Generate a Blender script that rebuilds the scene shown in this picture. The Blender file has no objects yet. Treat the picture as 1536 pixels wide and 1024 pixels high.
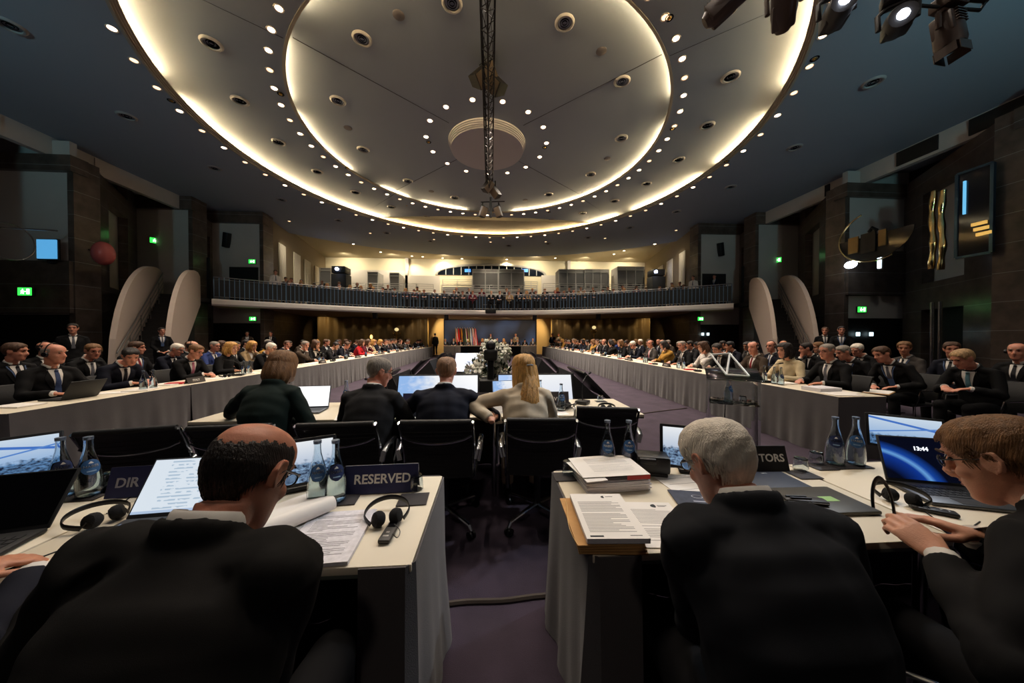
import bpy, bmesh, math, random
from mathutils import Vector as V, Matrix, Euler
from mathutils.bvhtree import BVHTree
random.seed(7)
C = bpy.context.scene.collection
PI = math.pi
sin, cos = math.sin, math.cos

# ------------------------------------------------------------------ camera model
FPX = 475.0
EYE = 1.45
_a, _p = math.radians(3.85), math.radians(0.72)
CF = V((sin(_a)*cos(_p), cos(_a)*cos(_p), -sin(_p)))
CR = V((cos(_a), -sin(_a), 0))
CU = V((sin(_a)*sin(_p), cos(_a)*sin(_p), cos(_p)))
def ray(px, py):
    return CF + CR*((px-768)/FPX) + CU*((512-py)/FPX)
def atz(px, py, z):
    r = ray(px, py); t = (z-EYE)/r.z
    return V((r.x*t, r.y*t, z))
def aty(px, py, Y):
    r = ray(px, py); t = Y/r.y
    return V((r.x*t, Y, EYE+r.z*t))
def atx(px, py, X):
    r = ray(px, py); t = X/r.x
    return V((X, r.y*t, EYE+r.z*t))
def y_at(px, X):
    return atx(px, 506, X).y

# ------------------------------------------------------------------ materials
def lin(c):
    return tuple((x/255/12.92 if x/255 <= .04045 else ((x/255+.055)/1.055)**2.4) for x in c)
MATS = {}
def mat(name, rgb, rough=.6, metal=0., emit=0., ecol=None, bump=0., bscale=60., var=0., vscale=8., trans=0., ior=1.45, spec=.5, sss=0., stretch=None, sheen=0., alpha=1.):
    """procedural principled material; rgb is 0-255 sRGB"""
    if name in MATS: return MATS[name]
    m = bpy.data.materials.new(name); m.use_nodes = True
    nt = m.node_tree; N = nt.nodes; L = nt.links
    b = N['Principled BSDF']
    col = (*lin(rgb), 1)
    b.inputs['Base Color'].default_value = col
    b.inputs['Roughness'].default_value = rough
    b.inputs['Metallic'].default_value = metal
    b.inputs['IOR'].default_value = ior
    b.inputs['Specular IOR Level'].default_value = spec
    b.inputs['Transmission Weight'].default_value = trans
    if alpha < 1: b.inputs['Alpha'].default_value = alpha
    if sss:
        b.inputs['Subsurface Weight'].default_value = sss
        b.inputs['Subsurface Radius'].default_value = (.012, .005, .003)
        b.inputs['Subsurface Scale'].default_value = 1
    if sheen:
        b.inputs['Sheen Weight'].default_value = sheen
    if emit:
        b.inputs['Emission Color'].default_value = (*lin(ecol or rgb), 1)
        b.inputs['Emission Strength'].default_value = emit
    if bump or var:
        tc = N.new('ShaderNodeTexCoord'); mp = N.new('ShaderNodeMapping')
        L.new(tc.outputs['Object'], mp.inputs['Vector'])
        if stretch: mp.inputs['Scale'].default_value = stretch
    if var:
        n = N.new('ShaderNodeTexNoise'); n.inputs['Scale'].default_value = vscale; n.inputs['Detail'].default_value = 4
        L.new(mp.outputs['Vector'], n.inputs['Vector'])
        r = N.new('ShaderNodeValToRGB')
        lo = [max(0, x*(1-var)) for x in col[:3]]; hi = [min(1, x*(1+var)) for x in col[:3]]
        r.color_ramp.elements[0].position = .3; r.color_ramp.elements[1].position = .7
        r.color_ramp.elements[0].color = (*lo, 1); r.color_ramp.elements[1].color = (*hi, 1)
        L.new(n.outputs['Fac'], r.inputs['Fac']); L.new(r.outputs['Color'], b.inputs['Base Color'])
    if bump:
        n2 = N.new('ShaderNodeTexNoise'); n2.inputs['Scale'].default_value = bscale; n2.inputs['Detail'].default_value = 3
        L.new(mp.outputs['Vector'], n2.inputs['Vector'])
        bp = N.new('ShaderNodeBump'); bp.inputs['Strength'].default_value = bump; bp.inputs['Distance'].default_value = .01
        L.new(n2.outputs['Fac'], bp.inputs['Height']); L.new(bp.outputs['Normal'], b.inputs['Normal'])
    MATS[name] = m
    return m

# ------------------------------------------------------------------ mesh builder
class MB:
    def __init__(s): s.v = []; s.f = []; s.mi = []; s.cur = 0
    def _add(s, vs, fs, M=None):
        o = len(s.v)
        if M is not None: vs = [M @ V(p) for p in vs]
        s.v.extend(tuple(p) for p in vs)
        for q in fs: s.f.append(tuple(i+o for i in q)); s.mi.append(s.cur)
        return s
    def box(s, c, d, b=0, M=None, seg=2):
        x, y, z = d[0]/2, d[1]/2, d[2]/2
        if b <= 0:
            vs = [(c[0]+i*x, c[1]+j*y, c[2]+k*z) for i in (-1,1) for j in (-1,1) for k in (-1,1)]
            return s._add(vs, [(0,1,3,2),(4,6,7,5),(0,4,5,1),(2,3,7,6),(0,2,6,4),(1,5,7,3)], M)
        bm = bmesh.new(); bmesh.ops.create_cube(bm, size=1)
        for v in bm.verts: v.co = V((v.co.x*d[0], v.co.y*d[1], v.co.z*d[2]))
        bmesh.ops.bevel(bm, geom=bm.edges[:], offset=min(b, min(d)*.45), segments=seg, affect='EDGES', profile=.5)
        bm.verts.index_update()
        vs = [v.co+V(c) for v in bm.verts]; fs = [tuple(v.index for v in f.verts) for f in bm.faces]
        bm.free()
        return s._add(vs, fs, M)
    def tube(s, pts, r, seg=10, closed=False, M=None, up=None, caps=True):
        """r: number, list of numbers, or list of (rx, ry); up fixes the ry direction"""
        pts = [V(p) for p in pts]; n = len(pts)
        if not isinstance(r, (list, tuple)): r = [r]*n
        r = [(q, q) if not isinstance(q, (list, tuple)) else q for q in r]
        T = []
        for i in range(n):
            if closed: t = pts[(i+1) % n]-pts[i-1]
            else: t = pts[min(i+1, n-1)]-pts[max(i-1, 0)]
            T.append(t.normalized() if t.length > 1e-9 else V((0,0,1)))
        vs = []
        ref = V(up) if up is not None else (V((0,0,1)) if abs(T[0].z) < .9 else V((0,1,0)))
        y0 = (ref - T[0]*ref.dot(T[0])).normalized()
        for i in range(n):
            if up is not None:
                y = V(up) - T[i]*V(up).dot(T[i])
                y = y.normalized() if y.length > 1e-4 else y0
            else:
                y = y0 - T[i]*y0.dot(T[i]); y = y.normalized()
            y0 = y; x = y.cross(T[i])
            for k in range(seg):
                a = 2*PI*k/seg
                vs.append(pts[i] + x*(r[i][0]*cos(a)) + y*(r[i][1]*sin(a)))
        fs = []
        m = n if closed else n-1
        for i in range(m):
            j = (i+1) % n
            for k in range(seg):
                k2 = (k+1) % seg
                fs.append((i*seg+k, i*seg+k2, j*seg+k2, j*seg+k))
        if not closed and caps:
            fs.append(tuple(range(seg-1, -1, -1))); fs.append(tuple((n-1)*seg+k for k in range(seg)))
        return s._add(vs, fs, M)
    def cyl(s, p0, p1, r0, r1=None, seg=12, M=None):
        return s.tube([p0, p1], [r0, r0 if r1 is None else r1], seg, M=M)
    def lathe(s, prof, seg=20, M=None, c=(0,0,0), close=False):
        vs = []; n = len(prof)
        for (r, z) in prof:
            for k in range(seg):
                a = 2*PI*k/seg; vs.append((c[0]+r*cos(a), c[1]+r*sin(a), c[2]+z))
        fs = []
        for i in range(n if close else n-1):
            j = (i+1) % n
            for k in range(seg):
                k2 = (k+1) % seg; fs.append((i*seg+k, i*seg+k2, j*seg+k2, j*seg+k))
        if not close:
            fs.append(tuple(range(seg-1, -1, -1))); fs.append(tuple((n-1)*seg+k for k in range(seg)))
        return s._add(vs, fs, M)
    def prism(s, poly, h0, h1, M=None):
        n = len(poly)
        vs = [(p[0], p[1], h0) for p in poly]+[(p[0], p[1], h1) for p in poly]
        fs = [tuple(range(n-1, -1, -1)), tuple(range(n, 2*n))]+[(i, (i+1) % n, n+(i+1) % n, n+i) for i in range(n)]
        return s._add(vs, fs, M)
    def hull(s, lo, hi, M=None):
        """two matching loops of 3-D points"""
        n = len(lo)
        return s._add(list(lo)+list(hi), [tuple(range(n-1, -1, -1)), tuple(range(n, 2*n))]+[(i, (i+1) % n, n+(i+1) % n, n+i) for i in range(n)], M)
    def grid(s, fn, nu, nv, M=None, wrap=False):
        vs = [fn(i/(nu if wrap else nu-1), j/(nv-1)) for j in range(nv) for i in range(nu)]
        fs = []
        for j in range(nv-1):
            for i in range(nu if wrap else nu-1):
                i2 = (i+1) % nu; fs.append((j*nu+i, j*nu+i2, (j+1)*nu+i2, (j+1)*nu+i))
        return s._add(vs, fs, M)
    def slab(s, fn, nu, nv, t, M=None):
        """closed sheet: fn(u, v) -> (point, normal), thickness t"""
        top = []; bot = []
        for j in range(nv):
            for i in range(nu):
                p, n = fn(i/(nu-1), j/(nv-1)); p = V(p); n = V(n)
                top.append(p+n*(t/2)); bot.append(p-n*(t/2))
        o = nu*nv; fs = []
        for j in range(nv-1):
            for i in range(nu-1):
                a = j*nu+i; fs.append((a, a+1, a+nu+1, a+nu)); fs.append((o+a, o+a+nu, o+a+nu+1, o+a+1))
        for i in range(nu-1):
            fs.append((i+1, i, o+i, o+i+1)); k = (nv-1)*nu+i; fs.append((k, k+1, o+k+1, o+k))
        for j in range(nv-1):
            a = j*nu; fs.append((a, a+nu, o+a+nu, o+a)); k = j*nu+nu-1; fs.append((k+nu, k, o+k, o+k+nu))
        return s._add(top+bot, fs, M)
    def ball(s, c, r, seg=12, rings=8, M=None, R=None):
        rx, ry, rz = r if isinstance(r, (list, tuple)) else (r, r, r)
        R = R or Matrix.Identity(3); c = V(c)
        vs = [c+R@V((0,0,rz))]
        for j in range(1, rings):
            p = PI*j/rings
            for k in range(seg):
                a = 2*PI*k/seg; vs.append(c+R@V((rx*sin(p)*cos(a), ry*sin(p)*sin(a), rz*cos(p))))
        vs.append(c+R@V((0,0,-rz))); fs = []
        for k in range(seg):
            k2 = (k+1) % seg; fs.append((0, 1+k, 1+k2)); e = 1+(rings-2)*seg; fs.append((len(vs)-1, e+k2, e+k))
        for j in range(rings-2):
            for k in range(seg):
                k2 = (k+1) % seg; a = 1+j*seg; fs.append((a+k, a+seg+k, a+seg+k2, a+k2))
        return s._add(vs, fs, M)
    def add(s, o, M=None):
        k = len(s.v)
        s.v.extend(tuple(M@V(p)) if M is not None else p for p in o.v)
        s.f.extend(tuple(i+k for i in q) for q in o.f); s.mi.extend(o.mi)
        return s
    def mesh(s, name, mats, smooth=True, ang=40):
        me = bpy.data.meshes.new(name); me.from_pydata(s.v, [], s.f)
        for m in (mats if isinstance(mats, (list, tuple)) else [mats]): me.materials.append(m)
        if any(s.mi): me.polygons.foreach_set('material_index', s.mi)
        if smooth:
            me.polygons.foreach_set('use_smooth', [True]*len(me.polygons))
            me.set_sharp_from_angle(angle=math.radians(ang))
        me.update()
        return me

def obj(name, mb, mats, parent=None, loc=(0,0,0), rotz=0, smooth=True, ang=40, **kw):
    me = mb.mesh(name, mats, smooth, ang) if isinstance(mb, MB) else mb
    o = bpy.data.objects.new(name, me); C.objects.link(o)
    o.location = loc; o.rotation_euler = (0, 0, rotz)
    if parent is not None: o.parent = parent
    for k, v in kw.items(): o[k] = v
    return o
def tag(o, label, cat, group=None):
    o['label'] = label; o['category'] = cat
    if group: o['group'] = group
    return o
def thing(name, label, cat, loc=(0,0,0), rotz=0, group=None):
    o = bpy.data.objects.new(name, None); C.objects.link(o)
    o.empty_display_size = .1
    o.location = loc; o.rotation_euler = (0, 0, rotz)
    return tag(o, label, cat, group)
def struct(name, mb, m, parent=None, **kw):
    return obj(name, mb, m, parent, kind='structure', **kw)
def dup(root, loc=None, rotz=None, label=None, group=None, swap=None, parent=None):
    r = root.copy(); C.objects.link(r)
    if parent is not None: r.parent = parent
    if loc is not None: r.location = loc
    if rotz is not None: r.rotation_euler = (root.rotation_euler[0], root.rotation_euler[1], rotz)
    if label: r['label'] = label
    if group: r['group'] = group
    if swap: recolor(r, swap)
    for ch in root.children:
        dup(ch, parent=r, swap=swap)
    return r
def recolor(o, swap):
    """swap: {part name stem: material}, set on the object, not on the shared mesh"""
    st = o.name.split('.')[0]
    if st in swap and o.type == 'MESH':
        o.material_slots[0].link = 'OBJECT'; o.material_slots[0].material = swap[st]
def text_mesh(txt, size, ext=.0008, align='CENTER'):
    cu = bpy.data.curves.new('lettering', 'FONT'); cu.body = txt; cu.size = size; cu.extrude = ext
    cu.offset = size*.018; cu.align_x = align; cu.align_y = 'CENTER'; cu.resolution_u = 3
    o = bpy.data.objects.new('lettering_curve', cu); C.objects.link(o)
    dg = bpy.context.evaluated_depsgraph_get(); dg.update()
    me = bpy.data.meshes.new_from_object(o.evaluated_get(dg))
    bpy.data.objects.remove(o); bpy.data.curves.remove(cu)
    return me
def lettering(txt, size, m, parent, M, align='CENTER', ext=.0008, bold=0):
    me = text_mesh(txt, size, ext, align); me.materials.clear(); me.materials.append(m)
    o = bpy.data.objects.new('lettering', me); C.objects.link(o); o.parent = parent; o.matrix_local = M
    return o
def remesh(mb, voxel, sm=4, name='body', fac=.5):
    me = bpy.data.meshes.new('tmp'); me.from_pydata(mb.v, [], mb.f); me.update()
    o = bpy.data.objects.new('tmp', me); C.objects.link(o)
    r = o.modifiers.new('r', 'REMESH'); r.mode = 'VOXEL'; r.voxel_size = voxel
    if sm:
        k = o.modifiers.new('s', 'SMOOTH'); k.factor = fac; k.iterations = sm
    dg = bpy.context.evaluated_depsgraph_get(); dg.update()
    out = bpy.data.meshes.new_from_object(o.evaluated_get(dg)); out.name = name
    bpy.data.objects.remove(o); bpy.data.meshes.remove(me)
    out.polygons.foreach_set('use_smooth', [True]*len(out.polygons))
    return out
def mesh_to_mb(me):
    b = MB(); b.v = [tuple(v.co) for v in me.vertices]; b.f = [tuple(p.vertices) for p in me.polygons]; b.mi = [0]*len(b.f)
    return b
def RZ(a): return Matrix.Rotation(a, 4, 'Z')
def RX(a): return Matrix.Rotation(a, 4, 'X')
def RY(a): return Matrix.Rotation(a, 4, 'Y')
def TR(*p): return Matrix.Translation(V(p))
ORD = ('first second third fourth fifth sixth seventh eighth ninth tenth eleventh twelfth thirteenth fourteenth fifteenth sixteenth seventeenth eighteenth nineteenth twentieth').split()
TENS = {2:'twenty', 3:'thirty', 4:'forty', 5:'fifty', 6:'sixty'}
def nth(i):
    """0 -> first, 24 -> twenty-fifth"""
    if i < 20: return ORD[i]
    t, u = divmod(i+1, 10)
    return TENS[t][:-1]+'ieth' if u == 0 else TENS[t]+'-'+ORD[u-1]
def rr(a, b): return random.uniform(a, b)
# ================================================================== THE ROOM
CX, CY = -.13, 12.55
RO, RI = 9.42, 6.45                  # radii of the two lips of the stepped ceiling
ZO, ZA0, ZA1, ZD = 8.40, 8.68, 8.90, 9.04
M_CEIL = mat('ceiling_plaster', (142,150,160), .9, bump=.08, bscale=40)
M_CEIL2 = mat('lip_plaster', (158,148,132), .8)
M_CARPET = mat('purple_carpet', (62,51,64), .95, bump=.5, bscale=260, var=.22, vscale=3.5)
M_PLASTER = mat('grey_plaster', (182,175,168), .9, bump=.05, bscale=30, var=.05, vscale=.8)
M_CREAM = mat('cream_panel', (214,202,172), .8, var=.03, vscale=.6)
M_WHITE = mat('white_plaster', (196,188,178), .85)
M_DARK = mat('dark_paint', (20,18,18), .8)
M_BLACK = mat('black_matt', (10,10,11), .7)
M_BLACKP = mat('black_plastic', (14,14,16), .42)
M_CHROME = mat('chrome', (205,208,212), .16, 1.)
M_STEEL = mat('brushed_steel', (150,148,145), .35, 1.)
M_BRASS = mat('brass', (170,135,70), .3, 1.)
def stone_mat():
    m = mat('dark_stone', (80,69,62), .32, var=.35, vscale=3.)
    nt = m.node_tree; N = nt.nodes; L = nt.links; b = N['Principled BSDF']
    tc = next(n for n in N if n.type == 'TEX_COORD')
    sx = N.new('ShaderNodeSeparateXYZ'); L.new(tc.outputs['Object'], sx.inputs[0])
    a = N.new('ShaderNodeMath'); a.operation = 'DIVIDE'; a.inputs[1].default_value = .82; L.new(sx.outputs['Z'], a.inputs[0])
    fr = N.new('ShaderNodeMath'); fr.operation = 'FRACT'; L.new(a.outputs[0], fr.inputs[0])
    lt = N.new('ShaderNodeMath'); lt.operation = 'LESS_THAN'; lt.inputs[1].default_value = .018; L.new(fr.outputs[0], lt.inputs[0])
    mx = N.new('ShaderNodeMix'); mx.data_type = 'RGBA'
    src = b.inputs['Base Color'].links[0].from_socket
    L.new(lt.outputs[0], mx.inputs['Factor']); L.new(src, mx.inputs['A']); mx.inputs['B'].default_value = (*lin((128,130,130)), 1)
    L.new(mx.outputs['Result'], b.inputs['Base Color'])
    return m
M_STONE = stone_mat()

# floor
struct('floor', MB().box((0, 12, -.05), (44, 44, .1)), M_CARPET, smooth=False)
# floor cable cover crossing the aisle
p0, p1 = atz(668, 906, .01), atz(832, 893, .01)
pts = [p0.lerp(p1, t)+V((0, .006*sin(9*t), 0)) for t in [i/10 for i in range(-12, 24)]]
M_CABLE = mat('grey_cable', (72,62,54), .6)
tag(obj('floor_cable', MB().tube(pts, (.014), 6), M_CABLE), 'grey cable lying across the aisle between the two front tables', 'cable')

# ---- ceiling: outer flat ring with a round hole, cone ring, dome, dropped disc
def ceil_inside(x, y):
    if abs(x) > 17.6 or y < -8: return False
    if y > 21.6: return math.hypot(x, y-7.8) < 19.6 and abs(x) < 13.9
    return True
NA = 192
outer = []
for k in range(NA):
    a = 2*PI*k/NA; lo, hi = RO, 40
    for _ in range(30):
        m = (lo+hi)/2
        if ceil_inside(CX+m*cos(a), CY+m*sin(a)): lo = m
        else: hi = m
    outer.append((CX+lo*cos(a), CY+lo*sin(a)))
mb = MB()
ins = [(CX+RO*cos(2*PI*k/NA), CY+RO*sin(2*PI*k/NA)) for k in range(NA)]
vs = [(*p, ZO) for p in ins]+[(*p, ZO) for p in outer]+[(*p, ZO+.02) for p in ins]+[(*p, ZO+.02) for p in outer]
fs = []
for k in range(NA):
    j = (k+1) % NA
    fs += [(k, j, NA+j, NA+k), (2*NA+j, 2*NA+k, 3*NA+k, 3*NA+j), (NA+k, NA+j, 3*NA+j, 3*NA+k)]
mb._add(vs, fs)
struct('ceiling', mb, M_CEIL)
# annulus (slopes up towards the middle)
struct('ceiling', MB().lathe([(9.86, ZA0-.02), (9.86, ZA0+.02), (RI+.06, ZA1+.02), (RI+.06, ZA1)], 160, c=(CX, CY, 0), close=True), M_CEIL, ang=30)
struct('ceiling', MB().lathe([(.01, ZD), (6.92, ZD), (6.92, ZD+.12), (.01, ZD+.12)], 128, c=(CX, CY, 0), close=True), M_CEIL, ang=30)
# lips: grooved stepped bands that hide the cove lamps
def lip(R, z, n, dr, dz, back, zt):
    pr = []
    for i in range(n):
        pr += [(R-i*dr, z+i*dz), (R-i*dr, z+(i+1)*dz-.012), (R-i*dr+.02, z+(i+1)*dz-.012), (R-i*dr+.02, z+(i+1)*dz)]
    zt0 = z+n*dz; r1 = R-(n-1)*dr
    pr += [(r1, zt0), (r1+.04, zt0), (r1+.04, zt0-.05), (R+back, zt0-.05), (R+back, zt), (R+back+.05, zt), (R+back+.05, z+.02), (R+.06, z+.02), (R+.06, z)]
    return MB().lathe(pr, 160, c=(CX, CY, 0), close=True)
struct('trim_1', lip(RO, ZO-.005, 4, .035, .036, .38, ZA0+.05), M_CEIL2, ang=25)
struct('trim_2', lip(RI, ZA1-.02, 2, .02, .035, .36, ZD+.06), M_CEIL2, ang=25)
pr = [(.01, ZD-.30)]
for i in range(5): pr += [(1.40+.025*i, ZD-.30+.06*i), (1.40+.025*i, ZD-.245+.06*i), (1.385+.025*i, ZD-.245+.06*i), (1.385+.025*i, ZD-.24+.06*i)]
pr += [(1.5, ZD), (.01, ZD)]
struct('trim_3', MB().lathe(pr, 96, c=(CX, CY, 0), close=True), mat('disc_plaster', (196,192,190), .8), ang=25)
# thin radial expansion joints
M_JOINT = mat('joint_line', (52,48,50), .9)
for k, a in enumerate([-140, -42, 40, 138]):
    a = math.radians(a); mb = MB()
    mb.box((4.05, 0, ZD-.001), (4.6, .02, .01), M=TR(CX, CY, 0)@RZ(a))
    struct('trim_%d' % (k+4), mb, M_JOINT, smooth=False)
    L0, L1 = (RI+.1, ZA1-.004), (9.3, ZA0+.03)
    mb = MB().tube([(CX+L0[0]*cos(a), CY+L0[0]*sin(a), L0[1]), (CX+L1[0]*cos(a), CY+L1[0]*sin(a), L1[1])], .009, 4)
    struct('trim_%d' % (k+8), mb, M_JOINT, smooth=False)
# cove lamps: fluorescent tubes lying in the troughs, with dark gaps between runs
M_TUBE = mat('cove_tube', (255,226,176), .5, emit=88., ecol=(255,224,170))
def cove(R, z, runs, nm, lab, grp):
    for (a0, a1) in runs:
        n = max(4, int(abs(a1-a0)/2))
        pts = [(CX+R*cos(math.radians(a0+(a1-a0)*i/n)), CY+R*sin(math.radians(a0+(a1-a0)*i/n)), z) for i in range(n+1)]
        tag(obj(nm, MB().tube(pts, .022, 6), M_TUBE), lab, 'lamp', grp)
cove(RO+.10, ZO+.125, [(-160,-118),(-117.6,-60),(-59.6,-25),(-17,0),(6,31),(37,66),(66.4,98),(98.4,130),(130.4,160),(160.4,194)], 'cove_lamp',
     'curved warm white tube lamp hidden behind the large outer ceiling lip', 'tube lamps of the outer ceiling cove')
cove(RI+.18, ZA1+.055, [(-162,-141),(-200,-168),(-229,-216),(102,124),(-14,30),(30.5,77),(-76,-27),(-130,-84)], 'cove_lamp',
     'curved warm white tube lamp hidden behind the small inner ceiling lip', 'tube lamps of the inner ceiling cove')

# ---- recessed downlights
M_LAMP = mat('lamp_lit', (255,226,190), .5, emit=5., ecol=(255,222,186))
M_LAMPD = mat('lamp_dim', (255,214,176), .5, emit=1.2, ecol=(255,206,160))
M_RIM = mat('lamp_rim', (176,166,156), .4, .4)
def make_downlight(r, dim):
    t = thing('ceiling_downlight', '', 'ceiling light')
    obj('trim_ring', MB().lathe([(r, 0), (r+.028, -.012), (r+.034, 0), (r+.02, .03), (r, .03)], 20, close=True), M_RIM, t)
    obj('lamp', MB().lathe([(.001, -.004), (r, -.004), (r, .03), (.001, .03)], 18, close=True), M_LAMPD if dim else M_LAMP, t)
    return t
SPOTS = []
def spot(loc, power, size=110, blend=.8, col=(1., .86, .72), tgt=None, rad=.06, name='downlight_beam'):
    ld = bpy.data.lights.new(name, 'SPOT'); ld.energy = power; ld.spot_size = math.radians(size); ld.spot_blend = blend
    ld.color = col; ld.shadow_soft_size = rad
    o = bpy.data.objects.new(name, ld); C.objects.link(o); o.location = loc
    if tgt is not None: o.rotation_euler = (V(tgt)-V(loc)).to_track_quat('-Z', 'Y').to_euler()
    return o
def ring_lights(n, a0, R, z, r, lab, grp, power, every, dimf):
    pro = {}
    for k in range(n):
        a = math.radians(a0+360*k/n); p = (CX+R*cos(a), CY+R*sin(a), z)
        if p[1] < -1: continue
        d = bool(dimf(k))
        if d not in pro: pro[d] = make_downlight(r, d); o = pro[d]; o.location = p; tag(o, lab, 'ceiling light', grp)
        else: dup(pro[d], p, 0, lab, grp)
        if every and k % every == 0: spot((p[0], p[1], z-.06), power)
ring_lights(63, -150.4, 9.62, ZO-.002, .075, 'small round lit downlight in the ring just outside the large outer ceiling cove', 'downlights outside the outer cove', 82, 2, lambda k: k % 5 in (1, 2, 4))
ring_lights(58, -132.9, 6.80, 8.862, .075, 'small round lit downlight in the ring just outside the inner ceiling cove', 'downlights outside the inner cove', 120, 2, lambda k: k % 3 == 1)
ring_lights(15, -101, 2.32, ZD-.003, .078, 'small round lit downlight in the circle around the dropped ceiling disc', 'downlights around the ceiling disc', 270, 1, lambda k: False)
# ---- round air vents
M_VENT = mat('vent_dark', (5,5,5), .8, spec=.1); M_VRIM = mat('vent_rim', (142,137,134), .5)
def make_vent(s=1.):
    t = thing('ceiling_vent', '', 'air vent')
    obj('collar', MB().lathe([(.16*s, -.004), (.165*s, -.035), (.20*s, -.04), (.235*s, -.012), (.24*s, 0), (.16*s, .01)], 28, close=True), M_VRIM, t)
    mb = MB().lathe([(.002, .06), (.16*s, .0), (.16*s, .07), (.002, .07)], 24, close=True)
    for q in (.05, .10): mb.lathe([(q*s, -.02), (q*s+.006, -.02), (q*s+.02, .04), (q*s+.012, .04)], 20, close=True)
    obj('louvre', mb, M_VENT, t)
    return t
vp = make_vent(); first = True
def vents(px, z, lab, grp, R=None):
    global first
    for q in px:
        p = atz(*q, z)
        zz = z
        if first: vp.location = (p.x, p.y, zz); tag(vp, lab, 'air vent', grp); first = False
        else: dup(vp, (p.x, p.y, zz), 0, lab, grp)
vents([(543,58),(507,151),(545,224),(847,34),(933,122),(932,207),(886,261),(823,291),(612,271),(682,296),(678,5)], ZD-.002, 'round dark air vent in the innermost ceiling circle', 'vents of the innermost ceiling')
vents([(317,65),(360,151),(418,213),(476,257),(533,288),(587,310),(639,325),(687,334),(1096,115),(1061,188),(1018,239),(970,275),(922,301),(874,319),(828,330),(782,336),(735,337),(1090,13)], 8.785, 'round dark air vent in the ceiling ring between the two glowing coves', 'vents between the coves')
vents([(15,38),(190,174),(322,252),(422,299),(508,330),(580,349),(646,361),(1310,123),(1192,221),(1096,280),(1015,317),(945,341),(882,356),(822,365),(763,368)], ZO-.002, 'round dark air vent in the outer ceiling beyond the large cove', 'vents of the outer ceiling')
M_GRILLE = mat('speaker_grille', (104,98,98), .8)
for i, q in enumerate([(598,23),(522,192),(902,77),(911,238),(788,300),(647,287)]):
    p = atz(*q, ZD-.002)
    tag(obj('ceiling_speaker', MB().lathe([(.001,-.006),(.12,-.008),(.14,0),(.14,.01),(.001,.01)], 20, close=True), M_GRILLE, loc=p), 'flat round grey speaker grille in the innermost ceiling circle', 'speaker', 'grilles of the innermost ceiling')
for i, q in enumerate([(421,141),(521,252),(1004,27),(1009,193),(1222,88),(257,151),(1090,242),(817,221),(643,213),(610,308),(824,318)]):
    z = 8.86 if i in (0,1,2,3,9,10) else (ZD-.002 if i in (7,8) else ZO-.002)
    p = atz(*q, z)
    t = thing('adjustable_spotlight', 'small unlit adjustable spotlight sunk among the bright downlights', 'spotlight', p, 0, 'unlit spotlights of the ceiling')
    obj('ring', MB().lathe([(.065,0),(.09,-.01),(.095,0),(.065,.02)], 16, close=True), M_VENT, t)
    obj('reflector', MB().ball((0,0,.0), (.05,.05,.035), 12, 8), M_BRASS, t)

# ---- back ceiling over the gallery and the walls
struct('ceiling', MB().box((0, 25.6, 8.75), (34, 12, .2)), mat('gallery_ceiling', (172,160,132), .85), smooth=False)
GY = 29.6
struct('wall_back', MB().box((0, GY+.15, 4.3), (36, .3, 9)), M_CREAM, smooth=False)
struct('wall_front', MB().box((0, -7.6, 4.3), (36, .3, 9)), M_DARK, smooth=False)
for s, nm in ((-1, 'left'), (1, 'right')):
    struct('wall_'+nm, MB().box((s*17.75, 10.5, 4.3), (.3, 37, 9)), M_DARK, smooth=False)

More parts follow.
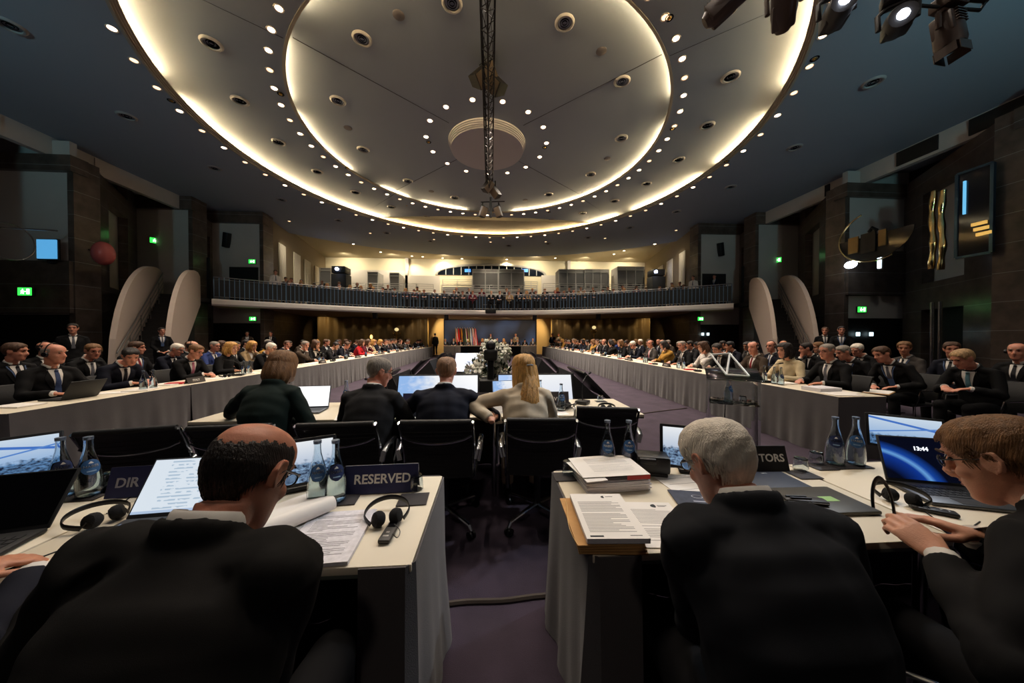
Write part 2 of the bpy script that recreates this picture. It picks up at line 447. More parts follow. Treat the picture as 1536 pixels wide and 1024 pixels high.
# zig-zag side walls: pillar, lintel, pale panel facing the hall's near end, dark oblique wall
PIL = [(12.6, 18.55, 19.35), (14.7, 16.75, 17.55), (14.5, 12.1, 12.85), (14.5, 7.5, 8.25), (14.5, 2.8, 3.5)]   # |x|, y near, y far
def wall_box(mb, x0, y0, x1, y1, z0, z1, t):
    d = V((x1-x0, y1-y0, 0)); L = d.length; a = math.atan2(d.y, d.x)
    mb.box((L/2, t/2, (z0+z1)/2), (L, t, z1-z0), M=TR(x0, y0, 0)@RZ(a))
for s, nm in ((-1, 'left'), (1, 'right')):
    for k, (x, y0, y1) in enumerate(PIL):
        ztop = 8.38 if k < 2 else 7.75
        poly = [(s*x, y0), (s*(x+.2), y0), (s*(x+.5), y1), (s*x, y1)]
        if s < 0: poly.reverse()
        struct('pillar', MB().prism(poly, 0, ztop), M_STONE, smooth=False)
        xo = (15.3, 17.3, 17.2, 17.2, 17.2)[k]
        yp = y0+.04; zl = 7.75 if k < 2 else 7.2
        # pale panel behind the pillar, facing the near end of the hall
        mb = MB(); wall_box(mb, s*(x+.15), yp, s*(xo+.2), yp, 2.25, 8.3, .2 if s > 0 else -.2)
        struct('wall_'+nm, mb, M_PLASTER, smooth=False)
        mb = MB(); wall_box(mb, s*(x+.15), yp+.06, s*(xo+.2), yp+.06, 0, 2.3, .2 if s > 0 else -.2)
        struct('door_%d' % (k+1+(5 if s > 0 else 0)), mb, mat('door_dark', (18,15,14), .5), smooth=False)
        # lintel over the panel
        mb = MB(); mb.box((s*(x+xo)/2+s*.1, yp+.1, (zl+ztop)/2), (xo-x+.3, .5, ztop-zl))
        struct('lintel', mb, M_STONE, smooth=False)
        if k >= 2:    # stone parapet of the box opening
            z0 = 3.2 if s > 0 else 2.3
            z1 = 5.0 if s > 0 else 4.1
            struct('wall_'+nm, MB().box((s*(x+xo)/2+s*.1, yp, (z0+z1)/2), (xo-x+.1, .3, z1-z0)), M_STONE, smooth=False)
        if k == 0:
            struct('door_%d' % (31 if s < 0 else 32), MB().box((s*(x+1.05), yp-.02, 4.4), (1.5, .06, 1.9)), M_BLACK, smooth=False)
        # dark oblique wall to the next pillar
        if k+1 < len(PIL):
            nx, ny0, ny1 = PIL[k+1]
            mb = MB(); a, b = (s*xo, yp), (s*(nx+.2), ny1)
            # three stone piers with two openings
            def seg(u0, u1, z0, z1, t=.3):
                p, q = V(a).lerp(V(b), u0), V(a).lerp(V(b), u1)
                wall_box(mb, p.x, p.y, q.x, q.y, z0, z1, t if s > 0 else -t)
            a = (a[0], a[1], 0); b = (b[0], b[1], 0)
            seg(0, .26, 0, ztop if k else 7.75); seg(.72, 1, 0, 7.75); seg(.26, .72, 6.9, 7.75); seg(.26, .72, 2.5, 3.5)
            struct('wall_'+nm, mb, M_STONE, smooth=False)
            mb = MB(); p, q = V(a).lerp(V(b), .2), V(a).lerp(V(b), .78)
            off = V((s*.55, .25, 0))
            wall_box(mb, p.x+off.x, p.y+off.y, q.x+off.x, q.y+off.y, 3.4, 7.0, .1 if s > 0 else -.1)
            struct('wall_'+nm, mb, M_WHITE if k in (0, 1) else M_PLASTER, smooth=False)
            mb = MB(); wall_box(mb, p.x+off.x, p.y+off.y, q.x+off.x, q.y+off.y, 0, 2.6, .1 if s > 0 else -.1)
            struct('door_%d' % (k+11+(5 if s > 0 else 0)), mb, M_BLACK, smooth=False)
    # clerestory above the lintels
    mb = MB(); mb.box((s*15.3, 7.5, 8.1), (.2, 19, .7))
    struct('wall_'+nm, mb, M_PLASTER, smooth=False)
    for y in (5.2, 8.6, 10.4, 13.4):
        struct('trim_%d' % (20+int(y)+(30 if s > 0 else 0)), MB().box((s*15.18, y, 8.1), (.05, 1.1 if y != 13.4 else .2, .5)), M_BLACK if s > 0 else M_PLASTER, smooth=False)
    # gallery side wall with tall blind panels
    a, b = V((s*12.85, 19.3, 0)), V((s*14.8, GY, 0))
    mb = MB(); wall_box(mb, a.x, a.y, b.x, b.y, 3.3, 8.7, -.25 if s > 0 else .25)
    struct('wall_'+nm, mb, mat('gallery_side', (120,104,78), .7), smooth=False)
    mb = MB(); wall_box(mb, a.x+s*.0, a.y, b.x+s*.0, b.y, 0, 3.3, -.25 if s > 0 else .25)
    struct('wall_'+nm, mb, M_STONE, smooth=False)
    d = (b-a).normalized(); nrm = V((-s*d.y, s*d.x, 0))
    for i, (u0, u1) in enumerate(((1.2, 2.2), (3.4, 4.6), (5.4, 6.6), (7.6, 8.6))):
        mb = MB(); n = 5
        for q in range(n):
            c = a+d*(u0+(u1-u0)*(q+.5)/n)+nrm*.05
            mb.box((0, 0, 5.6), ((u1-u0)/n*.78, .05, 3.4), M=TR(c.x, c.y, 0)@RZ(math.atan2(d.y, d.x)))
        struct('window_%d' % (i+1+(4 if s > 0 else 0)), mb, mat('blind_panel', (206,196,176), .7), smooth=False)

# exit signs
M_GREEN = mat('sign_green', (40,200,60), .4, emit=1.6, ecol=(40,215,60))
M_GREEN2 = mat('sign_white', (220,255,220), .4, emit=2.2, ecol=(225,255,225))
def exit_sign(p, w, facing, label):
    t = thing('exit_sign', label, 'exit sign', p, facing)
    obj('housing', MB().box((0, .035, 0), (w+.04, .06, w*.62+.04), .008), mat('sign_housing', (60,70,62), .5), t)
    obj('lit_face', MB().box((0, 0, 0), (w, .014, w*.62)), M_GREEN, t)
    mb = MB()   # running figure, arrow and doorway
    mb.ball((-.12*w, -.012, .17*w), (.045*w, .006, .045*w), 8, 6)
    mb.tube([(-.14*w,-.012,.10*w), (-.17*w,-.012,-.03*w), (-.24*w,-.012,-.16*w)], .03*w, 5)
    mb.tube([(-.16*w,-.012,-.03*w), (-.07*w,-.012,-.08*w), (-.08*w,-.012,-.19*w)], .028*w, 5)
    mb.tube([(-.25*w,-.012,.02*w), (-.15*w,-.012,.08*w), (-.03*w,-.012,.02*w)], .024*w, 5)
    mb.box((.27*w, -.01, 0), (.2*w, .006, .42*w)); mb.box((.06*w,-.01,0), (.16*w,.006,.05*w))
    obj('pictogram', mb, M_GREEN2, t)
    return t
def sign_at(px, py, Y, w, label):
    p = aty(px, py, Y); return exit_sign(p, w, 0, label)
sign_at(1293, 464, 12.06, .36, 'green exit sign above the doors under the gold rimmed box on the right')
p = aty(37, 437, 11.88); exit_sign(p, .42, 0, 'large green exit sign on the dark wall below the blue screen')
sign_at(378, 392, 18.48, .34, 'green exit sign up beside the balcony doors on the left')
sign_at(379, 478, 18.48, .34, 'green exit sign under the balcony on the left')
sign_at(1051, 478, 18.48, .34, 'green exit sign under the balcony on the right')
p = aty(234, 361, 16.8); exit_sign(p, .4, .9, 'green exit sign seen edge-on above the left staircase')
p = aty(1165, 390, 16.8); exit_sign(p, .4, -.9, 'green exit sign seen edge-on above the right staircase')

# ---- the two staircases
M_STEP = mat('stair_tread', (30,27,27), .6); M_STRING = mat('stair_side', (190,172,158), .8)
def staircase(s, label):
    B, T, zt = V((s*11.75, 11.5, 0)), V((s*14.35, 15.6, 0)), 3.4
    t = thing('staircase', label, 'staircase', B, math.atan2(T.y-B.y, T.x-B.x))
    L = (T-B).length; n = 20; w = 1.05
    mb = MB()
    for i in range(n):
        mb.box((L*(i+.5)/n, 0, zt*(i+1)/n/2), (L/n+.002, w, zt*(i+1)/n))
    obj('steps', mb, M_STEP, t, smooth=False)
    mb = MB()
    for i in range(n): mb.box((L*i/n+.015, 0, zt*(i+1)/n-.012), (.03, w-.05, .03))
    obj('step_edge', mb, mat('stair_nosing', (70,62,58), .5), t, smooth=False)
    for q in (-1, 1):
        top = []; m = 22; z1 = 4.5
        for i in range(m+1):
            u = i/m; top.append((-.3+(L+.2)*u, z1*math.sqrt(max(0, 1-(1-u)**2.2))))
        top.append((L+.35, z1-.12)); top.append((L+.4, z1-.5))
        bot = [(L+.4, zt-.35), (.35, 0)]
        poly = top+bot
        lo = [(p[0], q*(w/2+.02), max(p[1], 0)) for p in poly]; hi = [(p[0], q*(w/2+.16), max(p[1], 0)) for p in poly]
        if q < 0: lo, hi = hi, lo
        obj('side_wall', MB().hull(lo, hi), M_STRING, t, smooth=False)
        mb = MB(); off = q*(w/2-.07)
        for h in (.95, .72, .5, .28): mb.tube([(-.35, off, h), (L*.98, off, zt+h)], .022 if h > .9 else .012, 8)
        for i in range(5): x = -.3+L*i/4.4; mb.cyl((x, off, max(0, zt*x/L)), (x, off, zt*max(x, -.35)/L+.95), .014, seg=8)
        obj('handrail', mb, M_STEEL, t)
    struct('door_%d' % (21 if s < 0 else 22), MB().box((T.x+s*.9, T.y+1.95, 4.5), (1.3, .1, 2.2)), M_BLACK, smooth=False)
    struct('floor', MB().box((T.x+s*1.0, T.y+1.05, 3.3), (2.6, 2.0, .2)), M_STEP, smooth=False)
staircase(-1, 'dark staircase with pale curved side walls at the left wall')
staircase(1, 'dark staircase with pale curved side walls at the right wall')

# ---- the gallery: curved deck, white front edge, railing
DECK = 3.4; RB = 21.8
A0, A1 = -39.6, 38.8
def bal(a, r=RB):                    # a in degrees from the hall axis
    return V((r*sin(math.radians(a)), r*cos(math.radians(a)), 0))
def bal_r(a):                        # the front edge flattens out towards its ends
    e = max(0, (abs(a)-31)/8.6); return RB-1.0*e*e*(3-2*e)*.0+0.9*max(0, 1-abs(a)/31)
NB = 72
front = [bal(A0+(A1-A0)*i/NB, bal_r(A0+(A1-A0)*i/NB)) for i in range(NB+1)]
mb = MB(); poly = [(p.x, p.y) for p in front]+[(15.6, 19.6), (15.6, GY), (-15.6, GY), (-15.6, 19.6)]
poly.reverse(); mb.prism(poly, DECK-.34, DECK-.04)
struct('floor', mb, mat('gallery_soffit', (164,140,104), .8), smooth=False)
mb = MB()
ring = [(p.x, p.y) for p in front]
n = len(front)
prof = [(0, 0), (-.10, 0), (-.16, .08), (-.16, .26), (-.10, .34), (0, .34)]
vs = []
for p in front:
    d = p.normalized()
    for (r, z) in prof: q = p+d*r; vs.append((q.x, q.y, DECK-.36+z))
m = len(prof); fs = [(i*m+k, i*m+(k+1) % m, (i+1)*m+(k+1) % m, (i+1)*m+k) for i in range(n-1) for k in range(m)]
fs += [tuple(range(m)), tuple((n-1)*m+k for k in range(m-1, -1, -1))]
mb._add(vs, fs)
struct('trim_60', mb, mat('gallery_edge', (236,230,222), .55), ang=30)
M_BALUSTER = mat('baluster_steel', (84,106,130), .3, .9)
def railing(a0, a1, label, posts):
    t = thing('gallery_railing', label, 'railing')
    N = posts
    pts = [bal(a0+(a1-a0)*i/N, bal_r(a0+(a1-a0)*i/N)-.04) for i in range(N+1)]
    up = lambda z: [V((p.x, p.y, DECK+z)) for p in pts]
    obj('handrail', MB().tube(up(1.08), .03, 8), M_STEEL, t)
    mb = MB(); mb.tube(up(.1), .012, 6); mb.tube(up(.98), .01, 6); obj('rail', mb, M_STEEL, t)
    for p in pts[::1]:
        obj('baluster', MB().box((0, 0, .54), (.035, .05, 1.08), M=RZ(-math.atan2(p.x, p.y))), M_BALUSTER, t, loc=(p.x, p.y, DECK-.02), smooth=False)
    mb = MB()
    for i in range(N):
        a, b = up(.1)[i], up(.1)[i+1]
        mb.hull([a, b, b+V((0,.01,0)), a+V((0,.01,0))], [a+V((0,0,.86)), b+V((0,0,.86)), b+V((0,.01,.86)), a+V((0,.01,.86))])
    obj('infill_panel', mb, mat('rail_infill', (7,9,14), .4), t, smooth=False)
for i in range(10):
    q0 = A0+.2+(A1-A0-.4)*i/10; railing(q0+.03, q0+(A1-A0-.4)/10-.03, 'curved steel gallery railing section, %s from the left' % nth(i), 15)
# black box hung at the middle of the gallery edge, small speakers below it
p = aty(736, 462, 22.3)
tag(obj('projector_box', MB().box((0,0,0), (.74,.35,.3), .03), M_BLACKP, loc=(p.x, 22.28, DECK-.1)), 'black box hung on the middle of the white gallery edge', 'projector')
for px in (563, 670, 802, 897):
    a = math.degrees(math.atan2(px-768, FPX))+3.85; q = bal(a, bal_r(a)+.25)
    tag(obj('hanging_speaker', MB().box((0,0,0), (.28,.24,.42), .02, M=RX(.2)), M_BLACKP, loc=(q.x, q.y, DECK-.52)), 'small black speaker under the gallery edge, %s from the left' % nth([563,670,802,897].index(px)), 'speaker')

# ---- gallery back wall: arched window, wall joints, low white walls
M_GLASSN = mat('night_glass', (20,26,34), .08)
p0, p1, pt = aty(655, 412, GY-.05), aty(818, 414, GY-.05), aty(736, 397, GY-.05)
t = thing('arched_window', 'low arched night window in the gallery back wall', 'window')
t['kind'] = 'structure'
W = (p1.x-p0.x)/2; cxw = (p0.x+p1.x)/2; hh = pt.z-p0.z
arc = [(cxw-W*cos(PI*i/24), p0.z+hh*sin(PI*i/24)**.8) for i in range(25)]
mb = MB(); mb.hull([(x, GY-.06, z) for x, z in arc], [(x, GY-.02, z) for x, z in arc]); obj('pane', mb, M_GLASSN, t, smooth=False)
mb = MB().tube([(x, GY-.08, z) for x, z in arc], .10, 6)
for i in range(-6, 7):
    x = cxw+W*i/7.2; zt = p0.z+hh*sin(math.acos(max(-1, min(1, -(x-cxw)/W))))**.8
    mb.box((x, GY-.09, (p0.z+zt)/2), (.07, .05, zt-p0.z))
obj('frame', mb, mat('window_frame', (170,166,158), .5), t)
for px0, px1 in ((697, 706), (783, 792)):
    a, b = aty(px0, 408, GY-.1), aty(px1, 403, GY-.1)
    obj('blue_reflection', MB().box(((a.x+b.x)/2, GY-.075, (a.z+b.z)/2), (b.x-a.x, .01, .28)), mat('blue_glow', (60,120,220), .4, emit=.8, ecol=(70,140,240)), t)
for px in (611, 853):
    p = aty(px, 400, GY-.1); struct('pillar', MB().box((p.x, GY-.1, 6.3), (.3, .3, 5)), M_PLASTER, smooth=False)
for i, (x0, x1, yt) in enumerate(((469, 612, 404), (608, 660, 413), (812, 850, 413), (985, 1010, 405))):
    a, b = aty(x0, yt, GY-.5), aty(x1, yt, GY-.5)
    struct('wall_back', MB().box(((a.x+b.x)/2, GY-.5, (DECK+a.z)/2), (b.x-a.x, .2, a.z-DECK)), M_WHITE, smooth=False)

# ---- interpreter booths
M_BOOTH = mat('booth_grey', (150,146,140), .7); M_BOOTHF = mat('booth_frame', (176,172,166), .4, .5); M_BGL = mat('booth_glass', (104,102,100), .25); M_BLOW = mat('booth_low', (112,110,108), .7)
def booth(x0, x1, yt, yb, Y, cells, label):
    a, b = aty(x0, yt, Y), aty(x1, yb, Y)
    t = thing('interpreter_booth', label, 'booth', ((a.x+b.x)/2, Y, DECK), 0)
    w = b.x-a.x; h = a.z-DECK; zb = max(.1, b.z-DECK); dp = 1.3
    obj('shell', MB().box((0, dp/2+.05, h/2), (w, dp, h), .01), M_BOOTH, t, smooth=False)
    obj('base_panel', MB().box((0, -.005, (zb+h)*.5*.62), (w, .05, (zb+h)*.5*1.1)), M_BLOW, t, smooth=False)
    cw = w/cells
    for i in range(cells):
        x = -w/2+cw*(i+.5)
        f = obj('window', MB().box((x, -.02, h*.74), (cw*.86, .05, h*.36)), M_BGL, t, smooth=False)
        obj('monitor', MB().box((x-.1*cw, -.06, h*.62), (cw*.4, .04, .2), .01), M_BLACK, f)
    mb = MB()
    for i in range(cells+1): mb.box((-w/2+cw*i, -.05, h/2), (.05, .06, h))
    for z in (h*.54, h*.94, h): mb.box((0, -.05, z), (w, .05, .045))
    obj('frame', mb, M_BOOTHF, t, smooth=False)
    return t
booth(709, 747, 404, 434, 27.2, 2, 'grey interpreter booth before the arched window, left half')
booth(748, 786, 404, 434, 27.2, 2, 'grey interpreter booth before the arched window, right half')
booth(838, 876, 404, 436, 26.4, 3, 'grey interpreter booth with three windows right of the arched window')
booth(877, 913, 404, 436, 26.2, 3, 'grey interpreter booth with three windows nearer the right projector')
booth(926, 966, 400, 436, 25.4, 3, 'pale interpreter booth standing alone beside the right projector')
booth(480, 497, 402, 434, 25.2, 1, 'narrow pale booth beside the left projector on the gallery')
booth(552, 567, 408, 426, 27.5, 1, 'small grey cabinet booth at the gallery back wall, left part')
booth(585, 599, 410, 426, 27.8, 1, 'small grey cabinet booth at the gallery back wall near the pillar')
# projectors
M_PLENS = mat('projector_lens', (200,215,255), .3, emit=14., ecol=(190,205,255))
def big_projector(px, py, Y, s, label):
    p = aty(px, py, Y); t = thing('large_projector', label, 'projector', (p.x, p.y, DECK), 0)
    h = p.z-DECK
    obj('stand', MB().box((0,0,(h-.3)/2), (1.05,.9,h-.3), .03), M_BLACK, t)
    obj('body', MB().box((0,0,h), (.95,1.0,.5), .06), M_BLACKP, t)
    obj('lens', MB().cyl((s*.3,-.62,h+.02), (s*.3,-.5,h+.02), .10, seg=16), M_PLENS, t)
big_projector(512, 406, 24.0, -.2, 'black projector with a lit lens on the left of the gallery')
big_projector(984, 410, 24.0, -1, 'black projector with a lit lens on the right of the gallery')
# tiered rails on the gallery
def tier_rail(x0, x1, yt, Y, label):
    a, b = aty(x0, yt, Y), aty(x1, yt, Y); h = a.z-DECK
    t = thing('tier_railing', label, 'railing', (a.x, Y, DECK), 0); w = b.x-a.x
    mb = MB()
    for q in range(4): mb.tube([(0,0,h-.16*q), (w,0,h-.16*q)], .022, 6)
    obj('rail', mb, M_BOOTHF, t)
    n = max(2, int(w/1.2))
    mb = MB()
    for i in range(n+1): mb.cyl((w*i/n,0,0), (w*i/n,0,h), .022, seg=6)
    obj('post', mb, M_BOOTHF, t)
    obj('panel', MB().box((w/2,.1,(h-.6)/2), (w,.06,h-.6)), M_BOOTHF, t, smooth=False)
tier_rail(470, 650, 424, 24.6, 'steel tier railing of the gallery on the left')
tier_rail(662, 805, 427, 25.0, 'steel tier railing of the gallery before the middle booths')
tier_rail(664, 708, 419, 26.4, 'raised steel tier railing of the gallery beside the middle booths, left')
tier_rail(787, 806, 422, 26.2, 'raised steel tier railing of the gallery beside the middle booths, right')
tier_rail(815, 985, 425, 24.4, 'steel tier railing of the gallery on the right')
# gallery ceiling lights
M_LAMPG = mat('gallery_lamp', (255,236,200), .5, emit=16., ecol=(255,232,190))
for i, (px, py) in enumerate([(530,366),(571,378),(618,384),(634,385),(664,387),(672,381),(688,381),(693,388),(760,389),(833,387),(891,378),(892,373),(921,381),(982,366),(936,376)]):
    p = atz(px, py, 8.645 if i not in (0, 13) else 8.395)
    t = thing('gallery_downlight', 'added round downlight lighting the gallery booth fronts', 'ceiling light', p, 0, 'downlights over the gallery')
    obj('trim_ring', MB().lathe([(.07,0),(.1,-.015),(.105,0),(.07,.02)], 14, close=True), M_RIM, t)
    obj('lamp', MB().lathe([(.001,-.004),(.07,-.004),(.07,.01),(.001,.01)], 14, close=True), M_LAMPG, t)
    if i % 2 == 0: spot((p.x, p.y, p.z-.05), 150, 140, .7, (1., .86, .62))
for i, x in enumerate((-12.5, -8.5, -4, 4, 8.5, 12.5)):
    spot((x, 27.6, 8.5), 200, 150, .9, (1., .88, .66), tgt=(x, GY, 6.6), name='wall_washer')

for i, x in enumerate((-12, -8, -4, 0, 4, 8, 12)):  # further row of downlights, added to brighten the booth fronts
    y = math.sqrt(23.2**2-x*x)
    t = thing('gallery_downlight', 'added round downlight lighting the gallery booth fronts', 'ceiling light', (x, y, 8.395), 0, 'downlights over the gallery')
    obj('trim_ring', MB().lathe([(.07,0),(.1,-.015),(.105,0),(.07,.02)], 14, close=True), M_RIM, t)
    obj('lamp', MB().lathe([(.001,-.004),(.07,-.004),(.07,.01),(.001,.01)], 14, close=True), M_LAMPD, t)
    spot((x, y, 8.34), 190, 70, .8, (1., .88, .68), tgt=(x*1.08, y+4.0, 4.6))
# ---- under the gallery: curtains, wing panels, dark blue screen, flags
CYW = 27.2
def curtain(x0, x1, y0, y1, lab, seed):
    rnd = random.Random(seed); n = int(abs(x1-x0)/.045); ph = 0
    us = []
    for i in range(n+1):
        ph += rnd.uniform(.35, .62); us.append(sin(ph)*.09+sin(ph*.31)*.05)
    def fn(u, v):
        i = min(n, int(round(u*n))); x = x0+(x1-x0)*u; y = y0+(y1-y0)*u
        return (V((x, y-us[i]*(1-.25*v), .02+(DECK-.42)*v)), V((0,-1,0)))
    tag(obj('stage_curtain', MB().slab(fn, n+1, 5, .012), mat('gold_curtain', (74,57,30), .62, bump=.2, bscale=8, stretch=(6,6,.4), sheen=.3), ang=60), lab, 'curtain')
curtain(-12.9, -5.3, 24.6, CYW, 'dark gold pleated curtain under the left half of the gallery', 3)
curtain(5.0, 12.7, CYW, 24.6, 'dark gold pleated curtain under the right half of the gallery', 4)
M_WING = mat('wing_panel', (226,186,112), .7)
for s, x0, x1, lab in ((-1, 655, 664, 'tall pale yellow wing panel left of the blue screen'), (1, 805, 815, 'tall pale yellow wing panel right of the blue screen')):
    a = aty(x0, 506, CYW); b = aty(x1, 506, CYW)
    o = a if s > 0 else b
    q = V((o.x+s*1.0, CYW-1.3, 0))
    mb = MB(); wall_box(mb, o.x, CYW, q.x, q.y, .02, DECK-.36, .12)
    t = tag(obj('wing_panel', mb, M_WING, smooth=False), lab, 'panel')
SX0, SX1 = aty(667, 506, 29.0).x, aty(803, 506, 29.0).x
def screen_mat():
    m = mat('backdrop_blue', (10,14,40), .6)
    nt = m.node_tree; N = nt.nodes; L = nt.links; b = N['Principled BSDF']
    tc = N.new('ShaderNodeTexCoord'); n = N.new('ShaderNodeTexNoise'); n.inputs['Scale'].default_value = .45; n.inputs['Detail'].default_value = 1
    L.new(tc.outputs['Object'], n.inputs['Vector']); r = N.new('ShaderNodeValToRGB')
    r.color_ramp.elements[0].position = .42; r.color_ramp.elements[0].color = (*lin((8,10,26)), 1)
    r.color_ramp.elements[1].position = .75; r.color_ramp.elements[1].color = (*lin((58,80,120)), 1)
    L.new(n.outputs['Fac'], r.inputs['Fac']); L.new(r.outputs['Color'], b.inputs['Base Color'])
    L.new(r.outputs['Color'], b.inputs['Emission Color']); b.inputs['Emission Strength'].default_value = .12
    return m
t = thing('backdrop_screen', 'wide dark blue screen behind the far head table', 'screen', (0, 29.0, 0))
obj('image_area', MB().box(((SX0+SX1)/2, 0, 1.55), (SX1-SX0, .08, 2.9)), screen_mat(), t, smooth=False)
obj('surround', MB().box(((SX0+SX1)/2, .06, 1.6), (SX1-SX0+1.2, .06, 3.1)), M_BLACK, t, smooth=False)
FLAGC = [((214,196,150),(200,40,36),(240,240,235)), ((200,30,30),(220,40,40),(190,30,30)), ((30,30,30),(200,30,30),(235,190,40)), ((36,40,60),(70,70,60),(30,36,50)), ((60,110,70),(230,230,225),(190,40,40)), ((30,60,120),(200,180,60),(40,60,110)), ((235,235,230),(235,235,230),(60,90,160)), ((230,225,220),(205,36,40),(230,225,220)), ((200,34,38),(226,222,216),(204,34,38))]
for i, cs in enumerate(FLAGC):
    p = aty(683+i*3.6, 506, 28.5)
    t = thing('flag', 'upright flag on a pole behind the far head table, %s from the left' % nth(i), 'flag', (p.x, 28.5, 0), 0, 'flags behind the head table')
    obj('pole', MB().cyl((0,0,0), (0,0,2.35), .02, seg=8), M_BRASS, t)
    mb = MB()
    def fn(u, v, k=i): return (V((.03+.30*u*(.3+.7*(1-v)), .06*sin(u*11+k+v*3), .75+1.5*v)), V((0,-1,0)))
    for b3 in range(3):
        g = MB(); mb.cur = b3
        mb.slab(lambda u, v, b3=b3: fn((b3+u)/3, v), 5, 6, .006)
    mb.cur = 0
    obj('cloth', mb, [mat('flag_%d_%d_%d' % c, c, .8) for c in cs], t)
# small warm lights under the gallery
M_GL = mat('soffit_lamp', (255,206,120), .5, emit=7., ecol=(255,200,110))
k = 0
for s in (-1, 1):
    for i in range(9):
        x = s*(5.6+i*.82); y = CYW-.42-(i/8)*2.5
        t = thing('soffit_light', 'small warm downlight before the %s gold curtain, %s from the blue screen' % ('left' if s < 0 else 'right', nth(i)), 'ceiling light', (x, y, DECK-.345), 0, 'small downlights washing the curtains')
        obj('trim_ring', MB().lathe([(.045,0),(.062,-.012),(.066,0),(.045,.01)], 12, close=True), M_RIM, t)
        obj('lamp', MB().lathe([(.001,-.003),(.045,-.003),(.045,.006),(.001,.006)], 12, close=True), M_GL, t)
        spot((x, y, DECK-.37), 13, 64, .5, (1., .74, .36), tgt=(x+s*.02, y+.30, 0))
for s in (-1, 1):
    spot((s*6.1, 25.0, DECK-.4), 60, 90, .6, (1., .76, .42), tgt=(s*5.4, 27, 1.4), name='wing_washer')
    spot((s*12.2, 23.6, DECK-.4), 60, 90, .6, (1., .70, .28), tgt=(s*12.6, 25.4, 1.6), name='wing_washer')
for x in (-3.4, -1.2, 1.2, 3.4):
    spot((x, 25.4, DECK-.4), 110, 110, .8, (1., .80, .58), tgt=(x, 28.0, .9), name='head_table_light')

# ---- hung objects on the side walls
M_PINK = mat('pink_gloss', (196,98,92), .25)
p = atx(155, 380, -13.9)
t = thing('pink_lamp', 'glossy pink egg shaped lamp in front of the dark left wall', 'lamp', p)
obj('shade', MB().ball((0,0,0), (.29,.29,.42), 24, 16), M_PINK, t)
obj('bracket', MB().tube([(-.25,0,.1), (-.6,.1,.15)], .025, 8), M_BLACK, t)
for px, py, X, s, lab in ((340, 360, -14.6, -1, 'black loudspeaker on the pale wall beside the left end of the gallery'), (1081, 374, 14.6, 1, 'black loudspeaker on the pale wall beside the right end of the gallery')):
    p = aty(px, py, 18.45)
    t = thing('wall_speaker', lab, 'speaker', p)
    obj('cabinet', MB().box((0,0,0), (.26,.3,.8), .03, M=RY(-s*.22)@RX(.15)), M_BLACKP, t)
    obj('bracket', MB().box((s*.12,.2,0), (.08,.25,.14), .01), M_BLACK, t)
# blue screen in the left opening, with a rail
a, b = aty(56, 359, 11.8), aty(85, 388, 11.8)
t = thing('blue_screen', 'bright blue screen in the left wall opening beside the pillar', 'screen', ((a+b)/2), 0)
M_BSCR = mat('screen_blue', (70,150,210), .3, emit=.45, ecol=(90,170,225))
obj('panel', MB().box((0,0,0), (abs(a.x-b.x), .05, abs(a.z-b.z))), M_BSCR, t, smooth=False)
obj('casing', MB().box((0,.05,0), (abs(a.x-b.x)+.08, .06, abs(a.z-b.z)+.08), .01), M_BLACKP, t)
obj('bracket', MB().box((0,.12,-.2), (.2,.1,.5)), M_BLACKP, t)
p, q = atx(0, 341, -14.6), atx(86, 346, -14.6)
t = thing('wall_opening_rail', 'thin curved steel rail across the left wall opening', 'rail', (0,0,0))
obj('bar', MB().tube([p, (p+q)/2, q], .025, 8), M_STEEL, t)
c = atx(14, 362, -14.6); obj('hoop', MB().tube([(c.x, c.y+.55*cos(u), c.z+.55*sin(u)) for u in [2*PI*i/24 for i in range(24)]], .02, 8, closed=True), M_STEEL, t)
# right: round mirror rail, wavy chrome tubes, glazed opening
c = atx(1312, 352, 14.2)
t = thing('rounded_wall_box', 'curved box with a thin golden rim and dark panels on the right wall', 'balcony box', c, 0)
R0 = .95
obj('rim', MB().tube([(0, -R0*1.25*cos(u), R0*sin(u)) for u in [PI*.62+PI*1.02*i/40 for i in range(41)]], .03, 8), mat('gold_rim', (226,200,140), .2, .9), t)
M_MIR = mat('mirror_face', (120,122,126), .05, 1.)
obj('mirror_glass', MB().prism([(R0*1.2*cos(PI+PI*i/24), R0*.95*sin(PI+PI*i/24)) for i in range(25)], -.05, -.02, M=RZ(PI/2)@RX(PI/2)), mat('balcony_glass', (34,37,40), .08), t, smooth=False)
obj('gilt_panel', MB().box((-.08,-.30,-.20), (.05,.22,.58)), mat('gilt_panel', (128,108,72), .35, .6), t, smooth=False)
mb = MB(); mb.box((-.08,.62,-.22), (.05,.34,.62)); obj('gilt_panel', mb, mat('gilt_panel', (128,108,72), .35, .6), t, smooth=False)
mb = MB(); mb.box((-.09,.12,-.26), (.06,.46,.74)); mb.tube([(-.1,.1,.12),(-.1,.0,.26),(-.1,-.14,.12)], .06, 8); obj('dark_cabinet', mb, M_BLACKP, t, smooth=False)
p = atx(1276, 397, 14.15)
t = thing('wall_lamp', 'bright white lamp below the gold rimmed box on the right wall', 'lamp', p)
obj('bulb', MB().ball((0,0,0), (.1,.22,.14), 14, 10), mat('white_lamp', (230,245,255), .3, emit=6., ecol=(225,240,255)), t)
obj('holder', MB().box((.12,0,.05), (.12,.2,.1), .02), M_STEEL, t)
p = atx(1319, 387, 14.4)
t = thing('lit_strip', 'narrow glowing white strip beside the dark cabinet of the gold rimmed box', 'lamp', p)
obj('diffuser', MB().box((0,0,0), (.06,.08,.75)), mat('white_lamp2', (215,235,250), .3, emit=2.5, ecol=(215,235,250)), t)
obj('housing', MB().box((.05,0,0), (.05,.14,.85), .01), M_STEEL, t)
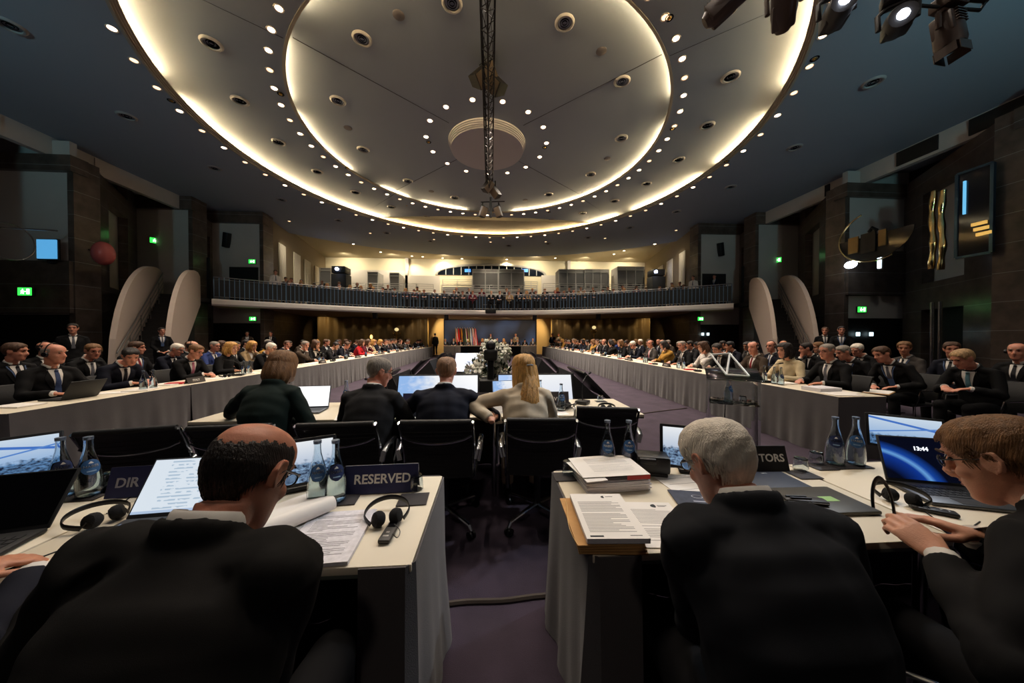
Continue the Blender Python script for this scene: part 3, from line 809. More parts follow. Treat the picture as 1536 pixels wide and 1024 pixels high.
for i, px in enumerate((1399, 1413)):
    p = atx(px, 345, 14.3)
    mb = MB().tube([(p.x+.02*sin(z*2.6), p.y+.035*sin(z*3.1), p.z+z) for z in [-1.25+2.5*k/26 for k in range(27)]], [.075+.012*sin(k*.9+i) for k in range(27)], 12)
    tag(obj('chrome_tube', mb, mat('gold_chrome', (216,190,132), .16, 1.)), 'wavy golden chrome tube on the right wall, %s the glazed opening' % ('farther from' if i == 0 else 'nearer'), 'sculpture', 'wavy wall tubes')
for i, px in enumerate((1398, 1410)):
    p = atx(px, 490, 14.4)
    tag(obj('chrome_post', MB().cyl((p.x, p.y, 0), (p.x, p.y, 2.6), .05, seg=10), M_CHROME), 'slim chrome post below the wavy tubes, %s' % ('farther one' if i == 0 else 'nearer one'), 'post')
a, b = atx(1437, 262, 14.35), atx(1488, 378, 14.35)
t = thing('glazed_opening', 'dark glazed opening with blue glints high on the right wall', 'window', ((a+b)/2), 0)
w, h = abs(a.y-b.y), abs(a.z-b.z)
obj('pane', MB().box((0,0,0), (.04,w,h)), M_GLASSN, t, smooth=False)
mb = MB()
for s in (-1, 1): mb.box((-.01, s*w/2, 0), (.08,.07,h)); mb.box((-.01,0,s*h/2), (.08,w,.07))
obj('frame', mb, mat('blue_steel', (60,84,104), .3, .8), t, smooth=False)
mb = MB()  # gold and blue reflections in the pane, put in as glowing bars
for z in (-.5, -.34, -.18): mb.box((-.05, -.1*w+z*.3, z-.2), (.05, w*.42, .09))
obj('pane_gold_reflection', mb, mat('warm_glint', (230,180,90), .4, emit=.4, ecol=(240,190,100)), t, smooth=False)
obj('pane_blue_reflection', MB().box((-.05, w*.25, .5), (.04,.05,1.0)), mat('blue_glint', (90,170,220), .4, emit=.5, ecol=(110,190,235)), t, smooth=False)
for i, (px, py, Y, lab) in enumerate(((1054,501,18.5,'left of the pair under the right gallery end'),(1062,501,18.5,'right of the pair under the right gallery end'),(1287,501,12.12,'left of two below the right exit sign'),(1307,501,12.12,'right of two below the right exit sign'))):
    p = aty(px, py, Y-.02)
    tag(obj('door_light', MB().box((0,0,0), (.14,.05,.16), .01), mat('door_glow', (190,225,235), .4, emit=1.6, ecol=(200,232,240)), loc=p), 'small square lit door pane, '+lab, 'lamp')
# ================================================================== TRUSS, LOUDSPEAKERS, STAGE LIGHTS
M_TRUSS = mat('truss_black', (34,30,28), .45, .5)
t = thing('lighting_truss', 'long black lattice truss hanging along the middle of the ceiling', 'truss')
ZT = 7.35; XT = -.05; HW = .13
Y0, Y1 = 2.2, 12.9
mb = MB()
for dx, dz in ((-HW, .14), (HW, .14), (0, -.12)): mb.tube([(XT+dx, Y0, ZT+dz), (XT+dx, Y1, ZT+dz)], .02, 8)
obj('chord', mb, M_TRUSS, t)
mb = MB(); n = 26
for i in range(n):
    ya, yb = Y0+(Y1-Y0)*i/n, Y0+(Y1-Y0)*(i+1)/n; ym = (ya+yb)/2
    for dx in (-HW, HW):
        mb.tube([(XT+dx, ya, ZT+.14), (XT, ym, ZT-.12), (XT+dx, yb, ZT+.14)], .009, 5)
    mb.tube([(XT-HW, ya, ZT+.14), (XT+HW, ym, ZT+.14), (XT-HW, yb, ZT+.14)], .009, 5)
obj('lattice', mb, M_TRUSS, t)
mb = MB()
for y in (3.2, 7.4, 11.8):
    for dx in (-HW, HW): mb.tube([(XT+dx, y, ZT+.14), (XT+dx*.4, y, ZD)], .006, 5)
obj('suspension_wire', mb, M_TRUSS, t)
mb = MB().tube([(XT-.1, Y0, ZT+.16), (XT-.12, 6, ZT+.17), (XT-.08, 9, ZT+.16), (XT-.1, Y1, ZT+.15)], .022, 6)
obj('power_cable', mb, M_BLACK, t)
M_SPKF = mat('speaker_tan', (104,88,70), .7); M_SPK = mat('speaker_dark', (36,31,27), .6)
def truss_speaker(px, py, Y, yaw, tilt, sc, lab, roll=0):
    p = aty(px, py, Y)
    t = thing('truss_loudspeaker', lab, 'speaker', p, yaw)
    M = RX(tilt)@RY(roll)
    mb = MB(); w, h, d = .34*sc, .56*sc, .34*sc
    poly = [(-w/2,-d/2),(w/2,-d/2),(w*.34,d/2),(-w*.34,d/2)]
    mb.prism(poly, -h/2, h/2, M=M)
    obj('cabinet', mb, M_SPK, t, smooth=False)
    obj('grille', MB().box((0,-d/2-.008,0), (w*.94,.016,h*.94), .006, M=M), M_SPKF, t)
    obj('yoke', MB().tube([(-w/2-.02,0,0),(-w/2-.03,0,h*.62),(w/2+.03,0,h*.62),(w/2+.02,0,0)], .014, 6, M=M), M_BLACK, t)
    obj('clamp', MB().cyl((0,0,h*.5),(0,0,h*.95),.03,seg=8), M_BLACK, t)
truss_speaker(724, 112, 8.75, .75, .55, 1.15, 'tan fronted loudspeaker on the truss, left of the nearer pair', .6)
truss_speaker(741, 124, 8.95, -.8, .5, 1.15, 'tan fronted loudspeaker on the truss, right of the nearer pair', -.6)
truss_speaker(731, 279, 12.4, .7, .4, .82, 'tan fronted loudspeaker on the truss, left of the farther pair', .5)
truss_speaker(743, 288, 12.6, -.7, .4, .82, 'tan fronted loudspeaker on the truss, right of the farther pair', -.5)
t = thing('truss_crossbar', 'short black bar across the far end of the ceiling truss', 'bar')
p, q = aty(721, 303, 12.9), aty(757, 302, 12.9)
obj('pipe', MB().tube([p, q], .022, 8), M_TRUSS, t)
obj('drop_arm', MB().tube([aty(736, 296, 12.9), aty(736, 326, 12.9)], .05, 8), M_BLACK, t)
for i, (px, rz) in enumerate(((724, .5), (748, -.5))):
    truss_speaker(px, 318, 12.95, rz, .25, .72, 'small tan loudspeaker under the truss crossbar, %s' % ('left one' if i == 0 else 'right one'), .25 if i == 0 else -.25)
# ---- stage light bar at upper right, with five moving heads
M_HEAD = mat('stage_light_body', (30,27,26), .5); M_HEADB = mat('stage_light_brown', (62,46,38), .5)
M_LENS = mat('stage_lens', (235,240,255), .2, emit=22., ecol=(225,235,255)); M_LENSD = mat('stage_lens_off', (40,40,46), .1)
YB = 3.95
pa, pb = aty(1010, -12, YB), aty(1480, 4, YB)
zb = max(pa.z, pb.z)+.02
t = thing('lighting_bar', 'black pipe with clamps carrying the stage lights near the upper right corner', 'bar')
obj('pipe', MB().tube([(pa.x-.6, YB, zb), (pb.x, YB, zb)], .026, 10), M_TRUSS, t)
mb = MB(); e = pb.x
mb.tube([(e-1.3, YB, zb), (e-1.25, YB, zb-.13), (e-.1, YB, zb-.13), (e, YB, zb+.02)], .02, 8); obj('cable_loop', mb, M_BLACK, t)
mb = MB()
for x in (pa.x-.3, e-.4): mb.tube([(x, YB, zb), (x, YB, 8.4)], .012, 6)
obj('suspension_wire', mb, M_TRUSS, t)
def moving_head(px, py, lit, yaw, tilt, lab, body, sc=1.):
    p = aty(px, py, YB)
    t = thing('stage_light', lab, 'stage light', p, yaw)
    M = RX(tilt)
    obj('yoke', MB().tube([(-.17*sc,0,0),(-.18*sc,0,.2*sc),(-.1*sc,0,.27*sc),(.1*sc,0,.27*sc),(.18*sc,0,.2*sc),(.17*sc,0,0)], [.03*sc]*6, 8), body, t)
    mb = MB().tube([(0,-.26*sc,0),(0,-.2*sc,0),(0,.05*sc,0),(0,.2*sc,0),(0,.26*sc,0)], [.13*sc,.145*sc,.14*sc,.115*sc,.07*sc], 16, M=M)
    for i in range(5): mb.box((0,.02+.04*i*sc,.12*sc), (.16*sc,.012,.05*sc), M=M)
    mb.box((0,.06*sc,0), (.25*sc,.30*sc,.22*sc), .03, M=M)
    if not lit:
        for q in (-1, 1): mb.box((q*.12*sc,-.33*sc,0), (.008,.13*sc,.2*sc), M=M@RZ(0)); mb.box((0,-.33*sc,q*.12*sc), (.2*sc,.13*sc,.008), M=M)
    obj('head', mb, body, t)
    obj('lens', MB().ball((0,-.262*sc,0), (.058*sc,.028*sc,.058*sc), 16, 8, M=M), M_LENS if lit else M_LENSD, t)
    obj('base', MB().box((0,0,.36*sc), (.3*sc,.24*sc,.16*sc), .02), body, t)
    obj('clamp', MB().cyl((0,0,.4*sc), (0,0,max(.5*sc, zb-p.z)), .03, seg=8), M_BLACK, t)
    return p
moving_head(1088, 6, 0, .9, -.5, 'brownish unlit stage light at the inner end of the lighting bar', M_HEADB)
moving_head(1176, 12, 0, -.7, -.6, 'brownish unlit stage light second along the bar, before the bright cove', M_HEADB)
s1 = moving_head(1254, 22, 1, -.55, .15, 'lit stage light with a bluish white lens, nearer the bright cove', M_HEAD)
s2 = moving_head(1346, 36, 1, -.75, .25, 'lit stage light with a bluish white lens, nearer the corner', M_HEAD)
moving_head(1422, 46, 0, .1, 1.45, 'unlit stage light pointing straight down at the outer end of the bar', M_HEADB)
spot(s1+V((-.2,-.35,-.1)), 260, 30, .6, (.82,.9,1.), tgt=(-1.0, 2.6, 1.0), name='stage_beam')
spot(s2+V((-.2,-.35,-.1)), 260, 30, .6, (.82,.9,1.), tgt=(1.2, 2.4, .8), name='stage_beam')
# ================================================================== PEOPLE
def skin_mat(name, rgb): return mat(name, rgb, .48, var=.10, vscale=26, bump=.12, bscale=240, sss=.12)
SK = [skin_mat('skin_fair', (206,150,122)), skin_mat('skin_tan', (184,124,94)), skin_mat('skin_ruddy', (202,136,110)), skin_mat('skin_brown', (120,76,56))]
def hair_mat(name, rgb): return mat(name, rgb, .5, var=.38, vscale=9, bump=.7, bscale=30, stretch=(9,9,1.2))
HM = dict(grey=hair_mat('hair_grey', (140,130,118)), white=mat('hair_white', (226,214,196), .55, var=.14, vscale=9, bump=.5, bscale=30, stretch=(9,9,1.2)), dark=hair_mat('hair_dark', (34,26,22)), brown=hair_mat('hair_brown', (78,52,34)),
          blond=hair_mat('hair_blond', (196,146,78)), fair=hair_mat('hair_fair', (176,140,96)), black=hair_mat('hair_black', (16,13,13)), sandy=hair_mat('hair_sandy', (118,82,48)))
def cloth(name, rgb, r=.85): return mat('cloth_'+name, rgb, r, bump=.10, bscale=900, var=.10, vscale=14, spec=.25)
CL = dict(black=cloth('black', (14,13,14)), navy=cloth('navy', (17,19,31)), charcoal=cloth('charcoal', (28,27,28)), grey=cloth('grey', (66,61,58)), brown=cloth('brown', (62,50,40)),
          green=cloth('green', (17,30,26)), beige=cloth('beige', (192,176,152)), cream=cloth('cream', (204,186,150)), red=cloth('red', (176,26,34)), wine=cloth('wine', (92,30,40)),
          white=cloth('white', (214,206,198)), blue=cloth('blue', (48,62,110)), tan=cloth('tan', (150,126,92)), mustard=cloth('mustard', (164,122,52)), darkgrey=cloth('darkgrey', (54,51,50)))
M_SHIRT = cloth('shirt_white', (222,216,208)); M_SHIRTB = cloth('shirt_blue', (150,164,190))
TIE = dict(blue=cloth('tie_blue', (52,66,100), .5), red=cloth('tie_red', (120,28,36), .5), grey=cloth('tie_grey', (92,92,98), .5), dark=cloth('tie_dark', (26,26,32), .5), teal=cloth('tie_teal', (96,136,146), .5), pink=cloth('tie_pink', (186,110,130), .5))
M_EYE = mat('eye', (34,26,22), .2); M_LIP = mat('lip', (150,84,76), .5); M_BROW = mat('brow', (60,44,34), .8)
M_TROUSER = cloth('trouser', (9,8,10)); M_SHOE = mat('shoe_black', (14,13,13), .3)
M_FRAME = mat('spectacle_frame', (24,20,18), .3); M_LENSG = mat('spectacle_glass', (240,244,246), .05, trans=1., ior=1.1)

# head profile: z, half width, front y, back y (head centre between the ears)
HP = [(-.125,.012,.062,.040),(-.116,.030,.080,.026),(-.100,.042,.089,.004),(-.078,.052,.089,-.028),(-.055,.060,.0885,-.058),(-.03,.066,.087,-.080),(-.008,.0705,.083,-.092),
      (.012,.073,.0805,-.098),(.030,.0745,.090,-.101),(.052,.0755,.0905,-.102),(.072,.073,.084,-.097),(.090,.065,.069,-.085),(.104,.050,.047,-.066),(.113,.030,.020,-.042),(.117,.010,-.004,-.018)]
def hp(z):
    if z <= HP[0][0]: return HP[0][1:]
    for a, b in zip(HP, HP[1:]):
        if z <= b[0]:
            t = (z-a[0])/(b[0]-a[0]); return tuple(a[i]+(b[i]-a[i])*t for i in (1,2,3))
    return HP[-1][1:]
def head_pt(th, z, off=0.):
    """th: 0 = front (+y), pi/2 = +x side"""
    w, f, b = hp(z); cy = (f+b)/2; ry = (f-b)/2
    c, s_ = cos(th), sin(th)
    e = .86
    x = w*math.copysign(abs(s_)**e, s_); y = cy+ry*math.copysign(abs(c)**e, c)
    k = 1+off/max(.03, math.hypot(x, y-cy)); 
    return V((x*k, cy+(y-cy)*k, z+(off*max(0,(z-.07)/.047) if off else 0)))
def head_mb(M, hs=1.):
    mb = MB(); S = M@Matrix.Scale(hs, 4); seg = 28
    zs = [h[0] for h in HP]; z2 = []
    for a, b in zip(zs, zs[1:]): z2 += [a, (a+b)/2]
    z2.append(zs[-1])
    vs = []
    for z in z2:
        for k in range(seg): vs.append(head_pt(2*PI*k/seg, z))
    fs = [(j*seg+k, j*seg+(k+1) % seg, (j+1)*seg+(k+1) % seg, (j+1)*seg+k) for j in range(len(z2)-1) for k in range(seg)]
    fs += [tuple(range(seg-1,-1,-1)), tuple((len(z2)-1)*seg+k for k in range(seg))]
    fs = [tuple(reversed(f)) for f in fs]
    mb._add(vs, fs, S)
    mb.tube([(0,.080,.028),(0,.096,.0),(0,.110,-.026),(0,.106,-.034),(0,.088,-.040)], [.009,.011,.0145,.0135,.008], 10, M=S)     # nose
    for s in (-1, 1):
        mb.ball((s*.013,.096,-.031), (.009,.011,.008), 8, 6, M=S)
        mb.tube([(s*.010,.088,.031),(s*.03,.088,.037),(s*.052,.070,.030)], [.007,.009,.006], 8, M=S)    # brow ridge
        mb.ball((s*.043,.058,-.028), (.020,.024,.022), 10, 8, M=S)                                          # cheek
        # ear: rim and bowl
        mb.ball((s*.0765,-.012,.0), (.010,.022,.033), 10, 8, M=S@TR(0,0,0)@RX(-.15))
        mb.tube([(s*.082,.004,.006),(s*.087,-.006,.030),(s*.090,-.026,.028),(s*.089,-.034,.004),(s*.083,-.020,-.022),(s*.078,-.006,-.030)], .0052, 6, M=S)
    mb.tube([(-.024,.083,-.058),(0,.0925,-.0545),(.024,.083,-.058)], [.004,.0068,.004], 8, M=S)
    mb.tube([(-.020,.083,-.067),(0,.0925,-.068),(.020,.083,-.067)], [.004,.0072,.004], 8, M=S)
    mb.ball((0,.078,-.101), (.022,.016,.015), 10, 8, M=S)
    return mb
def hair_mb(style, M, hs=1., seed=1, strands=0):
    """closed shell over the masked part of the scalp"""
    rnd = random.Random(seed); S = M@Matrix.Scale(hs, 4)
    nt, nz = (48, 30) if strands < 500 else (120, 80); z0, z1 = (-.11, .117) if style not in ('bob', 'long') else (-.125, .117)
    def line(th):                      # hairline height at angle th (0 front)
        a = abs((th+PI) % (2*PI)-PI)/PI            # 0 front .. 1 back
        if style == 'fringe':                      # bald on top
            return None
        if a < .28: return .078-.02*a/.28
        if a < .36: return .058-(a-.28)/.08*.055
        if a < .47: return .003-(a-.36)/.11*.006 if a < .44 else .03
        return .01-(a-.47)/.53*.105
    outer = {}
    mb = MB(); used = {}
    def thick(th, z):
        if style == 'bald': return .002
        t = {'short':.011,'fringe':.007,'white':.014,'bob':.024,'long':.020,'full':.016,'thick':.015}.get(style, .011)
        if style == 'fringe':
            return .0015+t*.8*max(0, min(1, (.064-z)/.05))
        return t*(1+.07*sin(7*th+3*z*40+seed)+.04*sin(13*th+seed*2))
    def inside(th, z):
        a = abs((th+PI) % (2*PI)-PI)/PI
        if style == 'fringe':
            top = .064+.004*sin(3*th+seed)-(0 if a < .7 else .05*(a-.7))+.003*sin(23*th)
            return a > .40 and z < top and z > (.012-(a-.47)/.53*.10 if a > .47 else -.01)
        if style in ('bob', 'long'):
            if a < .22: return z > .074
            if a < .32: return z > .05-(a-.22)*1.2
            return True
        return z > line(th)
    cells = []
    for j in range(nz):
        for i in range(nt):
            th = 2*PI*(i+.5)/nt; z = z0+(z1-z0)*(j+.5)/nz
            if inside(th, z): cells.append((i, j))
    cs = set(cells)
    def vid(i, j, o):
        k = (i % nt, j, o)
        if k not in used:
            th = 2*PI*i/nt; z = z0+(z1-z0)*j/nz
            edge = any(((i+di) % nt, j+dj) not in cs and 0 <= j+dj < nz for di in (-1, 0) for dj in (-1, 0))
            t = thick(th, z)*(.3 if edge else 1)
            if style in ('short', 'full', 'thick', 'white') and line(th) is not None: t *= max(.22, min(1, .22+(z-line(th))/.034))
            p = head_pt(th, min(z, .1165), t if o else -.006)
            used[k] = len(mb.v); mb.v.append(tuple(S@p))
        return used[k]
    for (i, j) in cells:
        mb.f.append((vid(i+1,j,1), vid(i,j,1), vid(i,j+1,1), vid(i+1,j+1,1))); mb.f.append((vid(i,j,0), vid(i+1,j,0), vid(i+1,j+1,0), vid(i,j+1,0)))
        for di, dj, e in ((-1,0,((i,j),(i,j+1))), (1,0,((i+1,j+1),(i+1,j))), (0,-1,((i+1,j),(i,j))), (0,1,((i,j+1),(i+1,j+1)))):
            if ((i+di) % nt, j+dj) not in cs:
                (a, b), (c, d) = e
                mb.f.append((vid(a,b,0), vid(c,d,0), vid(c,d,1), vid(a,b,1)))
    # cap the crown
    if (0, nz-1) in cs:
        mb.f.append(tuple(vid(i, nz, 1) for i in range(nt-1, -1, -1)))
    mb.mi = [0]*len(mb.f)
    if strands:
        for _ in range(strands):
            i, j = rnd.choice(cells); th = 2*PI*(i+rnd.random())/nt; z = z0+(z1-z0)*(j+rnd.random())/nz
            if style == 'fringe' and z > .036: continue
            L = rnd.uniform(.018, .040)*(1 if style != 'fringe' else .6); t = thick(th, z)*.8
            a = abs((th+PI) % (2*PI)-PI)/PI
            pts = []
            sgn = 1 if th < PI else -1
            for q in range(4):
                u = q/3
                if a < .36: zz = z+L*.45*u; th2 = th+sgn*(L/.04)*.55*u*(.4+a)
                elif z > .06: zz = z-L*.35*u; th2 = th+sgn*(L/.04)*.45*u*(1-a)
                else: zz = z-L*.75*u; th2 = th+sgn*(L/.04)*.22*u*(1-a)
                pts.append(head_pt(th2, max(-.12, min(zz, .1165)), t+.0015*sin(PI*u)+rnd.uniform(-.0008,.001)-.001*u))
            mb.tube(pts, [.0011,.0012,.001,.0004], 3, M=S, caps=False)
    return mb
def eyes_mb(M, hs=1.):
    S = M@Matrix.Scale(hs, 4); mb = MB()
    for s in (-1, 1): mb.ball((s*.031,.0765,.012), (.0125,.009,.0065), 10, 8, M=S)
    return mb
def brow_mb(M, hs=1.):
    S = M@Matrix.Scale(hs, 4); mb = MB()
    for s in (-1, 1): mb.tube([(s*.015,.099,.034),(s*.034,.097,.042),(s*.054,.078,.034)], [.004,.0045,.0025], 6, M=S)
    return mb
def lip_mb(M, hs=1.):
    S = M@Matrix.Scale(hs, 4)
    mb = MB().tube([(-.022,.0845,-.0585),(0,.0965,-.0555),(.022,.0845,-.0585)], [.002,.0046,.002], 6, M=S)
    mb.tube([(-.019,.0845,-.066),(0,.0965,-.0665),(.019,.0845,-.066)], [.002,.0048,.002], 6, M=S)
    return mb
def glasses_mb(M, hs=1., r=.0022, lens=None):
    S = M@Matrix.Scale(hs, 4); mb = MB()
    for s in (-1, 1):
        pts = []
        for k in range(16):
            a = 2*PI*k/16; pts.append((s*(.034+.024*cos(a)), .108-.014*abs(.034+.024*cos(a))/.06, .008+.017*math.copysign(abs(sin(a))**.8, sin(a))))
        mb.tube(pts, r, 6, closed=True, M=S)
        mb.tube([(s*.058,.096,.014),(s*.078,.070,.014),(s*.0845,.0,.012),(s*.083,-.022,-.006)], r, 6, M=S)
    mb.tube([(-.011,.107,.012),(0,.110,.014),(.011,.107,.012)], r, 6, M=S)
    return mb
def add_lenses(ms):
    for s, nm in ((-1, 'spectacle_lens'), (1, 'spectacle_lens#')): ms[nm] = lens_mb(ms['_k'].HM, s).mesh('spectacle_lens', M_LENSG)
def lens_mb(S, s):
    mb = MB(); mb.ball((s*.034,.1045,.008), (.023,.0012,.016), 14, 6, M=S@TR(s*.034,.1045,.008)@RZ(-s*.23)@TR(-s*.034,-.1045,-.008))
    return mb
def hand_mb(M, side, curl=.5, spread=.05, pinch=0., r=1., fingers=None):
    """wrist at the origin, fingers along +y, back of the hand +z; side=+1 thumb towards -x (a right hand, palm down)"""
    mb = MB(); s = side
    mb.tube([(0,-.03,0),(0,0,0),(0,.03,-.001),(0,.065,-.001),(0,.088,0)], [(.026,.020),(.029,.019),(.037,.0155),(.042,.0145),(.039,.0115)], 14, M=M, up=(0,0,1))
    base = [(-.030,.088,.074,.044),(-.010,.093,.082,.049),(.011,.090,.077,.046),(.030,.082,.060,.036)]
    for i, (x, y, L, _) in enumerate(base):
        c = curl if fingers is None else fingers[i]
        a = 0; p = V((s*x, y-.012, 0)); pts = [p]; d = V((s*(x*1.4)*spread*14, 1, 0)).normalized()
        for q, (f_, l) in enumerate(((.45,.46),(.85,.30),(.7,.24))):
            a += c*f_
            dd = V((d.x*cos(a), d.y*cos(a), -sin(a)))
            p = p+dd*(L*l+(.012 if q == 0 else 0)); pts.append(p)
        rr_ = [.0098*r,.0092*r,.0084*r,.0066*r]
        mb.tube(pts, rr_, 8, M=M); mb.ball(pts[-1], .0066*r, 8, 6, M=M); mb.ball(pts[1], .0094*r, 8, 6, M=M); mb.ball(pts[2], .0086*r, 8, 6, M=M)
    t0 = V((-s*.022,.018,-.004)); t1 = V((-s*(.052-.006*pinch),.048,-.012-.012*pinch)); t2 = V((-s*(.060-.024*pinch),.080,-.016-.022*pinch)); t3 = V((-s*(.058-.034*pinch),.104,-.018-.026*pinch))
    mb.tube([t0,t1,t2,t3], [.015*r,.0125*r,.0108*r,.0078*r], 8, M=M); mb.ball(t3, .0078*r, 8, 6, M=M)
    return mb
def nails_mb(*a, **k): return None

def frame_M(o, y, z):
    y = V(y).normalized(); z = V(z); x = y.cross(z).normalized(); z = x.cross(y)
    return Matrix(((x.x,y.x,z.x,o[0]),(x.y,y.y,z.y,o[1]),(x.z,y.z,z.z,o[2]),(0,0,0,1)))
def ik(S, W, la, lb, hint):
    S, W = V(S), V(W); d = W-S; L = min(d.length, (la+lb)*.995); d.normalize(); W = S+d*L
    x = (la*la-lb*lb+L*L)/(2*L); h = math.sqrt(max(0, la*la-x*x))
    hv = V(hint); hv = (hv-d*hv.dot(d)).normalized()
    return S+d*x+hv*h, W

class P: pass
def skeleton(sp):
    k = P(); le, hu = sp.get('lean', .1), sp.get('hunch', .15); sit = sp.get('sit', True); tw = sp.get('twist', 0)
    hz = sp.get('hipz', .55 if sit else .96); k.sit = sit
    k.hip = V((0, 0, hz))
    side = sp.get('side', 0)
    d1 = V((sin(side), sin(le), cos(le))).normalized(); d2 = V((sin(side), sin(le+hu), cos(le+hu))).normalized()
    k.d1, k.d2 = d1, d2
    k.waist = k.hip+d1*.16; k.chest = k.hip+d1*.30; k.neck = k.chest+d2*.225
    k.R = RZ(tw).to_3x3()
    X = k.R@V((1,0,0)); k.X = X; k.F1 = X.cross(d1)*-1; k.F2 = X.cross(d2)*-1
    k.F1 = d1.cross(X); k.F2 = d2.cross(X)
    b = sp.get('build', 1.)
    k.b = b
    k.sh = {s: k.neck-d2*(.055-sp.get('shup', 0))+X*(s*.178*b)-k.F2*.0 for s in (-1, 1)}
    hy, hp_, hr = sp.get('head', (0, .1, 0))
    nd = V((sin(side), sin(le+hu+hp_*.5), cos(le+hu+hp_*.5))).normalized()
    k.nbase = k.neck+d2*.02+k.F2*.0
    k.headc = k.nbase+nd*sp.get('necklen', .165)+k.F2*.03; k.cu = sp.get('colup', 0)
    k.HM = TR(*k.headc)@RZ(hy+tw)@RX(-hp_)@RY(hr)
    k.arm = {}
    for s in (-1, 1):
        key = 'r' if s > 0 else 'l'
        W = sp.get('hand_'+key, (s*.16, .42, .79)); hint = sp.get('elbow_'+key, (s*.8, -.3, -1))
        E, W2 = ik(k.sh[s], W, .29*sp.get('armk', 1), .255*sp.get('armk', 1), hint); k.arm[s] = (E, W2)
    k.leg = {}
    for s in (-1, 1):
        if sit:
            kn = V((s*.13, .43, hz+.0)); an = V((s*.13, .40, .09))
        else:
            kn = V((s*.10, .03, .51)); an = V((s*.11, -.01, .09))
        k.leg[s] = (k.hip+V((s*.10,0,-.03)), kn, an)
    return k
def build_meshes(sp):
    """returns dict of part name -> mesh for one figure, built once and shared"""
    k = skeleton(sp); vx = sp.get('vx', .011); b = k.b; out = {}; hs = sp.get('hs', 1.)
    female = sp.get('female', False)
    # ---- body: head, neck, trunk, arms, hands, legs in one skin
    mb = head_mb(k.HM, hs)
    nt = k.HM@V((0,-.028,-.062)); nt2 = k.HM@V((0,-.022,-.10))
    nr = .053 if not female else .045
    mb.tube([k.nbase-k.d2*.08, k.nbase, k.nbase.lerp(nt2,.5), nt2, nt], [nr*1.35, nr*1.14, nr, nr, nr*1.02], 14)
    mb.tube([k.hip-V((0,0,.09)), k.hip, k.waist, k.chest, k.neck-k.d2*.08, k.neck-k.d2*.01], [(.15*b,.11),(.165*b,.12),(.145*b,.105),(.165*b,.11),(.15*b,.09),(.06,.05)], 16, up=k.F1)
    hf = sp.get('hand', {})
    for s in (-1, 1):
        E, W = k.arm[s]; S = k.sh[s]
        mb.tube([S-k.X*(s*.05), S, S.lerp(E,.5), E, E.lerp(W,.35), W.lerp(E,.12), W], [.05,.05,.044,.040,.038,.029,.026], 12)
        kk = 'r' if s > 0 else 'l'; h = hf.get(kk, {})
        fd = V(h.get('dir', (W-E))); up = V(h.get('up', (0,0,1)))
        k.hm = frame_M(W, fd, up)
        mb.add(hand_mb(k.hm, s, h.get('curl', .55), h.get('spread', .05), h.get('pinch', 0.), 1., h.get('fingers')))
        H, K, A = k.leg[s]
        mb.tube([H, H.lerp(K,.5), K, K.lerp(A,.3), A], [.075,.068,.052,.05,.035], 12)
        mb.tube([A-V((0,.04,.04)), A+V((0,.04,-.045)), A+V((0,.15,-.06))], [(.035,.03),(.04,.03),(.036,.018)], 10, up=(0,0,1))
    out['person'] = remesh(mb, sp.get('vxb', vx), 3, 'person', .45)
    # ---- jacket
    mb = MB(); w = 1.0*b
    up_ = k.F1
    bust = .012 if female else 0
    hip_b = k.hip-V((0,0,.10)) if k.sit else k.hip-V((0,0,.14))
    mb.tube([hip_b, k.hip, k.waist, k.chest, k.chest.lerp(k.neck,.42), k.chest.lerp(k.neck,.70), k.neck-k.d2*.025, k.neck+k.d2*(.012+k.cu)],
            [(.196*w,.150),(.192*w,.148),(.176*w,.136),(.192*w,.140+bust),(.196*w,.132),(.184*w,.112),(.120*w,.082),(.068,.066)], 24, up=k.F1)
    for s in (-1, 1):
        E, W = k.arm[s]; S = k.sh[s]; cuff = W.lerp(E, sp.get('cuff', .08))
        mb.ball(S+k.X*(-s*.012)-k.d2*.006, (.071,.068,.064), 14, 10)
        mb.tube([k.neck+k.X*(s*.05)-k.d2*.012, S-k.X*(s*.03)+k.d2*.028, S+k.d2*.012], [(.06,.045),(.062,.042),(.055,.045)], 12)
        f1 = S.lerp(E,.35); f2 = S.lerp(E,.75)
        mb.tube([S-k.X*(s*.04)-k.d2*.03, S, f1, f2, E, E.lerp(W,.3), E.lerp(W,.65), cuff], [.074,.068,.062,.058,.0575,.055,.050,.043], 16)
        mb.ball(E, .058, 12, 8)
    # collar roll
    cc = k.neck+k.d2*(.018+k.cu)
    n = 22; pts = []
    for i in range(n+1):
        a = PI*.30+(2*PI-PI*.60)*i/n     # open at the front
        q = cc+k.X*(sin(a)*.075)+k.F2*(cos(a)*.070)+k.d2*(.012-.030*max(0, cos(a)))
        pts.append(q)
    mb.tube(pts, [(.011,.024)]*(n+1), 8, up=k.d2)
    jm = remesh(mb, sp.get('vxj', vx*1.05), 5, 'jacket', .5)
    # cloth wrinkles
    rs = random.Random(sp.get('seed', 1)); ph = [rs.uniform(0, 6) for _ in range(6)]
    for v, nrm in zip(jm.vertices, [V(x.vector) for x in jm.vertex_normals]):
        c = v.co
        d = .0030*sin(22*c.z+26*c.x+9*c.y+ph[0]+3.2*sin(8*c.x+5*c.z+ph[1]))+.0030*sin(38*c.x+23*c.y-25*c.z+ph[2]+3*sin(7*c.z+4*c.x+ph[3]))+.002*sin(70*c.y+40*c.z+ph[4])
        v.co = c+nrm*d*sp.get('wrinkle', .8)
    tree = BVHTree.FromPolygons([v.co.copy() for v in jm.vertices], [tuple(p.vertices) for p in jm.polygons])
    bod = BVHTree.FromPolygons([v.co.copy() for v in out['person'].vertices], [tuple(p.vertices) for p in out['person'].polygons])
    L = (k.neck-k.waist).length
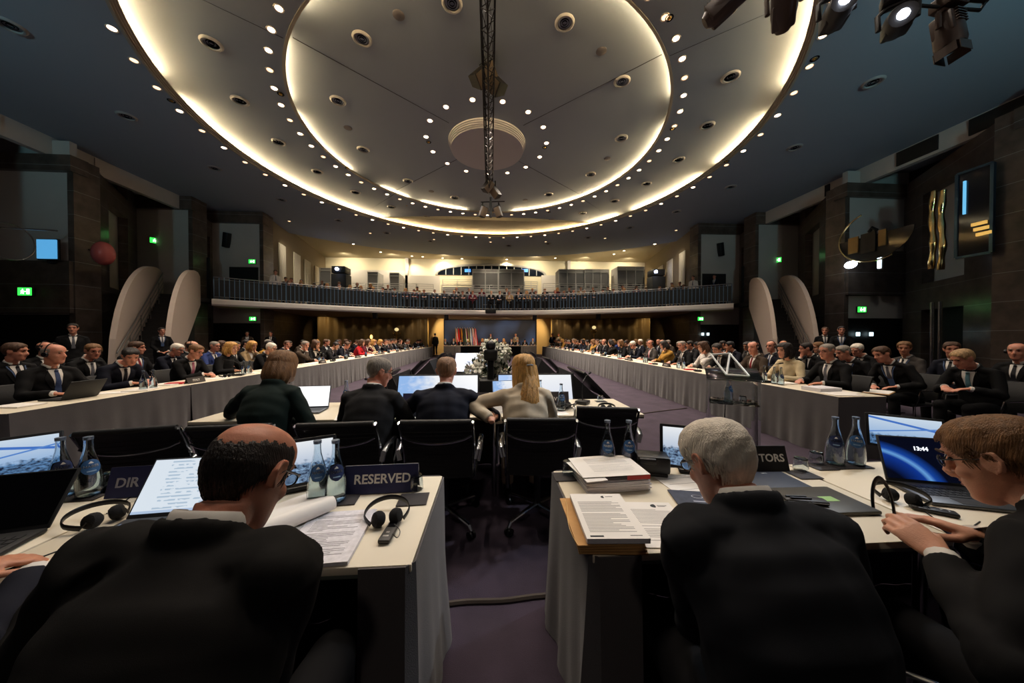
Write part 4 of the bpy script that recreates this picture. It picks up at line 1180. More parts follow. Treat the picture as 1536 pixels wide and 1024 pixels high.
    def onfront(x, h, off, sgn=1):
        """point on the jacket front: x metres sideways, h 0 at the waist .. 1 at the neck"""
        base = k.waist.lerp(k.chest, min(1, h/.36)) if h < .36 else k.chest.lerp(k.neck, (h-.36)/.64)
        F = (k.F1 if h < .36 else k.F2)*sgn
        o = base+k.X*x+F*.24
        best = None
        for tr in (tree, bod):
            loc, nr_, ix, ds = tr.ray_cast(o, -F, .36)
            if loc is not None and (best is None or ds < best[1]): best = (loc, ds)
        if best is None: return base+k.X*x+F*.08, F
        return best[0]+F*off, F
    def patch(wf, h0, h1, off, nu=7, nv=14, t=.003, sgn=1, cx=0):
        def fn(u, v):
            h = h0+(h1-h0)*v; a, c = wf(v); x = a+(c-a)*u+cx
            return onfront(x, h, off, sgn)
        return MB().slab(fn, nu, nv, t)
    style = sp.get('front', 'suit')
    if style == 'suit':
        vlow = sp.get('vlow', .18)
        out['shirt'] = patch(lambda v: (-.012-.052*v, .012+.052*v), vlow, .985, .003).mesh('shirt', M_SHIRT)
        if sp.get('tie', True):
            m1 = patch(lambda v: ((-.030+.014*v, .030-.014*v)), vlow+.0, .93, .009, 5, 12)
            p, F = onfront(0, .945, .012); m1.ball(p, (.019,.012,.017), 8, 6)
            out['tie'] = m1.mesh('tie', TIE['blue'])
        # lapels lie on top of the jacket edges
        lp = MB()
        for s in (-1, 1):
            lp.add(patch(lambda v, s=s: ((s*(.010+.052*v), s*(.030+.075*min(1, v*1.5)) if v < .66 else s*(.105-.05*(v-.66)/.34))), vlow, .99, .008, 5, 12))
        kb = mesh_to_mb(jm); kb.add(lp); bpy.data.meshes.remove(jm); jm = kb.mesh('jacket', CL['black'], ang=60)
    elif style == 'open':      # cardigan / blouse with a pale neckline
        out['shirt'] = patch(lambda v: (-.02-.05*v, .02+.05*v), .55, .985, .003).mesh('shirt', M_SHIRT)
    out['jacket'] = jm
    # shirt collar
    cc = k.neck+k.d2*(.030+k.cu*1.15)
    if style in ('suit',) or sp.get('collar'):
        pts = []
        for i in range(25):
            a = PI*.14+(2*PI-PI*.28)*i/24
            pts.append(cc+k.X*(sin(a)*.0615)+k.F2*(cos(a)*.060)+k.d2*(.012-.030*max(0, cos(a))))
        out['shirt_collar'] = MB().tube(pts, [(.005,.021)]*25, 8, up=k.d2).mesh('shirt_collar', M_SHIRT)
        for s in (-1, 1):
            E, W = k.arm[s]; out['shirt_cuff'+('#' if s > 0 else '')] = MB().cyl(W.lerp(E,.13), W.lerp(E,.0), .036, .034, 12).mesh('shirt_cuff', M_SHIRT)
    # trousers and shoes
    mb = MB()
    for s in (-1, 1):
        H, K, A = k.leg[s]
        mb.tube([H, H.lerp(K,.5), K, K.lerp(A,.35), A+V((0,0,.0))], [.098,.088,.070,.064,.056], 14)
        mb.ball(K, .069, 10, 8)
    mb.ball(k.hip-V((0,.02,.03)), (.19*b,.14,.12), 14, 10)
    out['trousers'] = remesh(mb, .016, 4, 'trousers')
    mb = MB()
    for s in (-1, 1):
        A = k.leg[s][2]
        mb.tube([A+V((0,-.07,-.05)), A+V((0,-.02,-.045)), A+V((0,.08,-.055)), A+V((0,.17,-.065)), A+V((0,.21,-.07))], [(.036,.036),(.044,.045),(.046,.034),(.042,.024),(.02,.014)], 12, up=(0,0,1))
    out['shoes'] = mb.mesh('shoes', M_SHOE)
    hst = sp.get('hair', 'short')
    if hst: out['hair'] = hair_mb(hst, k.HM, hs, sp.get('seed', 1), sp.get('strands', 0)).mesh('hair', HM['dark'], ang=70)
    if hst in ('bob', 'long'):
        # falling lengths of hair, a shaped curtain behind and beside the head
        z1 = -.135 if hst == 'bob' else -.30
        hb = MB(); S = k.HM@Matrix.Scale(hs, 4)
        def fn(u, v):
            th = PI*.42+PI*1.16*u; z = .03+(z1-.03)*v
            w_ = .094+.012*sin(PI*v)+.004*sin(u*60+sp.get('seed',1))-(.018*max(0,v-.7)/.3)
            x = sin(th)*w_; y = -.012+cos(th)*(w_+.012)-.012*v
            n_ = V((sin(th), cos(th), 0))
            return S@V((x, y, z+.01*sin(u*47)*v)), S.to_3x3()@n_
        hb.slab(fn, 40, 14, .022)
        kb = mesh_to_mb(out['hair']); kb.add(hb); out['hair'] = kb.mesh('hair', HM['dark'], ang=70)
    out['eyes'] = eyes_mb(k.HM, hs).mesh('eyes', M_EYE)
    out['eyebrows'] = brow_mb(k.HM, hs).mesh('eyebrows', M_BROW)
    out['lips'] = lip_mb(k.HM, hs).mesh('lips', M_LIP)
    if sp.get('glasses'): out['glasses'] = glasses_mb(k.HM, hs).mesh('glasses', M_FRAME)
    if sp.get('headset'):
        S = k.HM@Matrix.Scale(hs, 4); mb = MB()
        mb.tube([(.092*sin(a), -.012, .0+.132*cos(a)) for a in [-1.7+3.4*i/16 for i in range(17)]], .006, 8, M=S)
        for s in (-1, 1): mb.cyl((s*.083,-.006,-.006), (s*.104,-.006,-.006), .030, .026, 14, M=S)
        out['headphones'] = mb.mesh('headphones', M_BLACKP)
    if sp.get('lanyard'):
        ly = MB()
        for s in (-1, 1):
            pts = [onfront(s*(.085-.075*v), .98-.72*v, .014)[0] for v in [i/12 for i in range(13)]]
            ly.tube(pts, [(.007,.0025)]*13, 6, up=k.F2)
        p, F = onfront(0, .22, .018); ly.box((0,0,0), (.07,.006,.1), M=frame_M(p, F, k.d1))
        out['lanyard'] = ly.mesh('lanyard', mat('lanyard', (64,84,120), .7))
    out['_k'] = k
    return out
def assemble(ms, label, loc, rotz, group=None, mats=None, cat='person', name='person'):
    """a figure from a set of shared meshes; mats: {part: material}"""
    mats = mats or {}
    root = None
    order = ['person']+[q for q in ms if q not in ('person', '_k')]
    for part in order:
        me = ms[part]
        if not me.materials:
            me.materials.append({'person': SK[0], 'jacket': CL['black'], 'trousers': M_TROUSER}.get(part, M_TROUSER))
        o = bpy.data.objects.new(part.strip('#') if part != 'person' else name, me); C.objects.link(o)
        if part == 'person':
            root = o; o.location = loc; o.rotation_euler = (0, 0, rotz); tag(o, label, cat, group)
        else: o.parent = root
        if part in mats:
            o.material_slots[0].link = 'OBJECT'; o.material_slots[0].material = mats[part]
    return root
# ================================================================== FURNITURE AND TABLE THINGS
M_TOP = mat('table_laminate', (226,214,190), .42, var=.02, vscale=3)
M_EDGE = mat('table_edge', (92,98,90), .5)
M_SKIRT = mat('grey_cloth', (84,79,79), .9, bump=.3, bscale=300, var=.08, vscale=5, sheen=.2)
M_PAPER = mat('paper', (236,230,222), .8); M_PAPERS = mat('paper_stack', (222,218,222), .8, var=.12, vscale=60, stretch=(1,1,14))
M_INK = mat('print_ink', (96,90,88), .8); M_INKD = mat('print_dark', (40,44,46), .7)
M_LEATHER = mat('chair_leather', (17,16,17), .5, bump=.12, bscale=120)
M_CHROMED = mat('chair_chrome', (190,192,196), .18, 1.)
M_GLASS = mat('clear_glass', (236,244,248), .02, trans=1., ior=1.45)
M_WATER = mat('bottle_glass', (214,230,236), .03, trans=1., ior=1.36)
M_LABELB = mat('bottle_label', (52,92,140), .5); M_LABELD = mat('bottle_label_dark', (30,44,84), .5)
M_LETTER = mat('white_letters', (226,222,216), .6)
def acrylic():
    m = bpy.data.materials.new('acrylic'); m.use_nodes = True; N = m.node_tree.nodes; Lk = m.node_tree.links; N.clear()
    o = N.new('ShaderNodeOutputMaterial'); mx = N.new('ShaderNodeMixShader'); fr = N.new('ShaderNodeFresnel'); fr.inputs['IOR'].default_value = 1.35
    t_ = N.new('ShaderNodeBsdfTransparent'); t_.inputs['Color'].default_value = (.95,.965,.97,1); g_ = N.new('ShaderNodeBsdfGlossy'); g_.inputs['Roughness'].default_value = .04
    Lk.new(fr.outputs[0], mx.inputs[0]); Lk.new(t_.outputs[0], mx.inputs[1]); Lk.new(g_.outputs[0], mx.inputs[2]); Lk.new(mx.outputs[0], o.inputs[0]); return m
M_CAP = mat('bottle_cap', (120,132,150), .35, .6)
M_SLATE = mat('slate_mat', (44,40,42), .7)
M_SIGNB = mat('sign_navy', (34,38,78), .45); M_SIGNK = mat('sign_black', (22,20,24), .5); M_SIGNW = mat('sign_white_back', (206,202,200), .6)
M_LAPTOP = mat('laptop_grey', (84,86,90), .4, .6); M_LAPTOPK = mat('laptop_black', (18,18,20), .5)
M_KEYS = mat('lit_keys', (150,170,205), .5, emit=.25, ecol=(140,165,210)); M_KEYSD = mat('dark_keys', (26,26,28), .5)

def screen_image(name, kind, e):
    """pictures shown on the displays, all worked out in the shader from the panel's own coordinates"""
    m = bpy.data.materials.new(name); m.use_nodes = True
    nt = m.node_tree; N = nt.nodes; L = nt.links; b = N['Principled BSDF']
    b.inputs['Base Color'].default_value = (.01,.01,.012,1); b.inputs['Roughness'].default_value = .25
    tc = N.new('ShaderNodeTexCoord'); sep = N.new('ShaderNodeSeparateXYZ'); L.new(tc.outputs['Generated'], sep.inputs[0])
    def math_(op, a, c=None, clamp=False):
        n = N.new('ShaderNodeMath'); n.operation = op; n.use_clamp = clamp
        for i, q in enumerate((a, c)):
            if q is None: continue
            if isinstance(q, (int, float)): n.inputs[i].default_value = q
            else: L.new(q, n.inputs[i])
        return n.outputs[0]
    def mix(f, a, c):
        n = N.new('ShaderNodeMix'); n.data_type = 'RGBA'
        L.new(f, n.inputs['Factor'])
        for k, q in (('A', a), ('B', c)):
            if isinstance(q, tuple): n.inputs[k].default_value = (*lin(q), 1)
            else: L.new(q, n.inputs[k])
        return n.outputs['Result']
    x, y = sep.outputs['X'], sep.outputs['Z']
    nz = N.new('ShaderNodeTexNoise'); nz.inputs['Scale'].default_value = 9; nz.inputs['Detail'].default_value = 3; L.new(tc.outputs['Generated'], nz.inputs['Vector'])
    f = nz.outputs['Fac']
    n3 = N.new('ShaderNodeTexNoise'); n3.inputs['Scale'].default_value = 17; n3.inputs['Detail'].default_value = 5; L.new(tc.outputs['Generated'], n3.inputs['Vector']); f2 = n3.outputs['Fac']
    if kind == 'hall':         # pale blue hall view with a darker crowd band along the bottom
        sky = mix(math_('MULTIPLY', y, 1.), (120,170,225), (214,230,246))
        d = math_('ABSOLUTE', math_('SUBTRACT', math_('ADD', y, math_('MULTIPLY', x, .35)), .95)); streak = math_('LESS_THAN', d, .035)
        d2 = math_('ABSOLUTE', math_('SUBTRACT', math_('SUBTRACT', y, math_('MULTIPLY', x, .3)), .42)); st2 = math_('LESS_THAN', d2, .02)
        sky = mix(streak, sky, (70,120,205)); sky = mix(st2, sky, (90,140,215))
        low = math_('MULTIPLY', math_('SUBTRACT', math_('ADD', .20, math_('MULTIPLY', f, .36)), y), 14., True)
        crowd = mix(math_('MULTIPLY', math_('SUBTRACT', f2, .36), 3.4, True), (16,26,50), (104,150,200))
        col = mix(low, sky, crowd)
    elif kind == 'people':
        sky = mix(y, (130,160,200), (240,244,248))
        low = math_('MULTIPLY', math_('SUBTRACT', math_('ADD', .26, math_('MULTIPLY', f, .5)), y), 11., True)
        crowd = mix(math_('MULTIPLY', math_('SUBTRACT', f2, .36), 3.4, True), (14,24,54), (140,172,206))
        col = mix(low, sky, crowd)
    elif kind == 'hallwhite':
        sky = mix(y, (205,216,240), (246,248,250))
        d = math_('ABSOLUTE', math_('SUBTRACT', math_('ADD', y, math_('MULTIPLY', x, .3)), .62)); st = math_('LESS_THAN', d, .03)
        col = mix(st, sky, (120,150,220))
        low = math_('LESS_THAN', y, math_('ADD', -.10, math_('MULTIPLY', f, .5)))
        col = mix(low, col, (130,160,215))
        lf = math_('MULTIPLY', math_('SUBTRACT', math_('ADD', .15, math_('MULTIPLY', f, .7)), x), 2.6, True); col = mix(lf, col, (150,188,238))
    elif kind == 'doc':        # white page with pale grey lines of text
        ln = math_('FRACT', math_('MULTIPLY', y, 15.)); on = math_('LESS_THAN', ln, .42)
        ok = math_('MULTIPLY', on, math_('GREATER_THAN', f, .49)); ok = math_('MULTIPLY', ok, math_('MULTIPLY', math_('GREATER_THAN', x, .2), math_('LESS_THAN', x, .8)))
        col = mix(ok, (222,232,242), (176,196,214)); bar = math_('LESS_THAN', y, .045); col = mix(bar, col, (176,196,224))
    elif kind == 'white':
        col = mix(y, (248,250,252), (255,255,255))
    elif kind == 'earth':      # blue planet limb over black
        cx = math_('SUBTRACT', x, -.30); cy = math_('SUBTRACT', y, -.38)
        r = math_('SQRT', math_('ADD', math_('MULTIPLY', math_('MULTIPLY', cx, cx), 1.5), math_('MULTIPLY', cy, cy)))
        rim = math_('SUBTRACT', 1., math_('MULTIPLY', math_('ABSOLUTE', math_('SUBTRACT', r, 1.1)), 14.), True)
        disk = math_('SUBTRACT', 1., math_('MULTIPLY', math_('ABSOLUTE', math_('SUBTRACT', r, 1.02)), 3.2), True)
        col = mix(disk, (4,8,26), (16,56,150)); col = mix(rim, col, (130,196,250))
        gl = math_('SUBTRACT', 1., math_('MULTIPLY', math_('ABSOLUTE', math_('SUBTRACT', r, 1.16)), 6.), True); col = mix(math_('MULTIPLY', gl, .55), col, (30,90,200))
    L.new(col, b.inputs['Emission Color']); b.inputs['Emission Strength'].default_value = e
    return m
S_HALL = screen_image('screen_hall', 'hall', .42); S_PEOPLE = screen_image('screen_people', 'people', .45); S_HALLW = screen_image('screen_hall_pale', 'hallwhite', .47)
S_DOC = screen_image('screen_document', 'doc', .47); S_WHITE = screen_image('screen_white', 'white', .7); S_EARTH = screen_image('screen_planet', 'earth', .4)

# ---- swivel conference chair (sitter faces +y)
def swivel_chair(loc, rotz, label, group=None):
    t = thing('swivel_chair', label, 'chair', loc, rotz, group)
    W = .235
    def back(u, v):                     # v 0 bottom .. 1 top
        z = .44+.44*v; y = -.20-.10*v-.05*v*v+.03*sin(PI*v); x = (u-.5)*2*W
        return V((x, y-.012*cos((u-.5)*PI), z)), V((0,-1,.2)).normalized()
    obj('backrest', MB().slab(back, 9, 20, .016), M_LEATHER, t)
    mb = MB()
    for i in range(12):
        v = .06+.07*i; p, n = back(.5, v); mb.tube([back(0, v)[0]+V((0,-.009,0)), back(.5, v)[0]+V((0,-.009,0)), back(1, v)[0]+V((0,-.009,0))], .004, 5)
    obj('back_piping', mb, M_LEATHER, t)
    p0, p1 = back(0, 1)[0], back(1, 1)[0]
    obj('head_roll', MB().tube([p0, (p0+p1)/2+V((0,-.004,0)), p1], .02, 10), M_LEATHER, t)
    def seat(u, v):
        return V(((u-.5)*2*W, -.2+.46*v, .44+.018*v+.012*cos(PI*v)-.03*max(0, v-.85)*6*.15)), V((0,0,1))
    obj('seat', MB().slab(seat, 9, 12, .03), M_LEATHER, t)
    for s in (-1, 1):
        pts = [back(.5+s*.5, v)[0]+V((s*.012,0,0)) for v in [1,.8,.6,.4,.2,.05]]+[V((s*(W+.012),-.17,.43)), V((s*(W+.012),.1,.45)), V((s*(W+.012),.25,.45))]
        obj('side_rail', MB().tube(pts, [(.009,.017)]*len(pts), 8), M_CHROMED, t)
        pts = [V((s*(W+.03),-.275,.60)), V((s*(W+.045),-.27,.665)), V((s*(W+.05),-.2,.685)), V((s*(W+.05),.02,.68)), V((s*(W+.05),.075,.65)), V((s*(W+.04),.085,.55)), V((s*(W+.02),.05,.46))]
        obj('armrest', MB().tube(pts, [(.018,.009)]*len(pts), 8), M_CHROMED, t)
    pa, pb = back(0, .80)[0], back(1, .80)[0]
    n = 10; pts = [pa.lerp(pb, i/n)+V((0,-.028-.03*sin(PI*i/n),-.012-.045*sin(PI*i/n)**.6)) for i in range(n+1)]
    obj('stretcher', MB().tube(pts, .0095, 8), M_CHROMED, t)
    obj('column', MB().cyl((0,0,.1), (0,0,.43), .024, .03, 12).box((0,0,.425), (.2,.2,.03), .01), M_BLACKP, t)
    for i in range(4):
        a = PI/4+PI/2*i; d = V((cos(a), sin(a), 0))
        l = obj('leg', MB().tube([d*.02+V((0,0,.125)), d*.16+V((0,0,.115)), d*.30+V((0,0,.095)), d*.315+V((0,0,.06))], [(.02,.016),(.017,.013),(.014,.010),(.011,.011)], 8), M_CHROMED, t)
        mb = MB()
        q = V((-d.y, d.x, 0)); e = d*.315+V((0,0,.03))
        mb.cyl(e-q*.022, e-q*.006, .03, seg=14); mb.cyl(e+q*.006, e+q*.022, .03, seg=14)
        obj('caster', mb, M_BLACKP, l)
    return t
# ---- simple stacking chair for the side rows
def row_chair(loc, rotz, label, group):
    t = thing('row_chair', label, 'chair', loc, rotz, group)
    mb = MB().slab(lambda u, v: (V(((u-.5)*.44, -.21-.10*v+.02*sin(PI*v), .50+.38*v)), V((0,-1,.25)).normalized()), 5, 8, .03)
    obj('backrest', mb, M_LEATHER, t)
    obj('seat', MB().box((0,0,.435), (.45,.44,.045), .018), M_LEATHER, t)
    mb = MB()
    for s in (-1, 1):
        mb.tube([(s*.225,-.27,.62),(s*.225,-.22,.45),(s*.225,.2,.42),(s*.225,.2,.012),(s*.225,-.24,.012)], .011, 6)
        mb.tube([(s*.235,-.26,.64),(s*.25,-.1,.655),(s*.25,.12,.65),(s*.24,.16,.5),(s*.225,.17,.43)], .011, 6)
    obj('frame', mb, M_CHROMED, t)
    return t

# ---- tables with cloth skirts
def skirted_table(name, label, x0, x1, y0, y1, sides, seed, group=None, edge=M_EDGE, wrap=0., split=None):
    """sides: set of 'n' (near), 'f' (far), 'l', 'r' that carry the cloth"""
    t = thing(name, label, 'table', ((x0+x1)/2, (y0+y1)/2, 0), 0, group)
    w, d = x1-x0, y1-y0
    obj('tabletop', MB().box((0,0,.727), (w-.002,d-.002,.026), .004), [M_TOP], t)
    obj('edge_band', MB().box((0,0,.716), (w-.006,d-.006,.03), .003), edge, t)
    for sx in (-1, 1):
        for sy in (-1, 1):
            obj('leg', MB().cyl((sx*(w/2-.06), sy*(d/2-.06), 0), (sx*(w/2-.06), sy*(d/2-.06), .70), .02, seg=10), M_CHROMED, t)
    rnd = random.Random(seed)
    def run(pts, seed):
        """cloth hung along a polyline of (x, y) with outward normals to the right of travel"""
        segs = []; L = 0; out = []
        for a, b in zip(pts, pts[1:]):
            l = (V(b)-V(a)).length; segs.append((L, l, V(a), V(b))); L += l
        n = max(8, int(L/.035)); ph = rnd.uniform(0, 6)
        def at(u):
            s_ = u*L
            for (o, l, a, b) in segs:
                if s_ <= o+l+1e-6:
                    q = a.lerp(b, (s_-o)/l); dd = (b-a).normalized(); return q, V((dd.y, -dd.x, 0)), s_
            return segs[-1][3], V((0,0,0)), s_
        def fn(u, v):
            q, nn, s_ = at(u); z = .735*(1-v)+.004
            a = (v**1.3)*(.016*sin(s_*9+ph)+.012*sin(s_*21+2*ph+v)+.010*sin(s_*37+ph*3))+.022*v
            p = V((q.x, q.y, z))+V((nn.x, nn.y, 0))*(a+.006); return p, V((nn.x, nn.y, 0))
        return MB().slab(fn, n+1, 9, .006)
    hx, hy = w/2, d/2
    order = []
    if sides == 'R1': poly = [(-hx+.20,-hy),(-hx,-hy),(-hx,hy),(hx,hy)]; poly = [(hx,hy),(-hx,hy),(-hx,-hy),(-hx+.16,-hy)]
    elif sides == 'L1': poly = [(hx-.16,-hy),(hx,-hy),(hx,hy),(-hx,hy)]
    elif sides == 'far': poly = [(hx,hy),(-hx,hy)]
    elif sides == 'pres': poly = None
    elif sides == 'left': poly = [(hx,-hy),(hx,hy)]
    elif sides == 'leftend': poly = [(-hx+.1,-hy),(hx,-hy),(hx,hy)]
    elif sides == 'right': poly = [(-hx,hy),(-hx,-hy)]
    elif sides == 'rightend': poly = [(-hx,hy),(-hx,-hy),(hx-.02,-hy)]
    elif sides == 'near': poly = [(-hx,-hy),(hx,-hy)]
    if poly:
        if sides == 'far' or sides == 'R1': pass
        P3 = [V((p[0], p[1], 0)) for p in poly]
        # travel so that the outward normal lies on the right hand
        c = sum(((P3[i+1]-P3[i]).cross(V((0,0,0))-P3[i])).z for i in range(len(P3)-1))
        if c < 0: P3.reverse()
        obj('skirt', run(P3, seed), M_SKIRT, t)
    return t

# ---- bottles, glasses, mats
def make_bottle(lab, label_mat, full=True, h=.262, word='NABES'):
    t = thing('water_bottle', lab, 'bottle')
    k = h/.262
    prof = [(.002,0),(.034,0),(.0405,.006),(.0425,.03),(.042,.075),(.037,.115),(.0285,.15),(.021,.18),(.0155,.205),(.0138,.225),(.0138,.25)]
    prof = [(r, z*k) for r, z in prof]
    inner = [(max(.001, r-.003), z+(.004*k if i < 2 else 0)) for i, (r, z) in enumerate(prof)]
    obj('glass_body', MB().lathe(prof+inner[::-1], 24, close=True), M_GLASS, t)
    lv = [(r-.0034, z+.0015) for r, z in inner[:7 if full else 5]]
    obj('water', MB().lathe(lv+[(.001, lv[-1][1])], 20), M_WATER, t)
    obj('cap', MB().lathe([(.001,.249*k),(.0155,.249*k),(.0158,.262*k),(.001,.2635*k)], 16), M_CAP, t)
    # round label on the front (towards -y) that follows the bottle's taper
    def rad(z):
        for (a, za), (b, zb) in zip(prof, prof[1:]):
            if za <= z <= zb: return a+(b-a)*(z-za)/max(1e-6, zb-za)
        return .03
    def fn(u, v):
        z = (.098+.066*v)*k; hw = .030*math.sqrt(max(.02, 1-(2*v-1)**2))*1.05; s_ = (u-.5)*2*hw; r = rad(z)+.0012; a = s_/r
        return V((r*sin(a), -r*cos(a), z)), V((sin(a), -cos(a), .25)).normalized()
    l = obj('label', MB().slab(fn, 11, 11, .0006), label_mat, t)
    me = text_mesh(word, .0155, .0003); me.materials.clear(); me.materials.append(M_LETTER)
    for v in me.vertices:
        z = .134*k+v.co.y; r = rad(z)+.0024; a = v.co.x/r; v.co = (r*sin(a), -r*cos(a), z)
    o = bpy.data.objects.new('lettering', me); C.objects.link(o); o.parent = l
    def crest(u, v): 
        z = (.147+.009*v)*k; s_ = (u-.5)*.016*(1-v*.8); r = rad(z)+.002; a = s_/r
        return V((r*sin(a), -r*cos(a), z)), V((sin(a), -cos(a), .3)).normalized()
    obj('crest', MB().slab(crest, 4, 4, .0004), M_LETTER, l)
    mbk = MB().slab(lambda u, v: ((lambda z, r, a: (V((r*sin(a), -r*cos(a), z)), V((sin(a), -cos(a), .2)).normalized()))((.112+.005*v)*k, rad((.112+.005*v)*k)+.0022, (u-.5)*.026/rad(.115*k))), 5, 3, .0004)
    obj('small_print', mbk, mat('label_print', (140,170,200), .6), l)
    return t
def make_tumbler(lab, down=True):
    t = thing('drinking_glass', lab, 'glass')
    pr = [(.028,0),(.031,.03),(.033,.062),(.0335,.066),(.0315,.066),(.0295,.03),(.026,.006),(.001,.006)] if not down else [(.0335,0),(.0325,.03),(.0295,.058),(.027,.064),(.001,.066),(.001,.058),(.0255,.056),(.030,.03),(.0315,0)]
    if not down: pr = [(.001,0)]+pr
    me = MB().lathe(pr, 24, close=True)
    o = obj('bowl', me, M_GLASS, t)
    return t
def slate(loc, rotz, lab, w=.12, d=.09):
    return tag(obj('coaster_mat', MB().box((0,0,.002), (w,d,.003), .001), M_SLATE, loc=loc, rotz=rotz), lab, 'coaster')
def tent_sign(loc, rotz, w, h, front, back, words, lab, tilt=.28, size=.05, align='CENTER', wc=None):
    t = thing('name_sign', lab, 'sign', loc, rotz)
    dp = h*math.tan(tilt)
    def fn(s): return lambda u, v: (V(((u-.5)*w, s*dp*(1-v), h*v+.001)), V((0, s, .28)).normalized())
    f = obj('front_panel', MB().slab(fn(-1), 2, 2, .002), front, t, smooth=False)
    obj('back_panel', MB().slab(fn(1), 2, 2, .002), back, t, smooth=False)
    M0 = TR(0,-dp*.5-.0022,h*.5)@RX(PI/2-tilt)
    for (txt, sz, dx, dz) in words:
        lettering(txt, sz, wc or M_LETTER, f, M0@TR(dx, dz-h*.5, .0005), align)
    return t
# ---- displays, laptops
def monitor(loc, rotz, w, h, tilt, img, lab, base=True, lift=.03):
    t = thing('table_monitor', lab, 'monitor', loc, rotz)
    M = TR(0,0,lift+h/2*cos(tilt))@RX(-tilt)
    obj('casing', MB().box((0,.008,0), (w+.03,.016,h+.03), .006, M=M), M_BLACKP, t)
    g = MB().box((0,-.002,0), (w,.003,h))
    o = obj('screen', g, img, t, smooth=False); o.matrix_local = M
    if base:
        obj('stand', MB().box((0,.07,.012), (w*.5,.16,.022), .008).tube([(0,.10,.02),(0,.07,lift+h*.35)], .014, 8), M_BLACKP, t)
    return t
def laptop(loc, rotz, w, d, tilt, img, lab, body=M_LAPTOP, keys=M_KEYSD, depth=None, words=None):
    t = thing('laptop', lab, 'laptop', loc, rotz)
    obj('base', MB().box((0,-d/2,.008), (w,d,.015), .005), body, t)
    mb = MB(); n = 12
    for r in range(4):
        for c in range(n):
            if r == 0 and 3 < c < 8: continue
            mb.box((-w*.44+w*.88*(c+.5)/n, -d*.62+d*.125*r, .0168), (w*.88/n*.82, d*.10, .0016))
        if r == 0: mb.box((0,-d*.62,.0168), (w*.28,d*.1,.0016))
    obj('keyboard', mb, keys, t, smooth=False)
    obj('touchpad', MB().box((0,-d*.84,.016), (w*.34,d*.24,.001)), mat('touchpad', (60,61,64), .35), t, smooth=False)
    M = TR(0,0,.012)@RX(-tilt)
    lid = obj('lid', MB().box((0,.004,d*.5), (w,.008,d), .004, M=M), body, t)
    s = obj('screen', MB().box((0,0,0), (w*.95,.002,d*.90)), img, lid, smooth=False); s.matrix_local = M@TR(0,-.0012,d*.52)
    if words:
        for (txt, sz, dz) in words: lettering(txt, sz, mat('screen_text', (230,236,244), .4, emit=.8), lid, M@TR(0,-.0032,d*dz)@RX(PI/2))
    return t
def headset(loc, rotz, lab, flat=True, sc=1., grp=None):
    """lies on its side: the band makes a low arch, both ear pads rest on the table inside it"""
    t = thing('headset', lab, 'headphones', loc, rotz, grp)
    pts = []
    for i in range(25):
        a = -2.15+4.3*i/24; pts.append((.082*sc*sin(a)*(1 if abs(a) < 1.6 else 1-.25*(abs(a)-1.6)), .02*sc+.085*sc*cos(a), .012+.030*sc*max(0, cos(a*.7))))
    obj('headband', MB().tube(pts, [(.003*sc,.010*sc)]*25, 8, up=(0,0,1)), M_BLACKP, t)
    for s in (-1, 1):
        p = V((s*.034*sc, -.028*sc, .029*sc)); d = V((s*.80, -.35, .22)).normalized()
        e = obj('earpad', MB().tube([p-d*.022*sc, p-d*.012*sc, p, p+d*.012*sc, p+d*.016*sc], [.020*sc,.027*sc,.028*sc,.024*sc,.017*sc], 16), mat('foam_black', (16,15,16), .9, bump=.4, bscale=400), t)
        obj('disc', MB().cyl(p-d*.0225*sc, p-d*.0245*sc, .014*sc, seg=14), M_STEEL, e)
        obj('arm', MB().tube([V(pts[0 if s < 0 else -1]), p+d*.016*sc], .004*sc, 6), M_BLACKP, t)
    return t
def receiver(loc, rotz, lab):
    t = thing('interpreter_receiver', lab, 'receiver', loc, rotz)
    obj('body', MB().box((0,0,.009), (.042,.125,.016), .006), mat('receiver_body', (44,42,42), .4), t)
    obj('display', MB().box((0,.03,.0178), (.03,.035,.001)), mat('receiver_glass', (16,16,18), .1), t, smooth=False)
    obj('button', MB().box((0,-.02,.018), (.012,.01,.002), .001).box((0,-.04,.018), (.02,.008,.002), .001), M_STEEL, t)
    return t
def cable(pts, lab, r=.0022, m=None, sm=6):
    # Catmull-Rom through the points
    P = [V(p) for p in pts]; out = []
    for i in range(len(P)-1):
        a, b, c, d = P[max(i-1,0)], P[i], P[i+1], P[min(i+2,len(P)-1)]
        for q in range(sm):
            u = q/sm; out.append(.5*((2*b)+(c-a)*u+(2*a-5*b+4*c-d)*u*u+(3*b-a-3*c+d)*u**3))
    out.append(P[-1])
    return tag(obj('cable', MB().tube(out, r, 6), m or M_BLACKP), lab, 'cable')
def text_lines(mb, w, d, z, n, rnd, top=.12, left=.12):
    for i in range(n):
        y = d/2-d*top-(d*(1-top-.1))*i/n
        if rnd.random() < .13: continue
        x0 = -w/2+w*left; x1 = w/2-w*left*(1 if rnd.random() < .75 else rnd.uniform(1.5, 5))
        mb.box(((x0+x1)/2, y, z), (x1-x0, d*.006, .0003))
